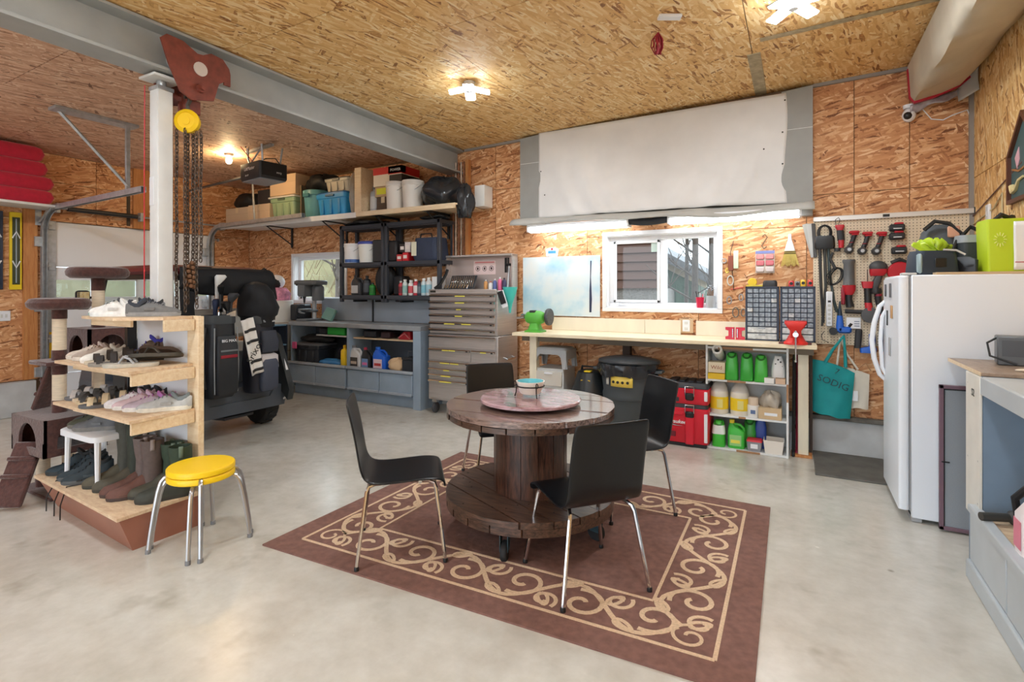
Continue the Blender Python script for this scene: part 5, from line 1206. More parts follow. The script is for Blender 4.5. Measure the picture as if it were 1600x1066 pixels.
for k, (x, z, h, c, lab) in enumerate([(-4.6, 0, .09, (196, 60, 60), 'red and white small box on the right hand middle shelf'), (-4.5, 0, .11, (206, 40, 50), 'red parts box beside the navy bag'), (-4.55, .115, .11, (50, 44, 44), 'dark parts box stacked on the red boxes'), (-4.46, .115, .13, (226, 216, 214), 'white labelled box at the top of the red stack')]):
    b = one(B().bx(-.045, .045, -.08, .08, 0, h, .003), 'parts_box', c, lab, 'box', (x, 5.44, Zm + z))
    s = B(); s.bx(-.03, .03, -.0815, -.08, h * .3, h * .7); s.done('paper_label', cmat((236, 226, 220)), b)
t = thing('tool_bag', 'large navy bag with white tag on the right hand middle shelf', 'bag', (-4.17, 5.48, Zm))
b = B(); b.loft(rloft([(0, .4, .26, .08, 0, 0), (.04, .44, .3, .1, 0, 0), (.2, .42, .28, .1, 0, 0), (.29, .4, .24, .08, 0, 0)], 5)); b.done('body', mat('navy_bag', (48, 58, 80), .7, amt=.15), t)
b = B(); b.bx(-.2, -.12, -.152, -.148, .06, .24); b.done('tag', cmat((232, 230, 206)), t)
b = B(); b.tube([(-.1, -.1, .27), (-.08, -.1, .34), (.08, -.1, .34), (.1, -.1, .27)], .01, 6); b.done('handle', BLACK, t)
jug((-5.42, 5.46, Zl), .18, .14, .27, (60, 62, 66), (30, 30, 32), (190, 192, 194), 'clear grey jug with black pump at left of the lower slate shelf')
bottle((-5.26, 5.46, Zl), .055, .27, (40, 42, 46), (24, 24, 26), (70, 76, 84), 'black bottle beside the grey jug on the lower slate shelf')
bottle((-5.16, 5.46, Zl), .045, .17, (50, 150, 60), (30, 40, 34), (40, 120, 50), 'small green can on the lower slate shelf', 'can', 'can')
lump('backpack', (28, 30, 34), 'black rounded backpack leaning on the lower slate shelf', 'backpack', (-4.95, 5.5, Zl), (.16, .12, .23), 5, amp=.06)
one(B().bx(-.07, .07, -.1, .1, 0, .26, .02), 'black_case', (32, 34, 38), 'black case behind the shelf post beside the backpack', 'case', (-4.7, 5.53, Zl))
for k, (x, r, h, c, cp, lb, lab) in enumerate([(-4.62, .032, .19, (190, 60, 70), (180, 180, 180), (120, 40, 50), 'red spray can at left of the row'), (-4.55, .036, .21, (214, 226, 222), (230, 230, 228), (150, 196, 190), 'white and teal bottle in the row of sprays'), (-4.45, .038, .2, (232, 232, 230), (226, 226, 226), (200, 80, 90), 'white bottle with red label in the row of sprays'), (-4.37, .034, .21, (196, 60, 74), (236, 236, 234), (236, 226, 222), 'red and white spray can in the row'), (-4.31, .03, .19, (60, 70, 84), (30, 32, 36), (110, 120, 130), 'dark slim spray can in the row'), (-4.24, .036, .22, (206, 222, 226), (236, 236, 236), (130, 190, 206), 'pale blue bottle in the row of sprays'), (-4.16, .04, .23, (226, 232, 234), (232, 232, 232), (160, 200, 214), 'white and blue bottle near the shelf post')]):
    bottle((x, 5.42, Zl), r, h, c, cp, lb, lab + ' on the lower slate shelf', 'spray can', 'spray_bottle', .5, 'sprays on the lower slate shelf')
one(B().bx(-.06, .06, -.09, .09, 0, .24, .003), 'box', (238, 238, 238), 'tall white box at right end of the lower slate shelf', 'box', (-4.03, 5.48, Zl))
lump('tarpaulin', (26, 27, 30), 'folded black plastic sheets on top of the left slate unit', 'tarp', (-5.3, 5.5, Zt), (.36, .18, .038), 21, .3, .3, m=BAGM)
lump('tarpaulin', (30, 31, 35), 'folded black sheet on top of the right slate unit', 'tarp', (-4.1, 5.5, Zt), (.2, .16, .036), 23, .3, .2, m=BAGM)
# ---------------------------------------------------------------- grey bench
gbn = thing('workbench', 'long grey counter bench with open bays left of the tool chest', 'workbench', (-5.34, 5.42, 0))
b = B(); b.bx(-1.22, 1.22, -.22, .25, .99, 1.05, .006); b.done('top', mat('bench_grey_top', (150, 154, 158), .4, amt=.2, scale=5), gbn)
b = B(); b.bx(-1.19, -1.16, -.2, .25, 0.1, .99); b.done('end_panel', BLUEGREY, gbn)
b = B(); b.bx(1.1, 1.22, -.22, .25, 0, .99, .003); b.done('end_panel', BLUEGREY, gbn)
b = B(); b.bx(-.06, -.02, -.2, .25, .1, .99); b.done('divider', BLUEGREY, gbn)
b = B(); b.bx(-1.19, 1.19, .23, .25, .1, 1.0); b.done('back_panel', mat('bench_inside', (84, 92, 102), .6), gbn)
b = B(); b.bx(-1.18, 1.1, -.2, .23, .4, .44); b.done('bay_floor', BLUEGREY, gbn)
b = B(); b.bx(-1.17, 1.1, -.14, .2, 0, .14); b.done('plinth', BLUEGREY, gbn)
for x0, x1 in ((-1.2, -.64), (-.635, -.05), (-.02, .55), (.555, 1.1)):
    b = B(); b.bx(x0 + .004, x1 - .004, -.235, -.205, .17, .43, .003); d_ = b.done('door', BLUEGREY, gbn)
    b = B(); b.bx(x0 + .004, x1 - .004, -.25, -.235, .165, .195, .003); b.done('bottom_lip', GREY, d_)
for x0, x1 in ((-1.21, -.05), (-.03, 1.1)):
    b = B(); b.bx(x0, x1, -.26, -.2, .44, .475, .008); b.done('front_rail', GREY, gbn)
b = B(); b.bx(-.75, -.06, -.12, .22, .85, .868); b.done('inner_shelf', WPAINT, gbn)
b = B(); b.bx(-.02, 1.1, -.12, .22, .84, .858); b.done('inner_shelf', PINE, gbn)
for x0, x1, z1 in ((-1.06, -.02, 1.38), (.0, 1.16, 1.37)):
    b = B(); b.bx(x0, x1, .255, .28, 1.052, z1, .003); b.done('splash_board', mat('splash_grey', (160, 172, 184), .4, amt=.1, scale=3), gbn)
b = B(); b.bx(-.02, .0, .24, .285, 1.05, 1.39); b.done('splash_post', DARK, gbn)
Zb = .442
tote((-6.2, 5.38, Zb), .5, .36, .3, (40, 44, 50), (96, 98, 102), 'black tote with grey lid in the left bench bay')
one(B().bx(-.045, .045, -.012, .012, -.05, .05, .01), 'pink_latch', (214, 90, 140), 'pink latch clipped on the black tote in the left bay', 'latch', (-6.38, 5.165, .71))
lump('tarpaulin', (34, 36, 38), 'black cloth thrown over the black tote in the left bay', 'cloth', (-6.16, 5.42, .745), (.3, .16, .06), 31, .8, .2)
lump('sand_bag', (62, 130, 190), 'blue plastic item on the left bay floor', 'bag', (-5.76, 5.3, Zb), (.22, .09, .05), 32, .4, .15)
bottle((-5.5, 5.28, Zb), .055, .3, (246, 206, 40), (226, 180, 20), None, 'yellow bottle against the bench divider')
one(B().bx(-.17, .17, -.1, .1, 0, .11, .01), 'organiser', (40, 180, 60), 'bright green case on the small left bay shelf', 'case', (-5.72, 5.42, .869))
one(B().bx(-.03, .03, -.05, .05, 0, .1, .003), 'small_box', (220, 170, 170), 'pinkish box beside the green case', 'box', (-5.48, 5.4, .869))
one(B().bx(-.08, .08, -.09, .09, 0, .1, .02), 'black_case', (40, 42, 46), 'small dark case left of the green case', 'case', (-6.0, 5.42, .869))
lump('cable_heap', (40, 36, 48), 'dark heap of cable behind the yellow bottle', 'cable', (-5.68, 5.52, Zb), (.16, .1, .14), 35, .6, .3)
for x, w_, c, lab in ((-5.1, .22, (50, 52, 58), 'dark grey case at left on the right bay shelf'), (-4.82, .16, (60, 40, 44), 'dark maroon tool in the middle of the right bay shelf')):
    one(B().bx(-w_ / 2, w_ / 2, -.09, .09, 0, .09, .015), 'tool_case', c, lab, 'case', (x, 5.42, .859))
t = thing('floor_jack', 'small red jack at right on the right bay shelf', 'jack', (-4.5, 5.4, .859))
b = B(); b.loft(rloft([(0, .2, .12, .02, 0, 0), (.05, .18, .1, .02, 0, 0), (.1, .1, .08, .02, .02, 0)])); b.done('body', cmat((180, 30, 40)), t)
b = B(); b.tube([(-.1, -.05, .02), (0, -.05, .08), (.09, -.05, .01)], .01, 5); b.done('arm', cmat((210, 120, 120)), t)
jug((-5.29, 5.3, Zb), .2, .11, .3, (206, 206, 208), (120, 120, 122), (70, 64, 60), 'silver oil jug at left of the right bay', lab2=(200, 180, 160))
jug((-5.1, 5.31, Zb), .16, .11, .28, (34, 34, 38), (170, 40, 70), (120, 150, 196), 'black oil jug with pink cap in the right bay', lab2=(226, 120, 170))
jug((-4.86, 5.31, Zb), .22, .13, .3, (30, 96, 206), (40, 110, 214), (226, 200, 206), 'bright blue jug in the right bay', lab2=(190, 60, 60))
lump('paper_bag', (206, 176, 140), 'crumpled brown paper bag in the right bay', 'bag', (-4.58, 5.32, Zb), (.15, .1, .09), 38, .8, .25)
t = thing('car_battery', 'black battery with lifting handle at right end of the right bay', 'battery', (-4.35, 5.32, Zb))
b = B(); b.bx(-.1, .1, -.085, .085, 0, .17, .008); b.bx(-.105, .105, -.09, .09, .17, .2, .006); b.done('case', cmat((44, 48, 54)), t)
b = B(); b.tube([(-.07, 0, .19), (-.06, 0, .27), (.06, 0, .27), (.07, 0, .19)], .008, 6); b.done('handle', cmat((80, 84, 90)), t)
# drill press on the bench
dp = thing('drill_press', 'grey drill press standing on left end of the grey bench', 'drill press', (-6.36, 5.44, 1.05))
DG = mat('press_grey', (104, 108, 112), .45)
b = B(); b.bx(-.12, .1, -.17, .15, 0, .03, .008); b.done('base', DG, dp)
b = B(); b.tube([(0, .06, .03), (0, .06, .5)], .032, 14); b.done('column', GALV, dp)
b = B(); b.lathe([(.001, 0), (.1, 0), (.1, .018), (.001, .018)], (-.05, -.06, .16), 20); b.bx(-.05, .05, -.06, .1, .13, .165, .01); b.done('table', DG, dp)
b = B(); b.loft(rloft([(.36, .13, .3, .03, -.02, -.02), (.38, .15, .32, .03, -.02, -.02), (.53, .15, .32, .03, -.02, -.02)])); b.done('head', DG, dp)
b = B(); b.loft(rloft([(.532, .44, .26, .06, .02, -.02), (.545, .46, .28, .06, .02, -.02), (.585, .46, .28, .06, .02, -.02), (.6, .42, .24, .06, .02, -.02)])); b.done('belt_cover', DG, dp)
b = B(); b.loft(rloft([(.3, .13, .13, .04, .15, .0), (.32, .15, .15, .05, .15, .0), (.5, .15, .15, .05, .15, .0), (.53, .1, .1, .04, .15, .0)])); b.done('motor', DG, dp)
b = B(); b.tube([(0, -.12, .43), (0, -.12, .34)], [.03, .026], 12); b.tube([(0, -.12, .34), (0, -.12, .27)], [.02, .012], 10); b.tube([(0, -.12, .27), (0, -.12, .19)], .004, 6); b.done('spindle', DARK, dp)
for k in range(3):
    a = k * 2.09 + .4; b = B(); b.tube([(-.1, -.06, .46), (-.12, -.06 + .12 * math.cos(a), .46 + .12 * math.sin(a))], .006, 5); b.ell((-.12, -.06 + .12 * math.cos(a), .46 + .12 * math.sin(a)), (.014, .014, .014), 8, 6); b.done('feed_handle', BLACK, dp)
t = thing('bench_sander', 'dark grey disc sander left of the drill press', 'sander', (-6.68, 5.5, 1.05 - .0))
b = B(); b.bx(-.12, .1, -.15, .15, .0, .24, .02); b.lathe([(.001, 0), (.1, 0), (.1, .02), (.001, .02)], (.1, -.06, .14), 20, axis='x'); b.done('body', DARK, t)
b = B(); b.tube([(.1, -.1, .14), (.2, -.14, .12), (.3, -.16, .115)], [.02, .014, .01], 8); b.done('arm', GALV, t)
one(B().bx(-.11, .11, -.02, .02, -.08, .1, .004, RX(R(-25)) @ RY(R(12))), 'glass_block', mat('teal_glass', (120, 166, 160), .25), 'leaning teal tinted sheet with straps right of the drill press', 'sheet', (-6.05, 5.5, 1.14))
# ---------------------------------------------------------------- tool chest
tc_ = thing('tool_chest', 'stainless steel rolling tool chest with open lid', 'tool chest', (-3.48, 5.4, 0))
X0, X1, Y0 = -.49, .49, -.25
b = B(); b.bx(X0, X1, Y0 + .02, .25, .17, .97, .004); b.done('lower_cabinet', STAIN, tc_)
b = B(); b.bx(X0 + .01, X1 - .01, Y0 + .03, .25, .975, 1.5, .004); b.done('upper_chest', STAIN, tc_)
SEAM = cmat((40, 38, 38)); LABY = cmat((236, 226, 90))
def drawer(x0, x1, z0, z1, labs, hook=True):
    b = B(); b.bx(x0, x1, Y0, Y0 + .022, z0 + .004, z1 - .012, .003); d = b.done('drawer', STAIN, tc_)
    b = B(); b.prism([(Y0 - .02, z1 - .03), (Y0 + .002, z1 - .036), (Y0 + .002, z1 - .008), (Y0 - .012, z1 - .006), (Y0 - .022, z1 - .016)], x1 - x0, T(x0, 0, 0) @ RZ(pi / 2) @ RX(pi / 2)); b.done('pull_lip', CHROME, d)
    for a, c in labs: b = B(); b.bx(x0 + (x1 - x0) * a, x0 + (x1 - x0) * c, Y0 - .0235, Y0 - .016, z1 - .028, z1 - .017); b.done('yellow_strip', LABY, d)
    if hook: b = B(); b.bx(x1 - .05, x1 - .03, Y0 - .026, Y0 - .01, z1 - .03, z1 - .015); b.done('latch', BLACK, d)
zs = [1.455, 1.375, 1.296, 1.218, 1.124, 1.045, .985]
labs = [[(.42, .57)], [(.42, .56)], [(.44, .51)], [(.42, .53)], [(.25, .41), (.52, .66)], []]
for k in range(6): drawer(X0 + .03, X1 - .03, zs[k + 1], zs[k], labs[k])
b = B(); b.bx(X0 + .012, X1 - .012, Y0 + .0, Y0 + .02, 1.46, 1.515, .004); b.done('top_rail', STAIN, tc_)
b = B(); b.bx(X0 + .04, X0 + .12, Y0 - .003, Y0, 1.475, 1.5); b.done('maker_badge', cmat((40, 40, 30)), tc_)
drawer(X0 + .02, X1 - .02, .81, .965, [], False)
xm = X0 + .62
for z0, z1, lb in ((.655, .805, [(.35, .5), (.51, .66)]), (.57, .65, [(.3, .52), (.55, .74)]), (.5, .565, [(.38, .52)]), (.43, .495, [(.32, .55)]), (.19, .425, [(.28, .57)])): drawer(X0 + .02, xm, z0, z1, lb)
for z0, z1, lb in ((.655, .805, [(.4, .64)]), (.5, .65, []), (.35, .495, []), (.19, .345, [])): drawer(xm + .02, X1 - .02, z0, z1, lb)
b = B(); b.bx(X0 + .005, X1 - .005, .22, .245, 1.5, 1.94, .004); b.done('lid', mat('lid_steel', (200, 188, 184), .38, .6), tc_)
b = B(); b.bx(X0, X1, .1, .25, 1.92, 1.945, .004); b.bx(X0, X0 + .02, .12, .25, 1.52, 1.93); b.bx(X1 - .02, X1, .12, .25, 1.52, 1.93); b.done('lid_rim', STAIN, tc_)
sg = B(); sg.bx(-.12, .2, .2165, .2195, 1.7, 1.87); sg = sg.done('warning_sheet', cmat((232, 208, 206)), tc_)
b = B(); b.bx(-.1, .18, .2155, .2165, 1.845, 1.86); b.done('red_heading', cmat((220, 130, 130)), sg)
for k in range(3):
    px_ = -.06 + k * .1; b = B(); b.tube([(px_ + .03 * math.cos(a), .2145, 1.775 + .03 * math.sin(a)) for a in [pi * q / 8 for q in range(16)]], .003, 4, True); b.ell((px_, .2145, 1.775), (.013, .0015, .018), 8, 6); b.done('pictogram', cmat((60, 40, 40)), sg)
b = B(); b.bx(.33, .36, .212, .218, 1.72, 1.9, 0, T(.0, 0, 0)); b.bx(.37, .39, .212, .218, 1.72, 1.9); b.done('black_strips', BLACK, tc_)
for sx in (-1, 1):
    for y in (-.18, .18):
        b = B(); b.bx(sx * .42 - .035, sx * .42 + .035, y - .03, y + .03, .135, .17); c = b.done('caster', CHROME, tc_)
        b = B(); b.lathe([(.001, -.018), (.055, -.018), (.065, -.01), (.065, .01), (.055, .018), (.001, .018)], (sx * .42, y, .066), 18, axis='x'); b.done('wheel', mat('wheel_grey', (70, 70, 74), .6), c)
b = B(); b.tube([(X1, -.1, .72), (X1 + .05, -.1, .7), (X1 + .05, .1, .7), (X1, .1, .72)], .012, 8); b.done('side_handle', CHROME, tc_)
ZT = 1.501
t = thing('socket_tray', 'folded black tray of sockets on top of the tool chest', 'tool set', (-3.66, 5.42, ZT + .012))
b = B(); b.box((0, 0, .08), (.38, .015, .22), .006, RX(R(-24))); b.box((.0, -.1, -.0), (.4, .14, .02), .006); b.done('tray', DARK, t)
b = B()
for k in range(12): b.box((-.16 + k * .029, -.012, .1), (.011, .012, .15), .002, RX(R(-24)))
b.done('wrench', CHROME, t, kind='stuff')
b = B()
for k in range(9): b.tube([(-.16 + k * .04, -.13, .01), (-.16 + k * .04, -.1, .05)], .012, 8)
b.done('socket', CHROME, t, kind='stuff')
b = B(); b.tube([(-.3, -.14, .0), (-.26, -.08, .05), (-.23, 0, .18), (-.22, .02, .24)], .02, 6); one(b, 'hose', BLACK, 'black curved hose at left of the socket tray', 'hose', (-3.66, 5.42, ZT + .022))
for x, r, h, c, cp, lab in ((-3.34, .025, .13, (206, 150, 90), (230, 226, 220), 'amber bottle on the tool chest'), (-3.27, .028, .11, (226, 226, 224), (220, 120, 80), 'white jar with orange top on the tool chest'), (-3.21, .024, .14, (90, 110, 170), (230, 230, 230), 'blue and white tube on the tool chest'), (-3.14, .026, .16, (226, 110, 150), (236, 236, 236), 'pink bottle on the tool chest'), (-3.08, .026, .15, (60, 56, 90), (40, 40, 50), 'dark blue bottle on the tool chest')):
    bottle((x, 5.48, ZT), r, h, c, cp, None, lab)
rd = random.Random(4)
for k, lab in enumerate(('left', 'middle', 'right')):
    b = B(); b.tube([(-.05, 0, .006), (.06, .02, .006)], .006, 6); b.lathe([(.012, 0), (.012, .012), (.006, .012)], (.065, .02, .0), 8); one(b, 'ratchet', CHROME, '%s of three chrome ratchets in the chest tray' % lab, 'tool', (-3.4 + k * .12, 5.3, ZT), rd.uniform(-.5, .5))
t = thing('hammer', 'black handled hammer standing in the right of the open chest', 'hammer', (-3.05, 5.5, ZT))
b = B(); b.tube([(0, 0, 0), (.0, .05, .3)], [.014, .01], 8); b.done('handle', GALV, t)
b = B(); b.tube([(-.05, .05, .31), (.05, .05, .31)], .016, 8); b.done('head', BLACK, t)
t = thing('funnel', 'turquoise funnel holder clipped on the right side of the tool chest', 'funnel', (-2.92, 5.33, 1.5))
b = B(); b.lathe([(.02, -.2), (.03, -.15), (.075, -.02), (.085, .04), (.08, .04), (.07, -.02), (.02, -.15)], n=20); b.done('cup', cmat((70, 190, 180), .4), t)
b = B(); b.lathe([(.012, -.26), (.02, -.2)], n=12); b.done('spout', cmat((70, 190, 180), .4), t)
t = thing('test_meter', 'black and white meter hanging below the turquoise funnel', 'meter', (-2.94, 5.17, 1.42), 0)
b = B(); b.box((0, 0, 0), (.07, .02, .15), .006, RY(R(-20))); b.done('screen', BLACK, t)
b = B(); b.box((.0, .012, -.02), (.08, .012, .2), .006, RY(R(-20))); b.done('frame', WHITE, t)
# ---------------------------------------------------------------- grey box with white canvas
fb = thing('boxed_opening', 'grey framed box with sagging white canvas above the window', 'canvas panel', (-1.4, YB, 0))
BOXG = mat('box_grey', (156, 156, 152), .6, amt=.08, scale=5)
zt = zc(-1.4) - .02
for nm, pts in (('left_board', [(-1.54, 2.29), (-1.27, 2.29), (-1.27, zt - .03), (-1.54, zt - .05)]), ('right_board', [(1.27, 2.2), (1.53, 2.2), (1.53, zt + .03), (1.27, zt + .01)])):
    b = B(); b.prism(pts, .1, RX(pi / 2)); o_ = b.done(nm, BOXG, fb)
    b = B(); x = sum(p[0] for p in pts) / 4; b.bx(x - .13, x + .13, -.1025, -.1, 3.02, 3.024); b.done('joint_line', WPAINT, o_)
b = B(); b.bx(-1.3, 1.3, -.06, 0, 2.3, 3.36); b.done('back_board', BOXG, fb)
CANV = mat('canvas', (230, 228, 226), .85, amt=.09, scale=2.2, bump=.08)
def canv(u, v):
    x = -1.29 + 2.6 * u; zt_ = zt - .01 + .012 * (u - .5); zb = 2.35 - .02 * u
    z = zt_ * (1 - v) + zb * v
    s = math.sin(pi * u); d = .1 + .085 * v * v * s + .02 * s * v
    for c, k, a in ((.22, 3.2, .05), (.3, 3.2, .03), (.4, -2.6, .025), (.62, -3., .02), (.7, -3.0, .05), (.84, -2.4, .075), (.9, -2.4, .04), (.12, 3.5, .04)):
        t_ = (u - c) - (v - .6) * .22 * (1 if k > 0 else -1) * v; d += a * math.exp(-(t_ * 30) ** 2) * v * (1.3 - v * .5)
    d += .006 * math.sin(23 * u + 9 * v) * v
    return (x + .012 * math.sin(7 * v) * (1 if u > .9 else 0), -d, z)
b = B(); b.grid(canv, 110, 30); b.done('canvas', CANV, fb, solid=.004)
b = B(); b.grid(lambda u, v: (-1.56 + 3.1 * u, -.04 - .27 * math.sin(pi * v * .5) - .02 * math.sin(12 * u + 2 * v), 2.36 - .03 * u - .1 * (1 - math.cos(pi * v * .5)) * 1.0 + .012 * math.sin(19 * u + 3 * v) * v + .02 * math.sin(6 * u) * v), 60, 6); b.done('bottom_flap', mat('canvas_grey', (186, 184, 178), .8, amt=.12, scale=4), fb, solid=.006)
b = B(); b.grid(lambda u, v: (-.16 + .4 * u, -.24 - .04 * math.sin(pi * v), 2.2 + .07 * (1 - v) - .018 * math.sin(pi * u)), 12, 5); b.done('black_flap', mat('black_flap', (34, 38, 46), .7, bump=.2), fb, solid=.01)
b = B()
for x, z in ((-1.25, 2.9), (-1.2, 2.62), (1.28, 2.7), (1.28, 3.0), (1.3, 3.3), (1.02, 2.55), (1.12, 2.86)): b.ell((x, -.13, z), (.008, .004, .008), 6, 4)
b.done('staple', BLACK, fb, kind='stuff')
# ---------------------------------------------------------------- workbench along the wall
wb = thing('long_workbench', 'long pale wooden workbench under the window', 'workbench', (-1.35, 5.4, 0))
b = B(); b.bx(-1.42, 1.5, -.3, .3, 1.0, 1.035, .003); b.done('top', BENCHTOP, wb)
b = B(); b.bx(-1.4, 1.48, -.1, -.06, .93, 1.0, .002); b.done('frame_rail', mat('rail_taupe', (120, 108, 92), .7), wb)  # rail in one even grey-brown
for x0, x1 in ((-1.2, -.1), (-.1, .28), (.43, 1.0)):
    b = B(); b.bx(x0, x1 - .003, .29, .31, 1.036, 1.185, .002); b.done('splash_board', mat('splash_cream', (240, 228, 206), .5, amt=.08, scale=6, stretch=(1, 1, .3)), wb)
LEGM = mat('leg_cream', (236, 226, 202), .6, amt=.12, scale=5, stretch=(3, 3, .6))
for x, y in ((-1.24, -.1), (1.4, .04)):
    b = B(); b.bx(x - .042, x + .042, y - .042, y + .042, .02, 1.0, .003); l_ = b.done('leg', LEGM, wb)
    b = B(); b.bx(x - .1, x + .07, y - .07, y + .09, 0, .022, .002); b.done('foot_block', STUD, l_)
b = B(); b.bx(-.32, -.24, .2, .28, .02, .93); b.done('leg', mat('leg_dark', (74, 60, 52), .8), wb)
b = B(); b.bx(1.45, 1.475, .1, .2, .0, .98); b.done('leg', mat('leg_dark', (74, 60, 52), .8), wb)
WZ = 1.036
t = thing('wall_outlet', 'white outlet with wooden surround in the workbench splash board', 'outlet', (-1.02, 5.705, 1.13))
b = B(); b.box((0, 0, 0), (.075, .012, .12), .004); b.done('plate', WHITE, t)
b = B(); b.box((0, .004, 0), (.14, .01, .15), .002); b.done('surround', mat('surround_wood', (206, 176, 140), .6), t)
for z in (-.03, .03): b = B(); b.box((0, -.008, z), (.034, .004, .028), .004); b.done('socket', cmat((214, 214, 210)), t)
# bench grinder
bg = thing('bench_grinder', 'green bench grinder at left end of the long workbench', 'grinder', (-2.58, 5.3, WZ))
GG = mat('grinder_green', (92, 178, 66), .4)
b = B(); b.loft(rloft([(0, .2, .2, .03, 0, 0), (.012, .2, .2, .03, 0, 0), (.03, .14, .14, .03, 0, 0), (.1, .1, .1, .03, 0, 0), (.13, .12, .1, .03, 0, 0)])); b.done('foot', GG, bg)
b = B(); b.lathe([(.03, -.12), (.06, -.1), (.075, -.06), (.08, 0), (.075, .06), (.06, .1), (.03, .12)], (0, 0, .16), 24, axis='x'); b.done('motor', GG, bg)
b = B(); b.bx(-.035, .035, -.056, -.046, .03, .075, .004); b.done('switch_plate', BLACK, bg)
b = B(); b.bx(-.05, .02, -.06, .02, .215, .242, .008); b.done('top_plate', DARK, bg)
b = B(); b.lathe([(.001, 0), (.09, 0), (.094, .008), (.094, .03), (.09, .038), (.001, .038)], (.15, 0, .17), 28, axis='x'); b.tube([(.1, 0, .17), (.16, 0, .17)], .028, 12); b.done('wheel', mat('wire_wheel', (92, 92, 94), .5, .7, amt=.3, scale=60), bg)
b = B(); b.lathe([(.001, 0), (.02, 0), (.03, .01), (.03, .05), (.001, .05)], (-.18, 0, .17), 14, axis='x'); b.tube([(-.24, 0, .15), (-.12, 0, .16)], .012, 8); b.done('left_spindle', CHROME, bg)
# drawer cabinets
CABN = mat('cabinet_navy', (52, 62, 82), .45); CLEAR = mat('clear_drawer', (150, 160, 170), .25, amt=.45, scale=45)
CLEAR2 = mat('clear_drawer_pale', (204, 208, 208), .25, amt=.35, scale=35)
def parts_cab(x0, label, pale, missing):
    t = thing('parts_cabinet', label, 'cabinet', (x0 + .14, 5.45, WZ))
    b = B(); W, Hh, D = .28, .5, .16
    b.bx(-W / 2, W / 2, -D / 2 + .012, D / 2, 0, Hh, .003)
    b.done('carcass', CABN, t)
    b = B(); b.bx(-W / 2, -W / 2 + .012, -D / 2, D / 2, 0, Hh); b.bx(W / 2 - .012, W / 2, -D / 2, D / 2, 0, Hh); b.bx(-W / 2, W / 2, -D / 2, D / 2, 0, .014); b.bx(-W / 2, W / 2, -D / 2, D / 2, Hh - .014, Hh); b.done('rim', CABN, t)
    z = Hh - .02; rh = .044; cw = (W - .03) / 5
    for r in range(8):
        for c in range(5):
            if (r, c) in missing: continue
            x = -W / 2 + .015 + c * cw; p = .03 if (r * 5 + c) in pale else .0
            b = B(); b.bx(x + .003, x + cw - .003, -D / 2 - .004 - p * .4, -D / 2 + .02, z - rh + .006, z - .002, .003); d = b.done('small_drawer', CLEAR2 if (r * 5 + c) in pale else CLEAR, t)
            b = B(); b.bx(x + cw * .3, x + cw * .7, -D / 2 - .012 - p * .4, -D / 2 - .003 - p * .4, z - .014, z - .008); b.done('drawer_lip', CLEAR, d)
        z -= rh
    for r in range(2):
        b = B(); b.bx(-W / 2 + .018, W / 2 - .018, -D / 2 - .004, -D / 2 + .02, z - .055, z - .004, .004); d = b.done('wide_drawer', CLEAR2, t)
        b = B(); b.bx(-.03, .03, -D / 2 - .012, -D / 2 - .003, z - .018, z - .01); b.done('drawer_lip', CLEAR, d); z -= .06
    return t
parts_cab(-.425, 'left navy cabinet of small clear drawers on the workbench', {14, 20}, {(4, 0)} - {(4, 0)})
parts_cab(-.135, 'right navy cabinet of small clear drawers behind the red vise', {12, 26}, {(5, 1)} - {(5, 1)})
ZC_ = WZ + .501
lab = [('tape_measure', (-.37, 5.44), (.07, .07, .05), (240, 200, 40), 'yellow tape dispenser on the left drawer cabinet'), ('spirit_level', (-.3, 5.4), (.12, .03, .02), (226, 206, 60), 'yellow level lying on the left drawer cabinet')]
b = B(); b.lathe([(.001, -.012), (.035, -.012), (.04, -.006), (.04, .006), (.035, .012), (.001, .012)], (0, 0, .04), 20, axis='y'); one(b, 'tape_roll', (240, 206, 50), 'yellow tape roll standing on the left drawer cabinet', 'tape', (-.37, 5.44, ZC_))
one(B().bx(-.07, .07, -.015, .015, 0, .014, .002), 'ruler', (226, 206, 60), 'yellow rule lying before the tape roll on the left cabinet', 'ruler', (-.35, 5.39, ZC_))
b = B(); b.loft(rloft([(0, .12, .1, .02, 0, 0), (.04, .12, .1, .03, 0, 0), (.056, .1, .08, .03, 0, 0)])); one(b, 'case', (40, 42, 46), 'black rounded case on right of the left drawer cabinet', 'case', (-.22, 5.44, ZC_))
for x, c, h, lb in ((-.045, (206, 36, 50), .052, 'red tape measure on the right drawer cabinet'), (.005, (120, 124, 128), .045, 'grey tape measure beside the red one on the right cabinet'), (.05, (236, 190, 40), .06, 'yellow tape measure on the right drawer cabinet'), (.105, (214, 60, 50), .058, 'orange-red tape measure at right end of the right cabinet')):
    t = thing('tape_measure', lb, 'tape measure', (x, 5.44, ZC_)); b = B(); b.loft(rloft([(0, .044, .06, .01, 0, 0), (h * .6, .044, .06, .012, 0, 0), (h, .04, .035, .012, 0, 0)])); b.done('case', cmat(c, .35), t); b = B(); b.lathe([(.001, 0), (.014, 0), (.014, .003), (.001, .003)], (0, -.032, h * .5), 12, axis='y'); b.done('hub', BLACK, t)
# red magnetic squares
for k, x in enumerate((-.555, -.475)):
    b = B(); sgn = 1 if k == 0 else -1
    pts = [(-.045, 0), (.035, 0), (.035, .115), (-.045, .115), (-.045, .09), (-.018, .082), (-.018, .033), (-.045, .025)]
    b.prism([(sgn * x_, z) for x_, z in pts], .03, RX(pi / 2)); o = one(b, 'magnet_square', mat('magnet_red', (206, 36, 66), .4), ['left', 'right'][k] + ' red magnetic welding square leaning at the splash board', 'clamp', (x, 5.4, WZ))
    s = B(); s.tube([(sgn * .02, -.034, .02), (sgn * .02, -.034, .1)], .006, 6); s.done('rod', CHROME, o)
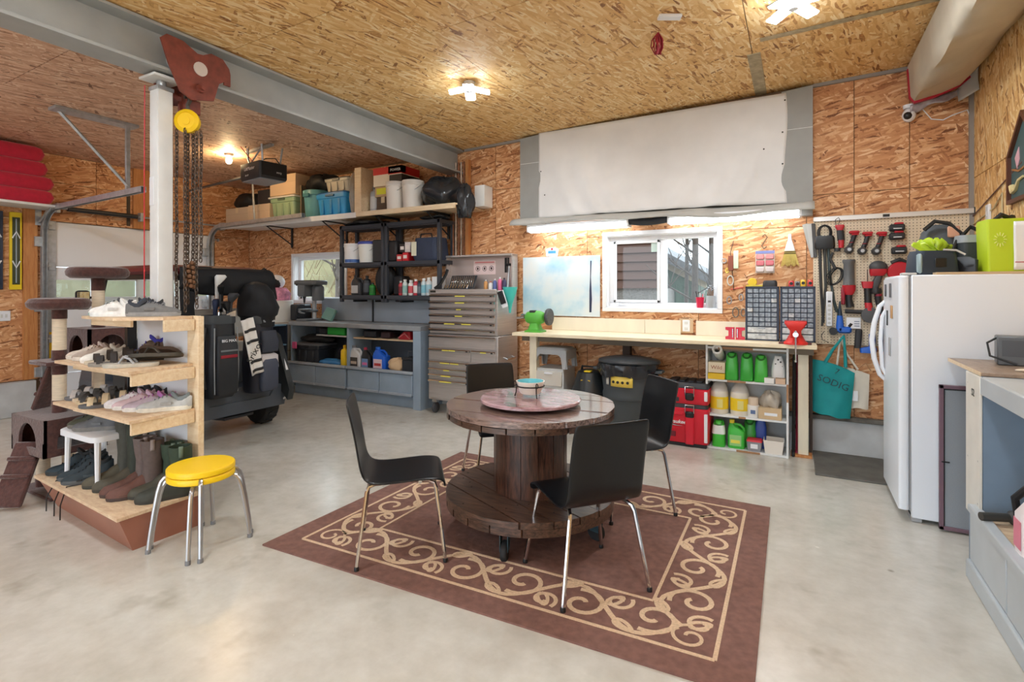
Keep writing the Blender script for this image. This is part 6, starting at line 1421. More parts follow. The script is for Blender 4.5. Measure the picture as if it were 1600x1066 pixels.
# vise
vs = thing('bench_vise', 'red bench vise mounted on the workbench right end', 'vise', (-.01, 5.16, WZ))
VR = mat('vise_red', (222, 48, 40), .4)
b = B(); b.lathe([(.001, 0), (.1, 0), (.1, .012), (.075, .03), (.06, .06), (.05, .08)], (0, .0, 0), 22); b.done('base', VR, vs)
b = B(); b.loft(rloft([(.06, .09, .12, .02, 0, 0), (.12, .085, .16, .02, 0, -.01), (.15, .13, .18, .02, 0, -.01), (.185, .17, .19, .012, 0, -.01), (.2, .165, .18, .01, 0, -.01)])); b.done('jaw_body', VR, vs)
b = B(); b.bx(-.085, .085, -.035, -.012, .17, .205, .003); b.done('jaw_plate', cmat((150, 40, 36)), vs)
b = B(); b.tube([(0, -.08, .09), (0, -.13, .09)], .022, 12); b.tube([(0, -.12, .11), (0, -.125, -.13)], .007, 8); b.ell((0, -.12, .115), (.012, .012, .012), 8, 6); b.ell((0, -.125, -.135), (.011, .011, .011), 8, 6); b.done('screw_handle', CHROME, vs)
for k in range(2):
    b = B(); b.bx(-.13 + k * .19, -.07 + k * .19, -.04, .04, 0, .014, .003); b.done('lug', mat('lug_dark', (90, 40, 36), .5), vs)
# window sill things
t = thing('pen_cup', 'red cup of tools on the sill of the window above workbench', 'cup', (-.89, 5.76, 1.319))
b = B(); b.lathe([(.001, 0), (.032, 0), (.044, .11), (.038, .11), (.028, .01), (.001, .01)], n=18); b.done('cup', cmat((206, 30, 70), .35), t)
for k, (dx, c, h) in enumerate(((-.03, (40, 40, 44), .17), (.0, (226, 220, 220), .15), (.02, (206, 60, 90), .14), (.03, (180, 184, 188), .18))): b = B(); b.tube([(dx * .4, 0, .015), (dx * 1.4, 0, h)], .006, 6); one(b, 'screwdriver', c, ['black', 'white', 'red', 'silver'][k] + ' handled tool in the red cup on the window sill', 'tool', (-.89, 5.76, 1.321))
t = thing('glass_jar', 'clear jar of spanners at right end of the window sill', 'jar', (-.785, 5.76, 1.319))
b = B(); b.lathe([(.001, 0), (.045, 0), (.048, .01), (.048, .12), (.044, .125)], n=18); b.done('jar', film('jar_glass', (206, 212, 214), .45), t)
for k in range(5):
    b = B(); x = -.03 + .015 * k; b.tube([(x * .6, 0, .01), (x, .0, .17 + .02 * (k % 3))], .006, 5); b.ring((x, 0, .185 + .02 * (k % 3)), .012, .004, 10, 4, T(0, 0, 0)); one(b, 'spanner', CHROME, ['leftmost', 'second', 'middle', 'fourth', 'rightmost'][k] + ' chrome spanner standing in the clear jar on the sill', 'spanner', (-.785, 5.76, 1.325))
# poster map, sticker, wall tools
mp_ = thing('whiteboard', 'pale blue stained dry-erase sheet beside the window', 'whiteboard', (-2.45, 5.7, 1.2))
def stain_mat():
    m = mat('board_face', (226, 232, 234), .35); nt = m.node_tree; L = nt.links.new; bs = nt.nodes['Principled BSDF']; tc = nd(nt, 'ShaderNodeTexCoord')
    n = nd(nt, 'ShaderNodeTexNoise'); n.inputs['Scale'].default_value = 2.4; n.inputs['Detail'].default_value = 6; L(tc.outputs['Object'], n.inputs['Vector'])
    cr = nd(nt, 'ShaderNodeValToRGB'); e = cr.color_ramp.elements; e.new(.5); e[0].position = .3; e[2].position = .7
    for q, c in zip(e, ((150, 200, 222), (214, 226, 230), (232, 228, 220))): q.color = (*s2l(c), 1)
    L(n.outputs['Fac'], cr.inputs[0]); L(cr.outputs[0], bs.inputs['Base Color']); return m
b = B(); b.bx(-.49, .49, -.006, .006, 0, .7, .002); b.done('sheet', stain_mat(), mp_)
b = B(); b.prism([(.365, .05), (.39, .05), (.396, .2), (.384, .45), (.392, .64), (.376, .64), (.374, .45), (.366, .3)], .001, T(0, -.0065, 0) @ RX(pi / 2)); b.done('black_streak', cmat((36, 46, 76), .5), mp_)
b = B(); b.bx(-.2, -.15, -.0075, -.0065, .06, .063); b.bx(-.15, -.147, -.0075, -.0065, .04, .075); b.done('marker_scribble', BLACK, mp_, kind='stuff')
st_ = thing('wall_sticker', 'blue and white sticker on the wall above the whiteboard', 'sticker', (-2.56, 5.716, 1.96))
b = B(); b.prism([(-.075, -.05), (.07, -.055), (.085, .03), (.03, .05), (-.03, .05), (-.085, .035)], .004, RX(pi / 2)); b.done('backing', cmat((206, 222, 232)), st_)
b = B(); b.bx(-.05, .05, -.0055, -.004, -.02, .012); b.done('blue_band', cmat((70, 140, 190)), st_)
b = B(); b.bx(-.012, .012, -.006, -.004, .02, .045); b.done('red_mark', cmat((190, 40, 50)), st_)
WY = 5.7
t = thing('tag_bundle', 'bundle of brown and green tags hung by a loop near the window', 'tags', (-.56, WY, 1.8))
b = B(); b.tube([(.0, 0, .2), (-.03, 0, .08), (-.02, 0, -.06), (.0, 0, -.2), (.0, 0, -.3)], .004, 5); b.done('cord', cmat((70, 54, 44)), t)
b = B(); b.bx(.0, .045, -.014, .0, -.08, .1, .002); b.done('green_tag', cmat((206, 222, 190)), t)
b = B(); b.bx(-.05, .0, -.016, .0, -.1, .05, .004); b.done('brown_tag', cmat((130, 64, 44)), t)
b = B(); b.ring((-.09, 0, .0), .022, .005, 14, 5, RX(pi / 2)); b.v = [(x, y, z) for x, y, z in b.v]; b.done('washer', GALV, t)
for x, z, r, c, lb in ((-.62, 1.7, .018, (226, 200, 90), 'small yellow disc hung on the wall by the window'), (-.59, 1.6, .04, (206, 206, 196), 'white and black oval clip hung on the wall by the window'), (-.6, 1.4, .03, (150, 150, 150), 'wire clip hung low on the wall by the window'), (-.49, 1.43, .026, (160, 160, 160), 'small steel ring clip hung right of the wire clip'), (-.54, 1.28, .04, (110, 108, 100), 'dark hose clamp hung above the splash board'), (-.47, 1.28, .03, (140, 138, 130), 'small hose clamp hung above the splash board')):
    b = B(); b.tube([(r * .7 * math.cos(a), -.006, r * 1.2 * math.sin(a)) for a in [2 * pi * k / 16 for k in range(16)]], .006, 5, True); b.tube([(0, 0, r * 1.2), (0, .018, r * 1.2)], .003, 5); one(b, 'clip', c, lb, 'clip', (x, WY, z), rough=.4)
b = B(); b.box((0, 0, 0), (.12, .01, .012), .003, RY(R(-10))); b.tube([(0, 0, .0), (0, .015, .02)], .003, 4); one(b, 'pencil', (206, 90, 70), 'thin red pencil like tool fixed to the wall by the window', 'tool', (-.53, WY + .006, 1.52))
b = B(); b.tube([(.02, 0, -.05), (-.005, 0, -.07), (-.025, 0, -.04), (.0, 0, 0), (.025, 0, .04), (.005, 0, .07), (-.02, 0, .05)], .006, 6); b.tube([(.005, 0, .065), (.005, .016, .07)], .003, 4); one(b, 's_hook', (110, 86, 60), 'brown S hook hanging on the wall above the blister pack', 'hook', (-.28, WY, 1.98), rough=.4)
bp_ = thing('blister_pack', 'blister card of small red and white parts on the wall', 'package', (-.275, WY, 1.78))
b = B(); b.box((0, 0, 0), (.17, .006, .22), .002); b.done('card', cmat((206, 190, 176), .3), bp_)
b = B(); b.box((0, -.004, .095), (.168, .004, .028)); b.done('header', cmat((120, 130, 180)), bp_)
for r in range(3):
    for c in range(2): b = B(); b.box((-.042 + .084 * c, -.01, .05 - .062 * r), (.072, .016, .05), .006); b.done('bubble', cmat([(206, 130, 126), (196, 90, 96), (206, 190, 184)][r], .2), bp_)
hb_ = thing('hand_broom', 'white handled straw hand broom hung on the wall', 'broom', (-.06, 5.69, 1.9))
b = B(); b.loft(rloft([(-.02, .09, .03, .012, 0, 0), (.04, .06, .028, .012, 0, 0), (.09, .03, .024, .01, 0, 0), (.14, .026, .022, .01, 0, 0)])); b.done('handle', WHITE, hb_)
b = B()
for k in range(40):
    x = -.04 + .08 * (k % 20) / 19; y = -.01 + .02 * (k // 20); b.tube([(x, y, -.02), (x * 1.9, y * 1.4, -.16 - .01 * math.sin(k))], .003, 3)
b.done('bristles', cmat((226, 206, 120), .8), hb_, kind='stuff')
b = B()
for z in (-.03, -.045): b.bx(-.05, .05, -.018, .018, z - .003, z + .003, .002)
b.done('stitching', BLACK, hb_)
for k, (x, a, w_, c, lb) in enumerate(((.07, -13, .05, (170, 168, 160), 'leftmost steel rule hanging by the pegboard'), (.105, -7, .05, (186, 184, 178), 'middle steel rule hanging by the pegboard'), (.135, -3, .03, (60, 58, 56), 'dark saw blade hanging by the pegboard edge'))):
    b = B(); b.box((0, 0, -.15), (w_, .004, .32), .001, RY(R(-a * -1))); b.tube([(0, 0, 0), (0, .01, 0)], .004, 5); one(b, 'steel_rule', c, lb, 'ruler', (x, 5.695 - k * .006, 2.12), rough=.35)
# ---------------------------------------------------------------- under the bench
ud = thing('drawer_unit', 'plastic drawer unit with clear drawers under the workbench', 'drawer unit', (-2.4, 5.42, 0))
b = B(); b.bx(-.17, .17, -.14, .2, .02, .64, .008); b.done('frame', cmat((200, 200, 198), .4), ud)
for k in range(3):
    b = B(); z = .63 - .2 * k; b.bx(-.155, .155, -.16, -.13, z - .18, z - .02, .006); d = b.done('drawer', cmat((206, 200, 190), .25), ud); b = B(); b.bx(-.05, .05, -.17, -.158, z - .05, z - .03, .003); b.done('handle', WHITE, d)
t = thing('step_stool', 'grey plastic step stool standing on the clear drawer unit', 'step stool', (-2.4, 5.42, .645))
SG = cmat((176, 180, 184), .5)
b = B(); b.loft(rloft([(.19, .4, .3, .04, 0, 0), (.215, .38, .28, .04, 0, 0), (.225, .35, .25, .04, 0, 0)])); b.done('top', SG, t)
pts = [(-.22, 0), (-.16, 0), (-.14, .12), (-.11, .15), (.11, .15), (.14, .12), (.16, 0), (.22, 0), (.195, .2), (-.195, .2)]
for y in (-.15, .135):
    b = B(); b.prism(pts, .015, T(0, y + .015, 0) @ RX(pi / 2)); b.done('side', SG, t)
pts = [(-.16, 0), (-.11, 0), (-.09, .1), (.09, .1), (.11, 0), (.16, 0), (.145, .2), (-.145, .2)]
for x in (-.205, .19):
    b = B(); b.prism(pts, .015, T(x, 0, 0) @ RZ(pi / 2) @ RX(pi / 2)); b.done('end', SG, t)
vc = thing('shop_vacuum', 'black shop vacuum with yellow labels under the workbench', 'vacuum', (-1.93, 5.3, 0))
b = B(); b.lathe([(.001, .06), (.17, .06), (.185, .1), (.19, .4), (.18, .42), (.001, .42)], n=24); b.done('tank', cmat((40, 44, 48), .4), vc)
b = B(); b.lathe([(.195, .4), (.2, .42), (.195, .46), (.16, .56), (.13, .64), (.06, .665), (.001, .665)], n=24); b.done('head', cmat((32, 36, 38), .35), vc)
b = B(); b.ring((0, 0, .43), .2, .014, 26, 6); b.done('bumper_ring', BLACK, vc)
b = B(); b.tube([(-.1, 0, .63), (-.09, 0, .69), (.09, 0, .69), (.1, 0, .63)], .014, 8); b.done('handle', BLACK, vc)
l_ = B(); l_.box((0, -.148, .55), (.1, .012, .04), .002, RX(0)); l_ = l_.done('yellow_plate', cmat((236, 190, 30)), vc); text('DEWALT', .024, BLACK, l_, (0, -.155, .55), FRONT)
b = B(); b.box((.01, -.09, .655), (.07, .08, .012), .002); b.done('yellow_plate', cmat((236, 206, 40)), vc)
b = B(); b.bx(.07, .13, -.196, -.17, .18, .38); b.done('pale_decal', cmat((206, 190, 160)), vc)
for k in range(4): a = k * pi / 2 + .7; b = B(); b.lathe([(.001, -.012), (.03, -.012), (.03, .012), (.001, .012)], (.16 * math.cos(a), .16 * math.sin(a), .03), 12, axis='x'); b.tube([(.16 * math.cos(a), .16 * math.sin(a), .03), (.15 * math.cos(a), .15 * math.sin(a), .08)], .012, 6); b.done('caster', BLACK, vc)
gcn = thing('garbage_can', 'large charcoal garbage can with lid and black bag under the workbench', 'garbage can', (-1.5, 5.22, 0))
GCM = cmat((66, 72, 76), .5)
b = B(); b.lathe([(.001, 0), (.2, 0), (.205, .01), (.235, .42), (.25, .43), (.255, .47), (.245, .5), (.27, .72), (.28, .73), (.28, .76), (.265, .76)], n=32); b.done('body', GCM, gcn)
b = B(); b.loft([[((r + .012 * math.sin(9 * a + z * 30) + .008 * math.sin(17 * a)) * math.cos(a), (r + .012 * math.sin(9 * a + z * 30) + .008 * math.sin(17 * a)) * math.sin(a), z - (.02 * math.sin(5 * a) if j == 0 else 0)) for a in [2 * pi * k / 48 for k in range(48)]] for j, (r, z) in enumerate(((.284, .66), (.292, .7), (.296, .74), (.29, .775)))], cap=False); b.done('bag_liner', BAGM, gcn)
b = B(); b.lathe([(.305, .765), (.312, .78), (.305, .8), (.28, .81), (.15, .835), (.001, .84)], n=32, M=RX(R(-3))); b.done('lid', cmat((60, 64, 68), .3), gcn)
for sx in (-1, 1): b = B(); b.tube([(sx * .27, -.06, .7), (sx * .34, -.05, .7), (sx * .34, .05, .7), (sx * .27, .06, .7)], .016, 6); b.done('handle', GCM, gcn)
l_ = B(); l_.grid(lambda u, v: (.262 * math.sin(R(-28 + 50 * u)) + .02, -.2685 * math.cos(R(-28 + 50 * u)) - .004, .565 + .1 * v), 10, 1); l_ = l_.done('yellow_sticker', cmat((236, 206, 90), .4), gcn, solid=.002)
for k in range(4):
    a = R(-20 + 10.5 * k); b = B(); b.lathe([(.001, 0), (.014, 0), (.014, .002), (.001, .002)], (.266 * math.sin(a) + .02, -.274 * math.cos(a) - .004, .61), 12, RZ(0), 'y'); b.done('hazard_mark', BLACK, l_)
l_ = B(); l_.grid(lambda u, v: (.262 * math.sin(R(-40 + 9 * u)) + .01, -.2685 * math.cos(R(-40 + 9 * u)) - .006, .575 + .08 * v), 4, 1); l_.done('white_sticker', cmat((214, 214, 206), .4), gcn, solid=.002)
# red toolboxes
RT = mat('toolbox_red', (214, 30, 52), .38); RT2 = mat('toolbox_dark', (52, 54, 60), .5)
t = thing('tool_box', 'tall red toolbox with white lettering, lower of the stacked pair', 'toolbox', (-.94, 5.4, .0))
b = B(); b.loft(rloft([(.035, .4, .34, .03, 0, 0), (.05, .42, .36, .03, 0, 0), (.36, .42, .36, .03, 0, 0), (.37, .4, .34, .03, 0, 0)])); b.done('body', RT, t)
b = B(); b.loft(rloft([(.37, .4, .34, .03, 0, 0), (.385, .4, .34, .03, 0, 0), (.41, .38, .32, .03, 0, 0)])); b.done('lid', RT2, t)
for x in (.04,):
    b = B(); b.bx(x - .04, x + .04, -.205, -.175, .03, .3, .008); b.done('front_rib', RT, t)
b = B(); b.bx(0, .08, -.21, -.18, .28, .345, .012); b.done('latch', BLACK, t)
b = B(); b.tube([(.0, -.2, .33), (0, -.2, .405), (.08, -.2, .405), (.08, -.2, .33)], .005, 6); b.done('latch_wire', CHROME, t)
b = B(); b.bx(.17, .2, -.19, -.17, .06, .33, .004); b.done('white_rail', WHITE, t)
b = B(); b.bx(-.19, -.09, -.19, -.178, .09, .14, .004); b.done('vent', cmat((120, 30, 44)), t)
b = B(); b.bx(-.2, -.02, -.186, -.178, .165, .172); b.bx(-.2, -.02, -.19, -.178, .0 + .3, .33, .006); b.done('moulding', RT, t)
text('Milwaukee', .05, WHITE, t, (-.105, -.184, .235), FRONT, shear=.3, bold=.001)
b = B(); b.prism([(-.2, .2), (-.13, .212), (-.14, .2), (-.02, .2), (-.1, .196), (-.09, .206)], .002, T(0, -.184, 0) @ RX(pi / 2)); b.done('lightning_mark', WHITE, t)
for sx in (-1, 1): b = B(); b.lathe([(.001, -.015), (.05, -.015), (.05, .015), (.001, .015)], (sx * .19, .12, .05), 14, axis='x'); b.done('wheel', BLACK, t)
b = B(); b.bx(-.19, .19, -.17, -.13, 0, .036, .006); b.done('foot', BLACK, t)
t = thing('tool_box', 'low red toolbox with black lid, upper of the stacked pair', 'toolbox', (-.94, 5.4, .411))
b = B(); b.loft(rloft([(.0, .4, .34, .03, 0, 0), (.02, .42, .36, .03, 0, 0), (.14, .42, .36, .03, 0, 0), (.15, .4, .34, .03, 0, 0)])); b.done('body', RT, t)
b = B(); b.loft(rloft([(.15, .41, .35, .03, 0, 0), (.18, .41, .35, .03, 0, 0), (.2, .38, .32, .03, 0, 0)])); 
for k in range(4): b.bx(-.15 + k * .08, -.1 + k * .08, -.1, .1, .2, .215, .004)
b.done('lid', RT2, t)
b = B(); b.bx(0, .08, -.21, -.18, .04, .11, .012); b.done('latch', BLACK, t)
b = B(); b.tube([(.0, -.2, .08), (0, -.2, .17), (.08, -.2, .17), (.08, -.2, .08)], .005, 6); b.done('latch_wire', CHROME, t)
b = B(); b.bx(.17, .2, -.19, -.17, .04, .13, .004); b.done('white_rail', WHITE, t)
b = B(); b.bx(-.2, -.06, -.19, -.178, .02, .06, .004); b.done('dark_grip', RT2, t)
# white shelf unit with oil bottles
wsu = thing('bookcase', 'small white shelf unit with brown edge patches under the workbench', 'shelf', (-.415, 5.43, 0))
BR = cmat((170, 126, 90), .7)
for x0, x1 in ((-.35, -.332), (.332, .35)): b = B(); b.bx(x0, x1, -.15, .15, 0, .985, .001); b.done('side', WPAINT, wsu)
for z in (.02, .33, .66, .968):
    b = B(); b.bx(-.332, .332, -.15, .15, z - .018, z, .001); s = b.done('shelf', WPAINT, wsu)
    b = B(); r_ = {.02: (-.08, .12), .33: (-.06, .0), .66: (-.16, .0), .968: (-.24, .06)}[z]; b.bx(r_[0], r_[1], -.1515, -.15, z - .018, z); b.done('edge_patch', BR, s)
b = B(); b.bx(-.332, .332, .14, .15, .33, .97); b.done('back', WPAINT, wsu)
b = B(); b.bx(.3325, .3505, -.1515, -.15, .5, .66); b.done('edge_patch', BR, wsu)
def scoop(loc, label, rgb=(70, 184, 70), h=.25):
    t = thing('oil_jug', label, 'jug', loc)
    b = B(); b.loft(rloft([(0, .11, .13, .03, 0, 0), (.01, .115, .14, .03, 0, 0), (h * .6, .105, .13, .035, 0, 0), (h * .64, .1, .125, .035, 0, 0), (h * .8, .1, .12, .04, 0, 0), (h * .93, .09, .1, .04, 0, 0), (h, .07, .08, .034, 0, 0)], 5)); b.done('body', cmat(rgb, .35), t)
    b = B(); b.lathe([(.036, -.012), (.036, .006), (.026, .008), (.02, -.008), (.001, -.008)], (0, 0, 0), 18, T(0, -.036, h * .93) @ RX(R(38))); b.done('mouth', cmat(tuple(int(c * .6) for c in rgb), .5), t)
    return t
scoop((-.54, 5.36, .661), 'green oil jug, leftmost of three on the top shelf of white unit')
scoop((-.41, 5.36, .661), 'green oil jug, middle of three on the top shelf of white unit', (64, 180, 66))
scoop((-.29, 5.36, .661), 'green oil jug, rightmost of three on the top shelf of white unit', (76, 190, 70), .24)
b = B(); b.lathe([(.028, -.14), (.046, -.14), (.046, .14), (.028, .14), (.028, -.14)], (0, 0, 0), 18, RX(R(70))); b.done('paper_roll', cmat((232, 230, 224), .8), None, 'white paper roll leaning at left of the white shelf unit top', 'roll', (-.66, 5.38, .9))
t = thing('carton', 'cream box with red lettering under the paper roll', 'box', (-.67, 5.34, .72)); b = B(); b.bx(-.075, .075, -.05, .08, 0, .1, .003); b.done('body', cmat((232, 216, 186)), t); text('Wild', .05, cmat((150, 70, 50)), t, (0, -.051, .05), FRONT)
one(B().bx(-.075, .075, -.06, .08, 0, .055, .003), 'box', (240, 200, 40), 'yellow box below the cream box in the white shelf unit', 'box', (-.67, 5.34, .661))
t = thing('white_jug', 'crumpled white jug at right of the three green jugs', 'jug', (-.15, 5.38, .661)); b = B(); b.loft(rloft([(0, .11, .12, .02, 0, 0), (.12, .11, .12, .03, 0, 0), (.17, .1, .1, .04, 0, 0), (.24, .06, .06, .02, 0, 0)])); b.done('body', cmat((232, 232, 232), .4), t)
b = B()
for x, z in ((-.02, .17), (.02, .19), (.0, .21), (.03, .15)): b.ell((x, -.045, z), (.008, .006, .008), 6, 4)
b.done('spots', cmat((60, 60, 60)), t, kind='stuff')
for x, c, lb in ((-.22, (236, 234, 230), 'small white box in front of the crumpled white jug'), (-.13, (214, 180, 150), 'small tan box in front of the crumpled white jug')): one(B().bx(-.04, .04, -.04, .04, 0, .05, .002), 'small_box', c, lb, 'box', (x, 5.3, .661))
def water_jug(x, label):
    t = thing('scoop_jug', label, 'jug', (x, 5.38, .331))
    b = B(); b.lathe([(.001, 0), (.08, 0), (.082, .02), (.082, .17), (.08, .2), (.074, .21)], n=22); b.done('body', cmat((222, 214, 198), .4), t)
    b = B(); b.lathe([(.0835, .045), (.0835, .16)], n=22); l_ = b.done('yellow_label', cmat((240, 206, 40), .5), t)
    b = B(); b.loft([[(.078 * math.cos(a) * s, .078 * math.sin(a) * s + dy, z + .02 * math.sin(a)) for a in [2 * pi * k / 18 for k in range(18)]] for s, z, dy in ((1, .2, 0), (.92, .24, .01), (.6, .28, .02), (.25, .295, .025))]); b.done('cut_top', cmat((206, 200, 192), .4), t)
    b = B(); b.bx(-.012, .04, -.0845, -.083, .06, .14); b.done('label_print', cmat((226, 214, 130)), l_)
water_jug(-.655, 'clear cut-top jug with yellow label, left on the middle shelf')
water_jug(-.475, 'clear cut-top jug with yellow label, right on the middle shelf')
t = thing('jar', 'white tub with brown lid beside the cut-top jugs', 'tub', (-.355, 5.34, .331)); b = B(); b.lathe([(.001, 0), (.05, 0), (.052, .1), (.05, .11)], n=18); b.done('tub', cmat((232, 230, 226)), t); b = B(); b.lathe([(.044, .108), (.044, .17), (.04, .18), (.001, .18)], n=18); b.done('upper_pot', cmat((206, 186, 164)), t)
b = B(); b.bx(-.02, .02, -.054, -.052, .035, .07); b.done('print', cmat((90, 110, 150)), t)
t = thing('carton', 'open cardboard box of filters on the middle shelf', 'box', (-.215, 5.38, .331)); b = B(); b.bx(-.095, .095, -.1, .1, 0, .1, .002); b.done('body', CARD, t); b = B(); b.bx(-.045, .06, -.1015, -.1, .035, .06); b.done('white_strip', WHITE, t)
lump('filter_bag', (180, 170, 156), 'crumpled grey filter wrapping in the cardboard box', 'wrapping', (-.215, 5.38, .4), (.09, .07, .09), 44, .6, .25)
t = scoop((-.655, 5.36, .021), 'green jug with white printed collar, left on the bottom shelf', (70, 196, 60), .24); b = B(); b.loft(rloft([(.12, .118, .1, .03, 0, -.02), (.2, .106, .1, .04, 0, -.012)], 5)); b.done('white_collar', cmat((232, 236, 230)), t)
jug((-.5, 5.36, .021), .15, .1, .25, (64, 184, 60), (240, 220, 60), (150, 206, 130), 'green oil jug with handle on the bottom shelf', lab2=(236, 226, 90))
scoop((-.39, 5.46, .021), 'green jug at the back of the bottom shelf', (56, 160, 56), .26)
t = thing('oil_bottle', 'blue oil bottle at the back of the bottom shelf', 'bottle', (-.3, 5.46, .021)); b = B(); b.loft(rloft([(0, .1, .08, .02, 0, 0), (.2, .1, .08, .02, 0, 0), (.27, .07, .06, .02, 0, 0)])); b.done('body', cmat((36, 70, 160), .35), t); b = B(); b.lathe([(.02, .265), (.02, .29), (.001, .29)], n=12); b.done('cap', cmat((30, 56, 130)), t)
t = thing('parts_tub', 'clear tub with red lid on the bottom shelf', 'tub', (-.345, 5.34, .021)); b = B(); b.loft(rloft([(0, .11, .1, .015, 0, 0), (.09, .13, .12, .015, 0, 0)])); b.done('tub', cmat((150, 150, 156), .3, .3), t); b = B(); b.loft(rloft([(.09, .135, .125, .015, 0, 0), (.105, .12, .11, .015, 0, 0)])); b.done('lid', cmat((206, 40, 56)), t)
b = B(); b.bx(-.03, .03, -.062, -.058, .03, .07); b.done('white_tag', WHITE, t)
t = thing('carton', 'open white cardboard tray at right end of the bottom shelf', 'box', (-.185, 5.36, .021)); b = B(); b.loft([[(x, y, z) for x, y in rbox_pts(w_, d_, .004, 1)] for z, w_, d_ in ((0, .14, .14), (.12, .17, .16), (.12, .163, .153), (.01, .135, .135))]); b.done('body', cmat((232, 224, 214), .8), t)
for k, (x, c, lb) in enumerate(((-.01, (24, 24, 26), 'black hockey stick like pole standing right of the white unit'), (.02, (140, 30, 54), 'dark red pole standing right of the white unit'))):
    b = B(); b.tube([(0, 0, .0), (.01, .03, .98)], .014, 8); b.box((.0, -.02, .02), (.03, .1, .04), .01); one(b, 'pole', c, lb, 'pole', (x - .02, 5.42 + k * .07, 0))
t = thing('spray_bottle', 'white spray bottle on the floor by the right bench leg', 'bottle', (-.02, 5.56, .0)); b = B(); b.lathe([(.001, 0), (.035, 0), (.035, .16), (.014, .2), (.014, .22)], n=14); b.done('body', WHITE, t); b = B(); b.box((0, -.015, .235), (.025, .06, .03), .006); b.done('trigger', BLACK, t)
one(B().bx(-.27, .27, -.36, .36, 0, .012, .004), 'floor_mat', mat('grey_mat', (104, 102, 96), .9, amt=.3, scale=6), 'dark grey mat on the floor between bench and fridge', 'mat', (.4, 5.28, 0))
# ---------------------------------------------------------------- pegboard and its tools
pg = thing('pegboard', 'cream pegboard full of hanging tools between bench and fridge', 'pegboard', (.72, 5.7, 1.0))
b = B(); b.bx(-.585, .575, -.004, .004, 0, 1.15, .001); b.done('board', mat('peg_cream', (226, 208, 180), .6), pg)
b = B()
for i in range(45):
    for j in range(45):
        x, z = -.57 + i * .0256, .015 + j * .0256; n = len(b.v)
        b.v += [(x + .0042 * math.cos(a), -.0046, z + .0042 * math.sin(a)) for a in [pi / 3 * k for k in range(6)]]; b.f.append(tuple(range(n, n + 6)))
b.done('peg_holes', cmat((70, 56, 44), .9), pg, kind='stuff')
al = thing('straightedge', 'long aluminium straightedge resting along the pegboard top', 'straightedge', (.72, 5.68, 2.165))
b = B(); b.bx(-.585, .585, -.012, .012, -.022, .022, .003); b.done('bar', mat('alu', (226, 226, 224), .3, .5), al)
b = B(); b.bx(-.05, .0, -.014, -.012, -.012, .012); b.bx(.575, .6, -.02, .02, -.03, .03, .004); b.done('clip', BLACK, al)
PY = 5.655
def hang(name, label, cat, x, z, group=None): return thing(name, label, cat, (x, PY, z), 0, group)
TG = cmat((70, 70, 72), .5); TR = mat('tool_red', (190, 34, 46), .4); TB = cmat((40, 40, 42), .5)
for x, z, lb in ((.445, 1.955, 'left of three red and grey cordless drivers on the pegboard'), (.545, 1.94, 'middle of three red and grey cordless drivers on the pegboard'), (.65, 1.935, 'right of three red and grey cordless drivers on the pegboard')):
    t = hang('cordless_driver', lb, 'drill', x, z, 'cordless drivers on the pegboard')
    b = B(); b.bx(-.03, .05, -.03, .03, .06, .085, .008); b.bx(-.01, .045, -.024, .024, .045, .062, .006); b.done('battery_foot', TR, t)
    b = B(); b.tube([(.015, 0, .06), (.0, 0, .0), (-.022, 0, -.06)], [.02, .018, .02], 10); b.done('grip', TB, t)
    b = B(); b.lathe([(.001, -.05), (.022, -.05), (.034, -.03), (.036, .02), (.03, .04), (.001, .04)], (-.03, 0, -.085), 16, axis='y'); b.done('motor_head', TG, t)
    b = B(); b.lathe([(.001, -.056), (.014, -.056), (.016, -.05)], (-.03, 0, -.085), 12, axis='y'); b.done('chuck', GALV, t)
    b = B(); b.lathe([(.018, -.003), (.022, .003)], (-.01, 0, -.02), 12); b.done('red_collar', TR, t)
t = hang('rotary_tool', 'red and black compact tool hung by a loop at pegboard left', 'power tool', .345, 1.98)
b = B(); b.loft(rloft([(-.09, .04, .04, .015, .01, 0), (.0, .05, .05, .018, .01, 0), (.08, .05, .05, .016, 0, 0), (.1, .075, .05, .016, 0, 0), (.12, .07, .045, .016, 0, 0)])); b.done('body', TR, t)
b = B(); b.loft(rloft([(-.02, .056, .054, .018, .01, 0), (.07, .056, .054, .018, .003, 0)])); b.done('grip', TB, t)
b = B(); b.tube([(-.03, 0, .1), (-.035, 0, .17), (-.01, 0, .19), (.0, 0, .17), (-.01, 0, .12)], .003, 5); b.done('wire_loop', BLACK, t)
b = B(); b.lathe([(.001, 0), (.025, 0), (.025, .03), (.001, .03)], (-.02, 0, -.12), 12); b.done('base', TB, t)
t = hang('battery_charger', 'black charger with coiled lead at top left of pegboard', 'charger', .225, 1.945)
b = B(); b.loft(rloft([(-.06, .15, .05, .02, 0, 0), (-.04, .165, .06, .02, 0, 0), (.04, .16, .06, .02, 0, 0), (.06, .14, .05, .02, 0, 0)])); b.done('case', BLACK, t)
b = B()
for k in range(4): b.tube([(-.0 + (.04 + .006 * k) * math.cos(a), -.02 + .006 * k, .09 + (.06 + .004 * k) * math.sin(a)) for a in [2 * pi * q / 14 for q in range(14)]], .005, 5, True)
b.done('coiled_lead', BLACK, t)
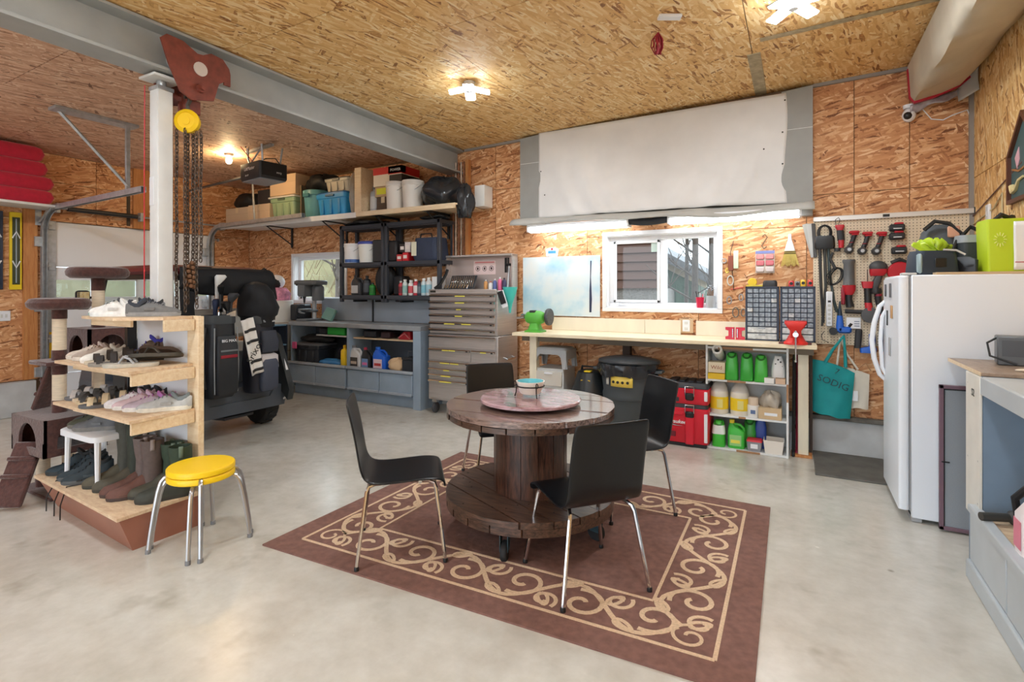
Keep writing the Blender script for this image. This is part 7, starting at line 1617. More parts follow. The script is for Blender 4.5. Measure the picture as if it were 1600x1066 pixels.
for k, (x, x2, z0, z1, c, lb) in enumerate(((.185, .215, 1.9, 1.2, (40, 40, 42), 'long black strap hanging at left edge of pegboard'), (.225, .205, 1.9, 1.17, (58, 58, 56), 'long dark pry bar hanging beside the black strap'), (.255, .3, 1.9, 1.42, (60, 72, 72), 'curved grey bar with black handle hanging on pegboard'))):
    b = B(); b.tube([(0, 0, z0 - 1.5), (.01, 0, (z0 + z1) / 2 - 1.5), (x2 - x, 0, z1 - 1.5)], [.013, .012, .01], 6)
    if k == 2: b.tube([(.04, 0, z1 - 1.5), (.07, 0, z1 - 1.62)], .013, 8)
    one(b, 'pry_bar', c, lb, 'bar', (x, PY + .01 * k, 1.5))
t = hang('coiled_cable', 'coil of black cable hanging in the middle left of pegboard', 'cable', .31, 1.63)
b = B()
for k in range(5): b.tube([(.01 * math.sin(k) + (.04 + .005 * k) * math.cos(a) + .02 * math.sin(a), .004 * k - .01, (.07 + .003 * k) * math.sin(a)) for a in [2 * pi * q / 16 for q in range(16)]], .0045, 5, True)
b.done('coil', BLACK, t)
b = B(); b.tube([(.0, -.01, .07), (-.04, 0, .16), (-.02, 0, .22)], .012, 6); b.done('plug', TB, t)
t = hang('power_strip', 'white power strip mounted upright on the pegboard', 'power strip', .262, 1.33)
b = B(); b.bx(-.025, .025, -.02, .02, -.16, .16, .006); b.done('case', WHITE, t)
b = B(); b.bx(-.012, .012, -.023, -.02, .06, .078, .002); b.done('switch', BLACK, t)
for k in range(5): b = B(); b.lathe([(.001, 0), (.013, 0), (.013, .002), (.001, .002)], (0, -.022, .03 - .04 * k), 12, axis='y'); b.done('socket', cmat((206, 206, 202)), t)
t = hang('hand_vacuum', 'grey tubular cordless vacuum with red band in the pegboard centre', 'vacuum', .415, 1.56)
b = B(); b.lathe([(.03, .22), (.05, .22), (.052, .2), (.042, .18), (.046, .0), (.05, -.01)], n=18); b.done('grey_tube', cmat((98, 98, 98), .4), t)
b = B(); b.loft(rloft([(-.1, .06, .06, .02, 0, 0), (-.06, .1, .08, .03, 0, 0), (-.012, .105, .1, .04, 0, 0)])); b.done('red_motor', TR, t)
b = B(); b.tube([(.0, 0, -.08), (.0, .0, -.14), (.01, 0, -.21)], [.03, .026, .034], 10); b.done('grip', TB, t)
b = B(); b.bx(-.06, -.03, -.03, .03, -.19, -.03, .008); b.done('battery', cmat((150, 30, 46)), t)
for x, z, lb in ((.77, 2.02, 'upper black and red battery pair on the pegboard'), (.785, 1.82, 'lower black battery on the pegboard below the pair')):
    t = hang('tool_battery', lb, 'battery', x, z)
    for k in range(2 if z > 1.9 else 1):
        b = B(); b.bx(-.055, .055, -.035, .035, .0 - .075 * k, .06 - .075 * k, .01); b.bx(-.04, .05, -.04, .03, .012 - .075 * k, .03 - .075 * k, .004); b.done('pack', TB, t)
        b = B(); b.bx(-.02, .045, -.03, .03, .058 - .075 * k, .075 - .075 * k, .005); b.done('red_top', TR, t)
        b = B(); b.bx(-.03, .03, -.042, -.04, .016 - .075 * k, .026 - .075 * k); b.done('pale_print', cmat((200, 200, 200)), t)
t = hang('palm_sander', 'dark domed palm sander with red base on the pegboard', 'sander', .635, 1.69)
b = B(); b.ell((0, 0, .02), (.07, .04, .055)); b.done('dome', TG, t)
b = B(); b.loft(rloft([(-.06, .1, .05, .02, -.01, 0), (-.03, .13, .07, .02, 0, 0), (.0, .13, .075, .02, 0, 0)])); b.done('red_base', TR, t)
t = hang('circular_saw', 'red and black circular saw at the pegboard behind the fridge bags', 'saw', .79, 1.66)
b = B(); b.lathe([(.001, -.03), (.08, -.03), (.09, -.02), (.09, .02), (.001, .02)], (0, 0, 0), 22, axis='y'); b.done('guard', TR, t)
b = B(); b.tube([(-.06, 0, .08), (0, 0, .11), (.07, 0, .07)], .02, 8); b.done('handle', TB, t)
t = hang('angle_grinder', 'red and black angle grinder with dark disc on the pegboard', 'grinder', .555, 1.42)
b = B(); b.loft(rloft([(.1, .07, .06, .01, 0, 0), (.13, .085, .06, .012, 0, 0), (.16, .09, .06, .012, 0, 0)])); b.done('battery_foot', TR, t)
b = B(); b.loft(rloft([(-.1, .06, .06, .02, .015, 0), (-.03, .056, .056, .02, .005, 0)])); b.done('red_body', TR, t)
b = B(); b.tube([(.0, 0, .11), (.005, 0, -.04)], [.026, .028], 10); b.done('grip', TB, t)
b = B(); b.lathe([(.001, -.012), (.01, -.014), (.03, -.01), (.068, -.008), (.07, 0), (.02, .006), (.001, .006)], (.02, -.02, -.14), 24, axis='y'); b.done('disc', cmat((84, 84, 86), .6), t)
b = B(); b.tube([(-.02, 0, -.115), (-.17, 0, -.11)], .019, 8); b.done('side_handle', TB, t)
b = B(); b.tube([(0, 0, .16), (0, 0, .27)], .003, 4); b.done('hook_wire', BLACK, t)
t = hang('wall_card', 'white printed card below the grinder handle on the pegboard', 'card', .455, 1.205)
b = B(); b.bx(-.06, .05, -.01, .0, -.05, .05, .002); b.done('card', WHITE, t)
b = B()
for k in range(3): b.bx(-.0, .04, -.0115, -.01, -.03 + .02 * k, -.022 + .02 * k)
b.done('print', cmat((120, 130, 150)), t, kind='stuff')
t = hang('multi_tool', 'black and red angled cordless tool beside the fridge door', 'power tool', .64, 1.43)
b = B(); b.loft(rloft([(.09, .05, .04, .015, -.03, 0), (.14, .07, .05, .02, -.02, 0), (.2, .05, .04, .015, 0, 0), (.23, .025, .03, .01, .015, 0)])); b.done('head', TG, t)
b = B(); b.lathe([(.04, 0), (.045, .02), (.04, .05)], (-.02, 0, .04), 14); b.done('collar', TB, t)
b = B(); b.tube([(-.01, 0, .05), (.0, 0, -.05), (.025, 0, -.14)], [.028, .024, .03], 10); b.done('grip', TB, t)
b = B(); b.loft(rloft([(-.26, .07, .06, .02, .045, 0), (-.14, .06, .06, .02, .03, 0)])); b.lathe([(.029, 0), (.029, .02)], (-.005, 0, .02), 12); b.done('red_base', cmat((160, 30, 60)), t)
BL = mat('tool_blue', (36, 100, 200), .4)
t = hang('caulk_gun', 'blue and black caulking gun hanging nozzle up on the pegboard', 'caulking gun', .345, 1.2)
b = B(); b.lathe([(.006, .2), (.012, .14), (.02, .08), (.022, .06)], n=12); b.done('nozzle', cmat((40, 56, 70)), t)
b = B(); b.loft(rloft([(-.07, .06, .05, .02, .0, 0), (-.02, .06, .05, .02, 0, 0), (.07, .045, .045, .018, 0, 0)])); b.bx(-.02, .09, -.025, .025, -.09, -.03, .015); b.done('body', BL, t)
b = B(); b.lathe([(.001, -.02), (.034, -.02), (.034, .02), (.001, .02)], (-.05, 0, -.075), 16, axis='y'); b.tube([(.07, 0, -.03), (.09, 0, .0)], .016, 8); b.done('black_end', BLACK, t)
t = hang('heat_gun', 'bright blue cordless gun at the pegboard bottom by the fridge', 'power tool', .54, 1.03)
b = B(); b.loft(rloft([(-.09, .12, .06, .02, .02, 0), (-.05, .13, .06, .02, .02, 0), (-.03, .05, .05, .02, .05, 0), (.08, .05, .045, .018, .05, 0)])); b.done('body', BL, t)
b = B(); b.loft(rloft([(-.05, .05, .05, .015, -.06, 0), (.1, .055, .05, .015, -.05, 0), (.12, .05, .045, .015, -.05, 0)])); b.done('black_pack', TB, t)
t = hang('peg_hook', 'thin bent wire hook near the pegboard bottom', 'hook', .22, 1.06); b = B(); b.tube([(.0, 0, .06), (-.02, 0, .02), (-.01, 0, -.02), (.04, 0, -.04)], .003, 5); b.done('wire', BLACK, t)
t = hang('dark_case', 'tall dark case hanging behind the fridge door handle', 'case', .68, 1.1); b = B(); b.bx(-.04, .05, -.03, .03, -.14, .06, .01); b.done('case', cmat((40, 46, 66)), t)
# tote bags
def bagmesh(w0, w1, h, d, skew, seed):
    def fn(side):
        def f(u, v):
            w_ = w0 + (w1 - w0) * v; x = -w_ / 2 + w_ * u + skew * v; s = math.sin(pi * u)
            y = side * (d * (.25 + .75 * v) * s ** .6) + .01 * math.sin(9 * u + 5 * v + seed) * s
            return (x, y, -h * v - .05 * (u) * (1 - v) + .02 * math.sin(pi * u) * (1 - v) + .006 * math.sin(14 * u + seed) * v)
        return f
    b = B(); b.grid(fn(-1), 16, 14); b.grid(fn(1), 16, 14); return b
TEAL = mat('tote_teal', (22, 150, 152), .75, amt=.12, scale=7, bump=.1)
t = thing('tote_bag', 'teal cloth tote bag with dark lettering hanging under the pegboard', 'bag', (.285, 5.58, .84), 0)
b = bagmesh(.36, .32, .47, .06, .05, 1); b.v = [tuple(RY(R(9)) @ Vector(p)) for p in b.v]; b.done('body', TEAL, t)
b = B()
for s in (-1, 1): b.tube([(-.06, s * .02, -.0), (.0, s * .012, .12), (.085, 0, .25), (.09, .02, .25)], [.014, .012, .008, .006], 6); b.tube([(.1, s * .02, -.03), (.095, s * .012, .1), (.088, 0, .25)], [.014, .012, .008], 6)
b.done('handle', TEAL, t)
text('SODIG', .085, cmat((16, 60, 66)), t, (.0, -.07, -.17), (pi / 2, R(20), 0), depth=.002)
text('7', .07, cmat((16, 60, 66)), t, (.03, -.05, -.07), (pi / 2, R(18), 0), depth=.001)
t = thing('tote_bag', 'cream canvas tote bag hanging behind the teal one', 'bag', (.42, 5.64, .8), 0)
b = bagmesh(.3, .28, .36, .035, .0, 4); b.done('body', mat('tote_cream', (226, 220, 206), .85, amt=.08), t)
b = B(); b.tube([(-.1, -.02, .0), (-.08, -.02, .2), (-.075, -.01, .27)], .009, 6); b.tube([(.06, -.02, -.01), (-.02, -.02, .12), (-.07, -.01, .27)], .009, 6); b.done('handle', mat('tote_cream', (226, 220, 206)), t)
b = B(); b.bx(.0, .06, -.043, -.039, -.29, -.2, .001); b.done('patch', WHITE, t)
b = B(); b.tube([(.02, -.01, -.02), (.1, 0, .05), (.14, 0, -.02)], .006, 5); one(b, 'strap', (176, 130, 90), 'tan strap looped above the cream tote', 'strap', (.44, 5.64, .8))
# ---------------------------------------------------------------- fridge
fr = thing('refrigerator', 'white refrigerator with curved handle at the right wall', 'refrigerator', (.95, 4.56, 0))
FW = mat('fridge_white', (238, 243, 250), .32, bump=.02, scale=90)
b = B(); b.bx(-.3, .335, -.35, .35, .03, 1.6, .006); b.done('body', FW, fr)
b = B(); b.loft(rloft([(.075, .058, .695, .02, -.338, 0), (1.58, .058, .695, .02, -.338, 0)])); b.bx(-.36, -.31, -.345, .345, 1.575, 1.6, .01); d = b.done('door', FW, fr)
b = B(); b.bx(-.309, -.301, -.34, .34, .08, 1.59); b.done('gasket', cmat((150, 150, 152), .6), fr)
b = B(); b.tube([(-.36, .3, 1.42), (-.395, .3, 1.38), (-.43, .3, 1.25), (-.445, .3, 1.12), (-.43, .3, .98), (-.395, .3, .86), (-.36, .3, .82)], [.012, .016, .018, .018, .018, .016, .012], 10); b.done('handle', WHITE, d)
b = B(); b.tube([(-.36, .26, 1.36), (-.385, .26, 1.3), (-.395, .26, 1.12), (-.385, .26, .92), (-.36, .26, .86)], [.01, .013, .014, .013, .01], 10); b.done('handle', WHITE, d)
b = B(); b.bx(-.3, -.24, -.33, .33, .0, .06, .004); b.done('kick_grille', cmat((176, 176, 178)), fr)
b = B(); b.bx(-.35, -.27, -.34, -.26, 1.6, 1.615, .004); b.done('hinge_cap', cmat((206, 206, 206)), fr)
for y, z, w_, h, c, lb in ((.2, 1.5, .05, .09, (90, 92, 96), 'dark magnet at upper left of fridge door'), (-.02, 1.5, .06, .1, (104, 104, 108), 'dark printed magnet at upper right of fridge door'), (-.08, 1.35, .07, .09, (206, 160, 110), 'orange-tan round magnet on fridge door'), (.12, 1.3, .03, .11, (60, 60, 60), 'slim black magnet on fridge door'), (0, 1.1, .07, .13, (176, 176, 176), 'grey printed note on fridge door')):
    b = B(); b.box((-.371, y, z), (.006, w_, h), .002); one(b, 'magnet', c, lb, 'magnet', (.95, 4.56, 0))
b = B(); b.bx(-.17, .335, -.345, .2, 1.601, 1.616); one(b, 'cardboard_sheet', CARD, 'thin cardboard sheet on top of the fridge', 'cardboard', (.95, 4.56, 0))
FT = 1.602
t = thing('cooler_bag', 'navy insulated lunch bag on the fridge top', 'bag', (.79, 4.42, FT), R(20))
NB = mat('lunch_navy', (38, 52, 68), .6, amt=.15)
b = B(); b.loft(rloft([(0, .25, .16, .03, 0, 0), (.02, .26, .17, .04, 0, 0), (.13, .24, .16, .04, 0, 0), (.16, .22, .14, .04, 0, 0)])); b.done('body', NB, t)
b = B(); b.bx(-.125, -.1, -.09, -.05, .01, .14, .01); b.done('grey_side', cmat((150, 170, 174)), t)
b = B(); b.bx(-.03, .04, -.09, -.083, .05, .11, .004); b.done('buckle', BLACK, t)
b = B(); b.loft(rloft([(-.0, .2, .03, .012, 0, 0), (.09, .18, .03, .012, 0, 0), (.11, .1, .02, .008, 0, 0)]), T(.15, -.03, .01) @ RZ(R(-60)) @ RX(R(-15))); b.done('open_flap', cmat((28, 32, 40)), t)
b = B(); b.tube([(.14, -.1, .13), (.1, -.08, .16), (.03, -.07, .165)], .006, 6); b.done('zip', cmat((206, 206, 206)), t)
def leafbag(loc, label, seed):
    rd = random.Random(seed); b = B()
    for k in range(5):
        x0 = -.09 + .03 * k; b.grid(lambda u, v: (x0 + .09 * u - .02 * v + .02 * math.sin(5 * v + k), -.05 + .02 * k + .05 * math.sin(3 * u + k) * .5, .0 + (.1 + .03 * ((k * 3) % 4) / 3) * v * (1 - .5 * abs(u - .5)) + .012 * math.sin(9 * u + k)), 6, 6)
    return one(b, 'plastic_bag', mat('lime_plastic', (186, 214, 50), .3), label, 'bag', loc, 0, solid=.002)
leafbag((.83, 4.6, FT + .14), 'crumpled lime plastic bag behind the navy lunch bag', 3)
lump('soft_case', (66, 68, 72), 'dark soft case under the lime plastic bag on the fridge', 'bag', (.84, 4.64, FT), (.13, .09, .08), 51, flat=.4)
t = thing('backpack', 'grey and black rounded backpack at the back of the fridge top', 'backpack', (.9, 4.8, FT))
b = B(); b.loft(rloft([(0, .26, .16, .05, 0, 0), (.2, .26, .16, .06, 0, 0), (.32, .2, .12, .05, .0, 0), (.37, .1, .07, .03, 0, 0)], 5)); b.done('body', cmat((84, 88, 92), .7), t)
b = B(); b.tube([(-.1, -.09, .33), (-.04, -.09, .39), (.04, -.09, .37), (.12, -.09, .28)], .014, 6); b.done('strap', BLACK, t)
b = B(); b.bx(.03, .1, -.1, -.085, .27, .35, .01, ); b.done('pink_patch', cmat((214, 160, 130)), t)
b = B(); b.loft(rloft([(.05, .2, .03, .012, 0, -.085), (.2, .2, .03, .012, 0, -.085)])); b.done('front_pocket', cmat((50, 52, 56)), t)
t = thing('shoulder_bag', 'black and grey shoulder bag between lunch bag and lime tote', 'bag', (1.03, 4.56, FT + .016), R(10))
b = B(); b.loft(rloft([(0, .16, .13, .03, 0, 0), (.2, .17, .14, .04, 0, 0), (.25, .16, .12, .04, 0, 0)])); b.done('body', cmat((44, 50, 54), .6), t)
b = B(); b.loft(rloft([(.2, .175, .145, .04, 0, 0), (.25, .165, .13, .04, 0, 0)])); b.done('grey_band', cmat((150, 154, 158)), t)
b = B(); b.tube([(-.08, 0, .22), (-.12, -.02, .12), (-.1, -.06, .02)], .012, 6); b.tube([(-.06, 0, .24), (0, .02, .31), (.08, 0, .26)], .014, 6); b.done('strap', BLACK, t)
b = B(); b.bx(.0, .04, -.073, -.068, .07, .085); b.done('white_tag', WHITE, t)
t = thing('tote_bag', 'lime green and white shopping tote on the fridge top', 'bag', (1.15, 4.42, FT + .016), R(6))
LG = mat('tote_lime', (190, 214, 40), .5)
b = B(); b.loft(rloft([(0, .2, .16, .01, 0, 0), (.04, .205, .165, .012, 0, 0), (.3, .22, .17, .012, 0, 0), (.33, .22, .165, .01, .005, 0), (.33, .21, .15, .01, .005, 0), (.28, .2, .15, .01, .0, 0)])); b.done('body', LG, t)
b = B(); b.grid(lambda u, v: (.02 + .09 * u, -.084 - .003 - .004 * math.sin(6 * v + 3 * u), .01 + .3 * v), 6, 10); b.done('white_panel', WHITE, t, solid=.003)
b = B(); b.bx(.025, .1, -.094, -.09, .055, .06); b.done('red_line', cmat((170, 60, 70)), t)
b = B()
for k in range(12): a = 2 * pi * k / 12; b.tube([(-.045 + .018 * math.cos(a), -.086, .2 + .024 * math.sin(a)), (-.045 + .032 * math.cos(a), -.086, .2 + .045 * math.sin(a))], .0025, 4)
b.done('flower_print', cmat((226, 232, 140)), t, kind='stuff')
b = B(); b.bx(.1095, .114, -.075, .075, .01, .31); b.done('dark_side', cmat((70, 140, 40)), t)
b = B(); b.tube([(-.06, -.04, .32), (-.02, -.03, .36), (.03, 0, .34), (.06, .03, .35)], .016, 6); b.done('black_handle', BLACK, t)
# ---------------------------------------------------------------- right counter
rc = thing('display_counter', 'grey open fronted counter with wooden ledge along the right wall', 'counter', (.83, 3.0, 0))
LB = mat('counter_blue', (120, 140, 160), .5, amt=.06); LG2 = mat('counter_grey', (190, 196, 200), .45, amt=.06, scale=5); CREAM = mat('counter_cream', (226, 222, 212), .5, amt=.06)
b = B(); b.bx(0, .46, .49, .73, .0, 1.06, .003); b.done('end_cabinet', LB, rc)
b = B(); b.bx(-.012, -.001, .485, .735, .3, 1.058, .002); e_ = b.done('end_stile', CREAM, rc)
text('S2', .055, cmat((60, 60, 56)), e_, (-.0135, .6, .96), FACE_NX, depth=.0006)
b = B()
for y, z in ((.7, 1.0), (.7, .6), (.52, .62), (.52, .4)): b.lathe([(.006, 0), (.001, .003)], (-.012, y, z), 8, RY(0), 'x')
b.done('screws', cmat((140, 140, 140)), e_, kind='stuff')
b = B(); b.bx(0, .46, -1.0, .49, 1.03, 1.06, .003); b.done('counter_top', LG2, rc)
b = B(); b.bx(-.01, .03, -1.0, .488, .97, 1.058, .003); b.done('front_rail', LG2, rc)
b = B(); b.bx(.44, .46, -1.0, .49, .36, 1.03); b.done('back_panel', LB, rc)
b = B(); b.bx(0, .44, -1.0, .49, .345, .365, .002); b.done('ledge_shelf', PINE_TOP, rc)
b = B(); b.bx(-.045, .005, -1.0, .56, .345, .385, .006); b.done('ledge_rail', LG2, rc)
for y0, y1 in ((.02, .56), (-.5, .01), (-1.0, -.51)):
    b = B(); b.bx(-.035, -.005, y0, y1 - .005, .1, .343, .003); b.done('lower_door', LG2, rc)
b = B(); b.bx(-.05, -.006, -1.0, .565, .0, .095, .006); b.done('base_lip', LG2, rc)
b = B(); b.bx(.0, .44, -1.0, .49, .0, .34); b.done('lower_carcass', LB, rc)
b = B(); b.bx(.25, .4, .46, .49, .6, .62, .003); b.done('white_bracket', WHITE, rc)
one(B().bx(-.235, .235, -.33, .33, 0, .02, .002), 'wood_board', wood('counter_board', (128, 108, 92), (170, 150, 132), 3, (8, 2, 8), .4), 'brown wooden board lying over the end of the counter by the fridge', 'board', (1.06, 3.83, 1.061))
one(B().bx(-.235, -.232, -.33, .33, 0, .02), 'edge_band', PINE, 'pale raw edge strip of the brown board', 'edging', (1.06 - .0005, 3.83, 1.061))
t = thing('radio', 'grey box appliance with cable on the wooden board', 'radio', (1.12, 3.95, 1.082), R(-10))
b = B(); b.bx(-.12, .14, -.08, .08, 0, .16, .006); b.done('case', cmat((92, 96, 100), .4), t)
b = B(); b.bx(-.1, .1, -.083, -.08, .05, .14); b.done('panel', cmat((70, 72, 76), .3), t)
b = B(); b.tube([(-.12, -.05, .15), (-.16, -.06, .12), (-.15, -.09, .05), (-.04, -.11, .01)], .006, 6); b.done('cable', BLACK, t)
b = B(); b.bx(.0, .1, -.02, .02, .158, .172, .004); b.done('top_button', BLACK, t)
one(B().bx(-.03, .03, -.03, .03, 0, .34, .006), 'white_post', WHITE, 'white upright box at the right edge behind the counter board', 'post', (1.19, 3.66, 1.082))
b = B(); b.ell((0, 0, .008), (.045, .014, .008)); one(b, 'bone_knife', (232, 220, 200), 'small pale bone shaped piece on the wooden board', 'tool', (1.03, 3.62, 1.082), .2)
t = thing('torch', 'black torch lying on the counter ledge', 'torch', (.87, 3.36, .402), R(20))
b = B(); b.tube([(-.09, 0, 0), (.03, 0, 0), (.045, 0, 0), (.075, 0, 0)], [.02, .02, .034, .036], 14); b.done('body', cmat((60, 58, 54), .5), t)
t = thing('hose', 'black hose looping above the counter ledge', 'hose', (.94, 3.22, .366))
b = B(); b.tube([(.0, -.1, .016), (-.05, -.02, .06), (-.06, .0, .18), (.0, -.04, .28), (.1, -.1, .3), (.2, -.2, .26)], .016, 8); b.done('hose', BLACK, t)
t = thing('cleaner_bottle', 'white bottle with pink print on the counter ledge', 'bottle', (.885, 2.99, .366))
b = B(); b.loft(rloft([(0, .12, .12, .03, 0, 0), (.18, .12, .12, .03, 0, 0), (.24, .06, .06, .02, 0, 0), (.27, .05, .05, .02, 0, 0)])); b.done('body', cmat((236, 226, 226), .4), t)
b = B(); b.lathe([(.032, .27), (.03, .3), (.001, .3)], n=14); b.done('cap', WHITE, t)
b = B(); b.bx(-.062, -.0605, -.04, .04, .04, .16); b.bx(-.04, .04, -.062, -.0605, .04, .16); b.done('pink_print', cmat((224, 130, 150)), t)
ls_ = thing('window_screen', 'purple framed grey insect screen leaning against the fridge side', 'screen', (.98, 4.155, .012))
FRM = cmat((120, 92, 104), .5)
b = B(); H_ = .9; W_ = .2
for p in ((-W_, -W_ + .022, 0, H_), (W_ - .022, W_, 0, H_), (-W_, W_, 0, .022), (-W_, W_, H_ - .022, H_)): b.bx(p[0], p[1], -.012, .012, p[2], p[3], .002)
b.done('frame', FRM, ls_)
b = B(); b.bx(-W_ + .02, W_ - .02, .0, .004, .02, H_ - .02); b.done('mesh', mat('screen_grey', (150, 156, 162), .7, amt=.06, scale=200), ls_)
b = B(); b.bx(-W_ + .02, -W_ + .028, -.006, .0, .02, H_ - .02); b.bx(-W_ + .02, W_ - .02, -.006, 0, H_ - .03, H_ - .022); b.done('spline', BLACK, ls_)
b = B(); b.bx(-W_ + .01, -W_ + .05, -.016, -.012, .42, .428); b.done('pull_tab', BLACK, ls_)
# ---------------------------------------------------------------- canvas wrapped duct, camera, sign, bits of wiring
du = thing('wrapped_duct', 'beige canvas wrapped duct with red tape in the ceiling corner', 'duct', (1.08, 5.6, 3.1))
DC = mat('duct_canvas', (196, 184, 164), .85, amt=.16, scale=3, bump=.15)
b = B(); rings = []
for j in range(25):
    y = .0 - j * .12; q = .012 * math.sin(j * 1.3); 
    rings.append([(-.245, y, .325), (-.23 + q, y, .06 + q), (-.2, y, .012 + q), (-.06, y, .04 + .02 * math.sin(j * .9)), (.1, y, .1 - .02 * math.sin(j * .7)), (.2, y, .19 + q), (.215, y, .34)])
b.loft(rings); b.done('wrap', DC, du, sharp=70)
b = B(); b.loft([[(x, y, z) for x, z in ((-.25, .3), (-.236, .05), (-.2, -.002), (-.06, .024), (.1, .085), (.19, .16), (.215, .2), (.215, .215), (.18, .18), (.1, .115), (-.06, .054), (-.19, .03), (-.225, .06), (-.24, .3))] for y in (.006, -.0, -.03)]); b.done('red_tape', mat('tape_red', (176, 20, 48), .35), du)
b = B(); b.grid(lambda u, v: (-.22 + .42 * u, .03 + .03 * math.sin(9 * u) * v, -.0 + .1 * u - .06 * v - .015 * math.sin(14 * u) * v), 20, 4); b.done('loose_plastic', mat('loose_plastic', (170, 160, 164), .25, amt=.35, scale=18), du, solid=.003)
b = B(); b.grid(lambda u, v: (.1 + .11 * v, .02 - .1 * v + .02 * math.sin(4 * u), .17 - .2 * u + .05 * v), 8, 4); b.done('loose_flap', mat('canvas_grey', (186, 184, 178)), du, solid=.004)
cm_ = thing('security_camera', 'white dome security camera on the back wall near the corner', 'camera', (.86, 5.68, 3.04))
b = B(); b.ell((0, 0, -.01), (.052, .05, .06)); b.lathe([(.001, 0), (.04, 0), (.045, .03), (.001, .03)], (0, .01, .05), 18); b.done('body', WHITE, cm_)
b = B(); b.ell((-.012, -.03, -.02), (.034, .028, .034)); b.done('lens', BLACK, cm_)
b = B(); b.tube([(.04, .02, .05), (.1, .02, .03), (.16, .03, -.06), (.24, .03, -.08), (.3, .03, -.05), (.4, .03, -.02), (.42, .03, -.08), (.42, .02, -.2)], .005, 5); b.done('cable', WHITE, cm_)
sg_ = thing('wall_plaque', 'pointed dark framed plaque with painted leaves on the right wall', 'plaque', (1.3, 4.56, 2.09))
out = [(-.26, 0), (.26, 0), (.26, .33), (0, .58), (-.26, .33)]
inn = [(-.235, .025), (.235, .025), (.235, .32), (0, .545), (-.235, .32)]
MS = RZ(-pi / 2) @ RX(pi / 2)
b = B(); b.loft([[(x, z, h) for x, z in pts] for pts, h in ((out, .0), (out, .03), (inn, .03), (inn, .0))], MS, cap=False); b.done('frame', mat('plaque_frame', (96, 56, 40), .4), sg_)
b = B(); b.prism(inn, .008, MS); f_ = b.done('slate_face', mat('plaque_slate', (70, 96, 96), .6), sg_)
b = B(); b.prism([(-.16, .3), (-.09, .36), (-.08, .28), (-.12, .22)], .012, MS, .008); b.done('pink_leaf', cmat((226, 176, 186)), f_)
b = B(); b.tube([tuple(MS @ Vector(p)) for p in ((-.2, .23, .012), (-.08, .2, .012), (.1, .22, .012))], .007, 5); b.done('wood_stick', cmat((176, 120, 70)), f_)
b = B(); b.tube([tuple(MS @ Vector(p)) for p in ((-.2, .12, .014), (-.18, .08, .014), (-.13, .09, .014), (-.08, .14, .014), (.0, .15, .014))], [.02, .02, .016, .01, .008], 8); b.done('pipe_shape', cmat((226, 206, 150)), f_)
t = thing('wall_outlet', 'white surface outlet strip high on the right wall', 'outlet', (1.292, 5.28, 2.09)); b = B(); b.bx(-.012, .008, -.035, .035, -.07, .07, .004); b.done('plate', WHITE, t); b = B(); b.bx(-.015, -.012, -.015, .015, -.05, -.02); b.bx(-.015, -.012, -.015, .015, .02, .05); b.done('socket', cmat((206, 206, 204)), t)
b = B(); b.tube([(0, 1.1, .0), (0, .5, .12), (0, 0, .22)], .005, 5); one(b, 'electric_lead', (110, 70, 60), 'dark red cord running up to the plaque on right wall', 'cord', (1.293, 4.6, 2.12))
b = B(); b.tube([(0, 1.1, -.06), (0, .45, .02), (0, .28, .1), (0, .28, -.26)], .005, 5); one(b, 'electric_lead', (206, 190, 150), 'pale cord hanging on the right wall beside the outlet strip', 'cord', (1.293, 4.7, 2.1))
t = thing('ceiling_box', 'small white cover plate on the ceiling', 'cover plate', (-.78, 3.74, zc(-.78)), R(28)); b = B(); b.bx(-.08, .08, -.03, .03, -.022, 0, .004); b.done('plate', WHITE, t)
t = thing('hanging_cord', 'bundle of dark red cord hanging from the ceiling', 'cord', (-.9, 3.92, zc(-.9)))
b = B(); rd = random.Random(9)
for k in range(16): a = rd.uniform(0, 6.28); r_ = rd.uniform(.01, .05); b.tube([(0, 0, -.01), (r_ * math.cos(a), r_ * math.sin(a), -.06), (r_ * 1.2 * math.cos(a + .6), r_ * 1.2 * math.sin(a + .6), -.12), (r_ * .5 * math.cos(a), r_ * .5 * math.sin(a), -.17), (0, 0, -.1)], .0045, 4)
b.done('cord', mat('cord_red', (150, 30, 46), .6), t)
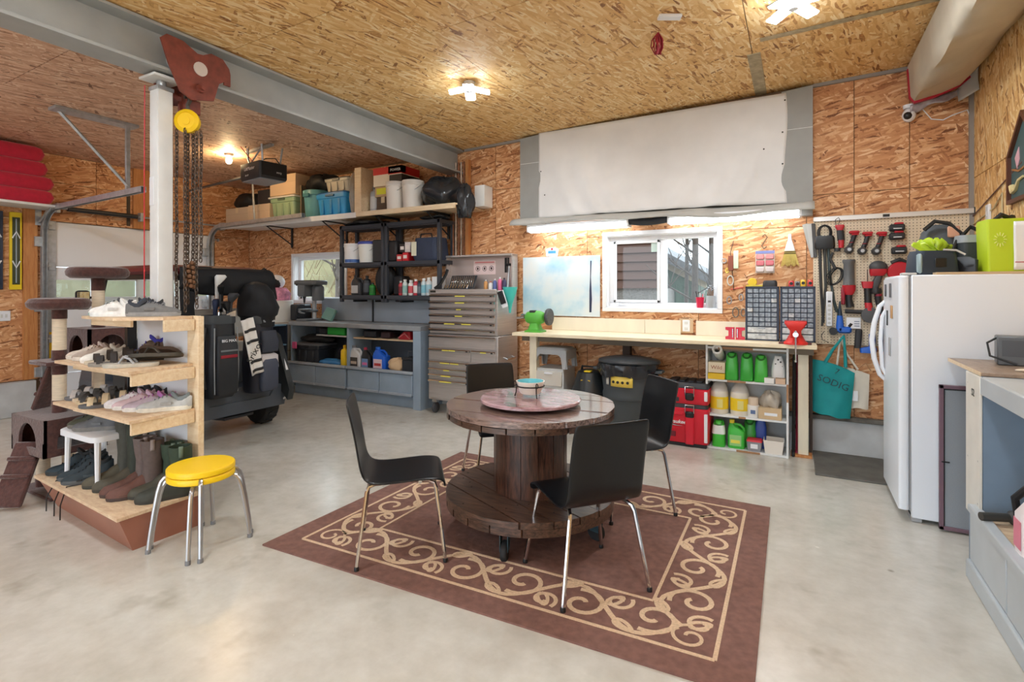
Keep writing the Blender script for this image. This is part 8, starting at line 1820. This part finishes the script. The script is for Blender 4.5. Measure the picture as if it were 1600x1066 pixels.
# ---------------------------------------------------------------- left wall
lsH = thing('wall_shelf', 'pale shelf high on the left wall under red cushions', 'shelf', (XL + .3, 2.45, 2.52))
b = B(); b.bx(-.3, .12, -.9, .5, -.03, 0, .003); b.done('board', WPAINT, lsH)
b = B(); b.bx(-.3, -.26, .4, .46, -.22, -.03); b.tube([(-.28, .43, -.2), (.06, .43, -.03)], .012, 5); b.done('bracket', GALV, lsH)
CU = mat('cushion_red', (186, 14, 50), .85, amt=.15, scale=20, sheen=.3)
for k, (dx, hh, lb) in enumerate(((0, .16, 'bottom red cushion of the stack on the left wall shelf'), (.0, .16, 'second red cushion from the bottom of the left shelf stack'), (-.06, .17, 'third red cushion from the bottom of the left shelf stack'), (-.09, .17, 'top red cushion of the stack on the left wall shelf'))):
    b = B(); rings = [[(x, y, z) for x, y in rbox_pts(.38 * s, .8 * s, .06 * s, 4)] for z, s in ((0, .9), (.02, .97), (hh * .5, 1.03), (hh - .02, .97), (hh - .002, .86), (hh, .5))]; b.loft(rings); o = one(b, 'cushion', CU, lb, 'cushion', (XL + .23, 2.5 + dx, 2.522 + sum((.16, .16, .17, .17)[:k])), group='red cushions on the left wall shelf')
def wiper(y, col, col2, label):
    t = thing('tool_package', label, 'package', (XL + .03, y, 1.97))
    b = B(); b.bx(-.02, .012, -.055, .055, -.46, .46, .004); b.done('tray', cmat(col, .4), t)
    b = B(); b.bx(.012, .016, -.035, .035, -.4, .4); b.done('window', cmat(col2, .3), t)
    b = B(); b.tube([(.018, 0, -.38), (.018, 0, .38)], .006, 6); b.done('blade', cmat((150, 160, 166), .3), t)
    for s, z in ((1, .2), (-1, -.17)):
        b = B(); b.tube([(.02, -.035, z - .05 * s), (.02, 0, z + .03 * s), (.02, .035, z - .05 * s)], .008, 5); b.done('white_clip', WHITE, t)
    b = B(); b.bx(.012, .017, -.05, .05, .42, .455); b.bx(.012, .017, -.05, .05, -.455, -.42); b.done('end_label', cmat(col, .4), t)
wiper(2.67, (236, 206, 30), (60, 66, 40), 'yellow long tool package hung on the left wall')
wiper(2.5, (40, 52, 72), (30, 44, 66), 'navy long tool package hung at the left picture edge')
t = thing('light_switch', 'white switch plate on the left wall', 'switch', (XL + .003, 2.57, 1.2)); b = B(); b.bx(0, .01, -.06, .06, -.06, .06, .003); b.done('plate', WHITE, t); b = B(); b.bx(.01, .015, -.03, -.01, -.02, .02); b.bx(.01, .015, .01, .03, -.02, .02); b.done('rocker', cmat((214, 214, 210)), t)
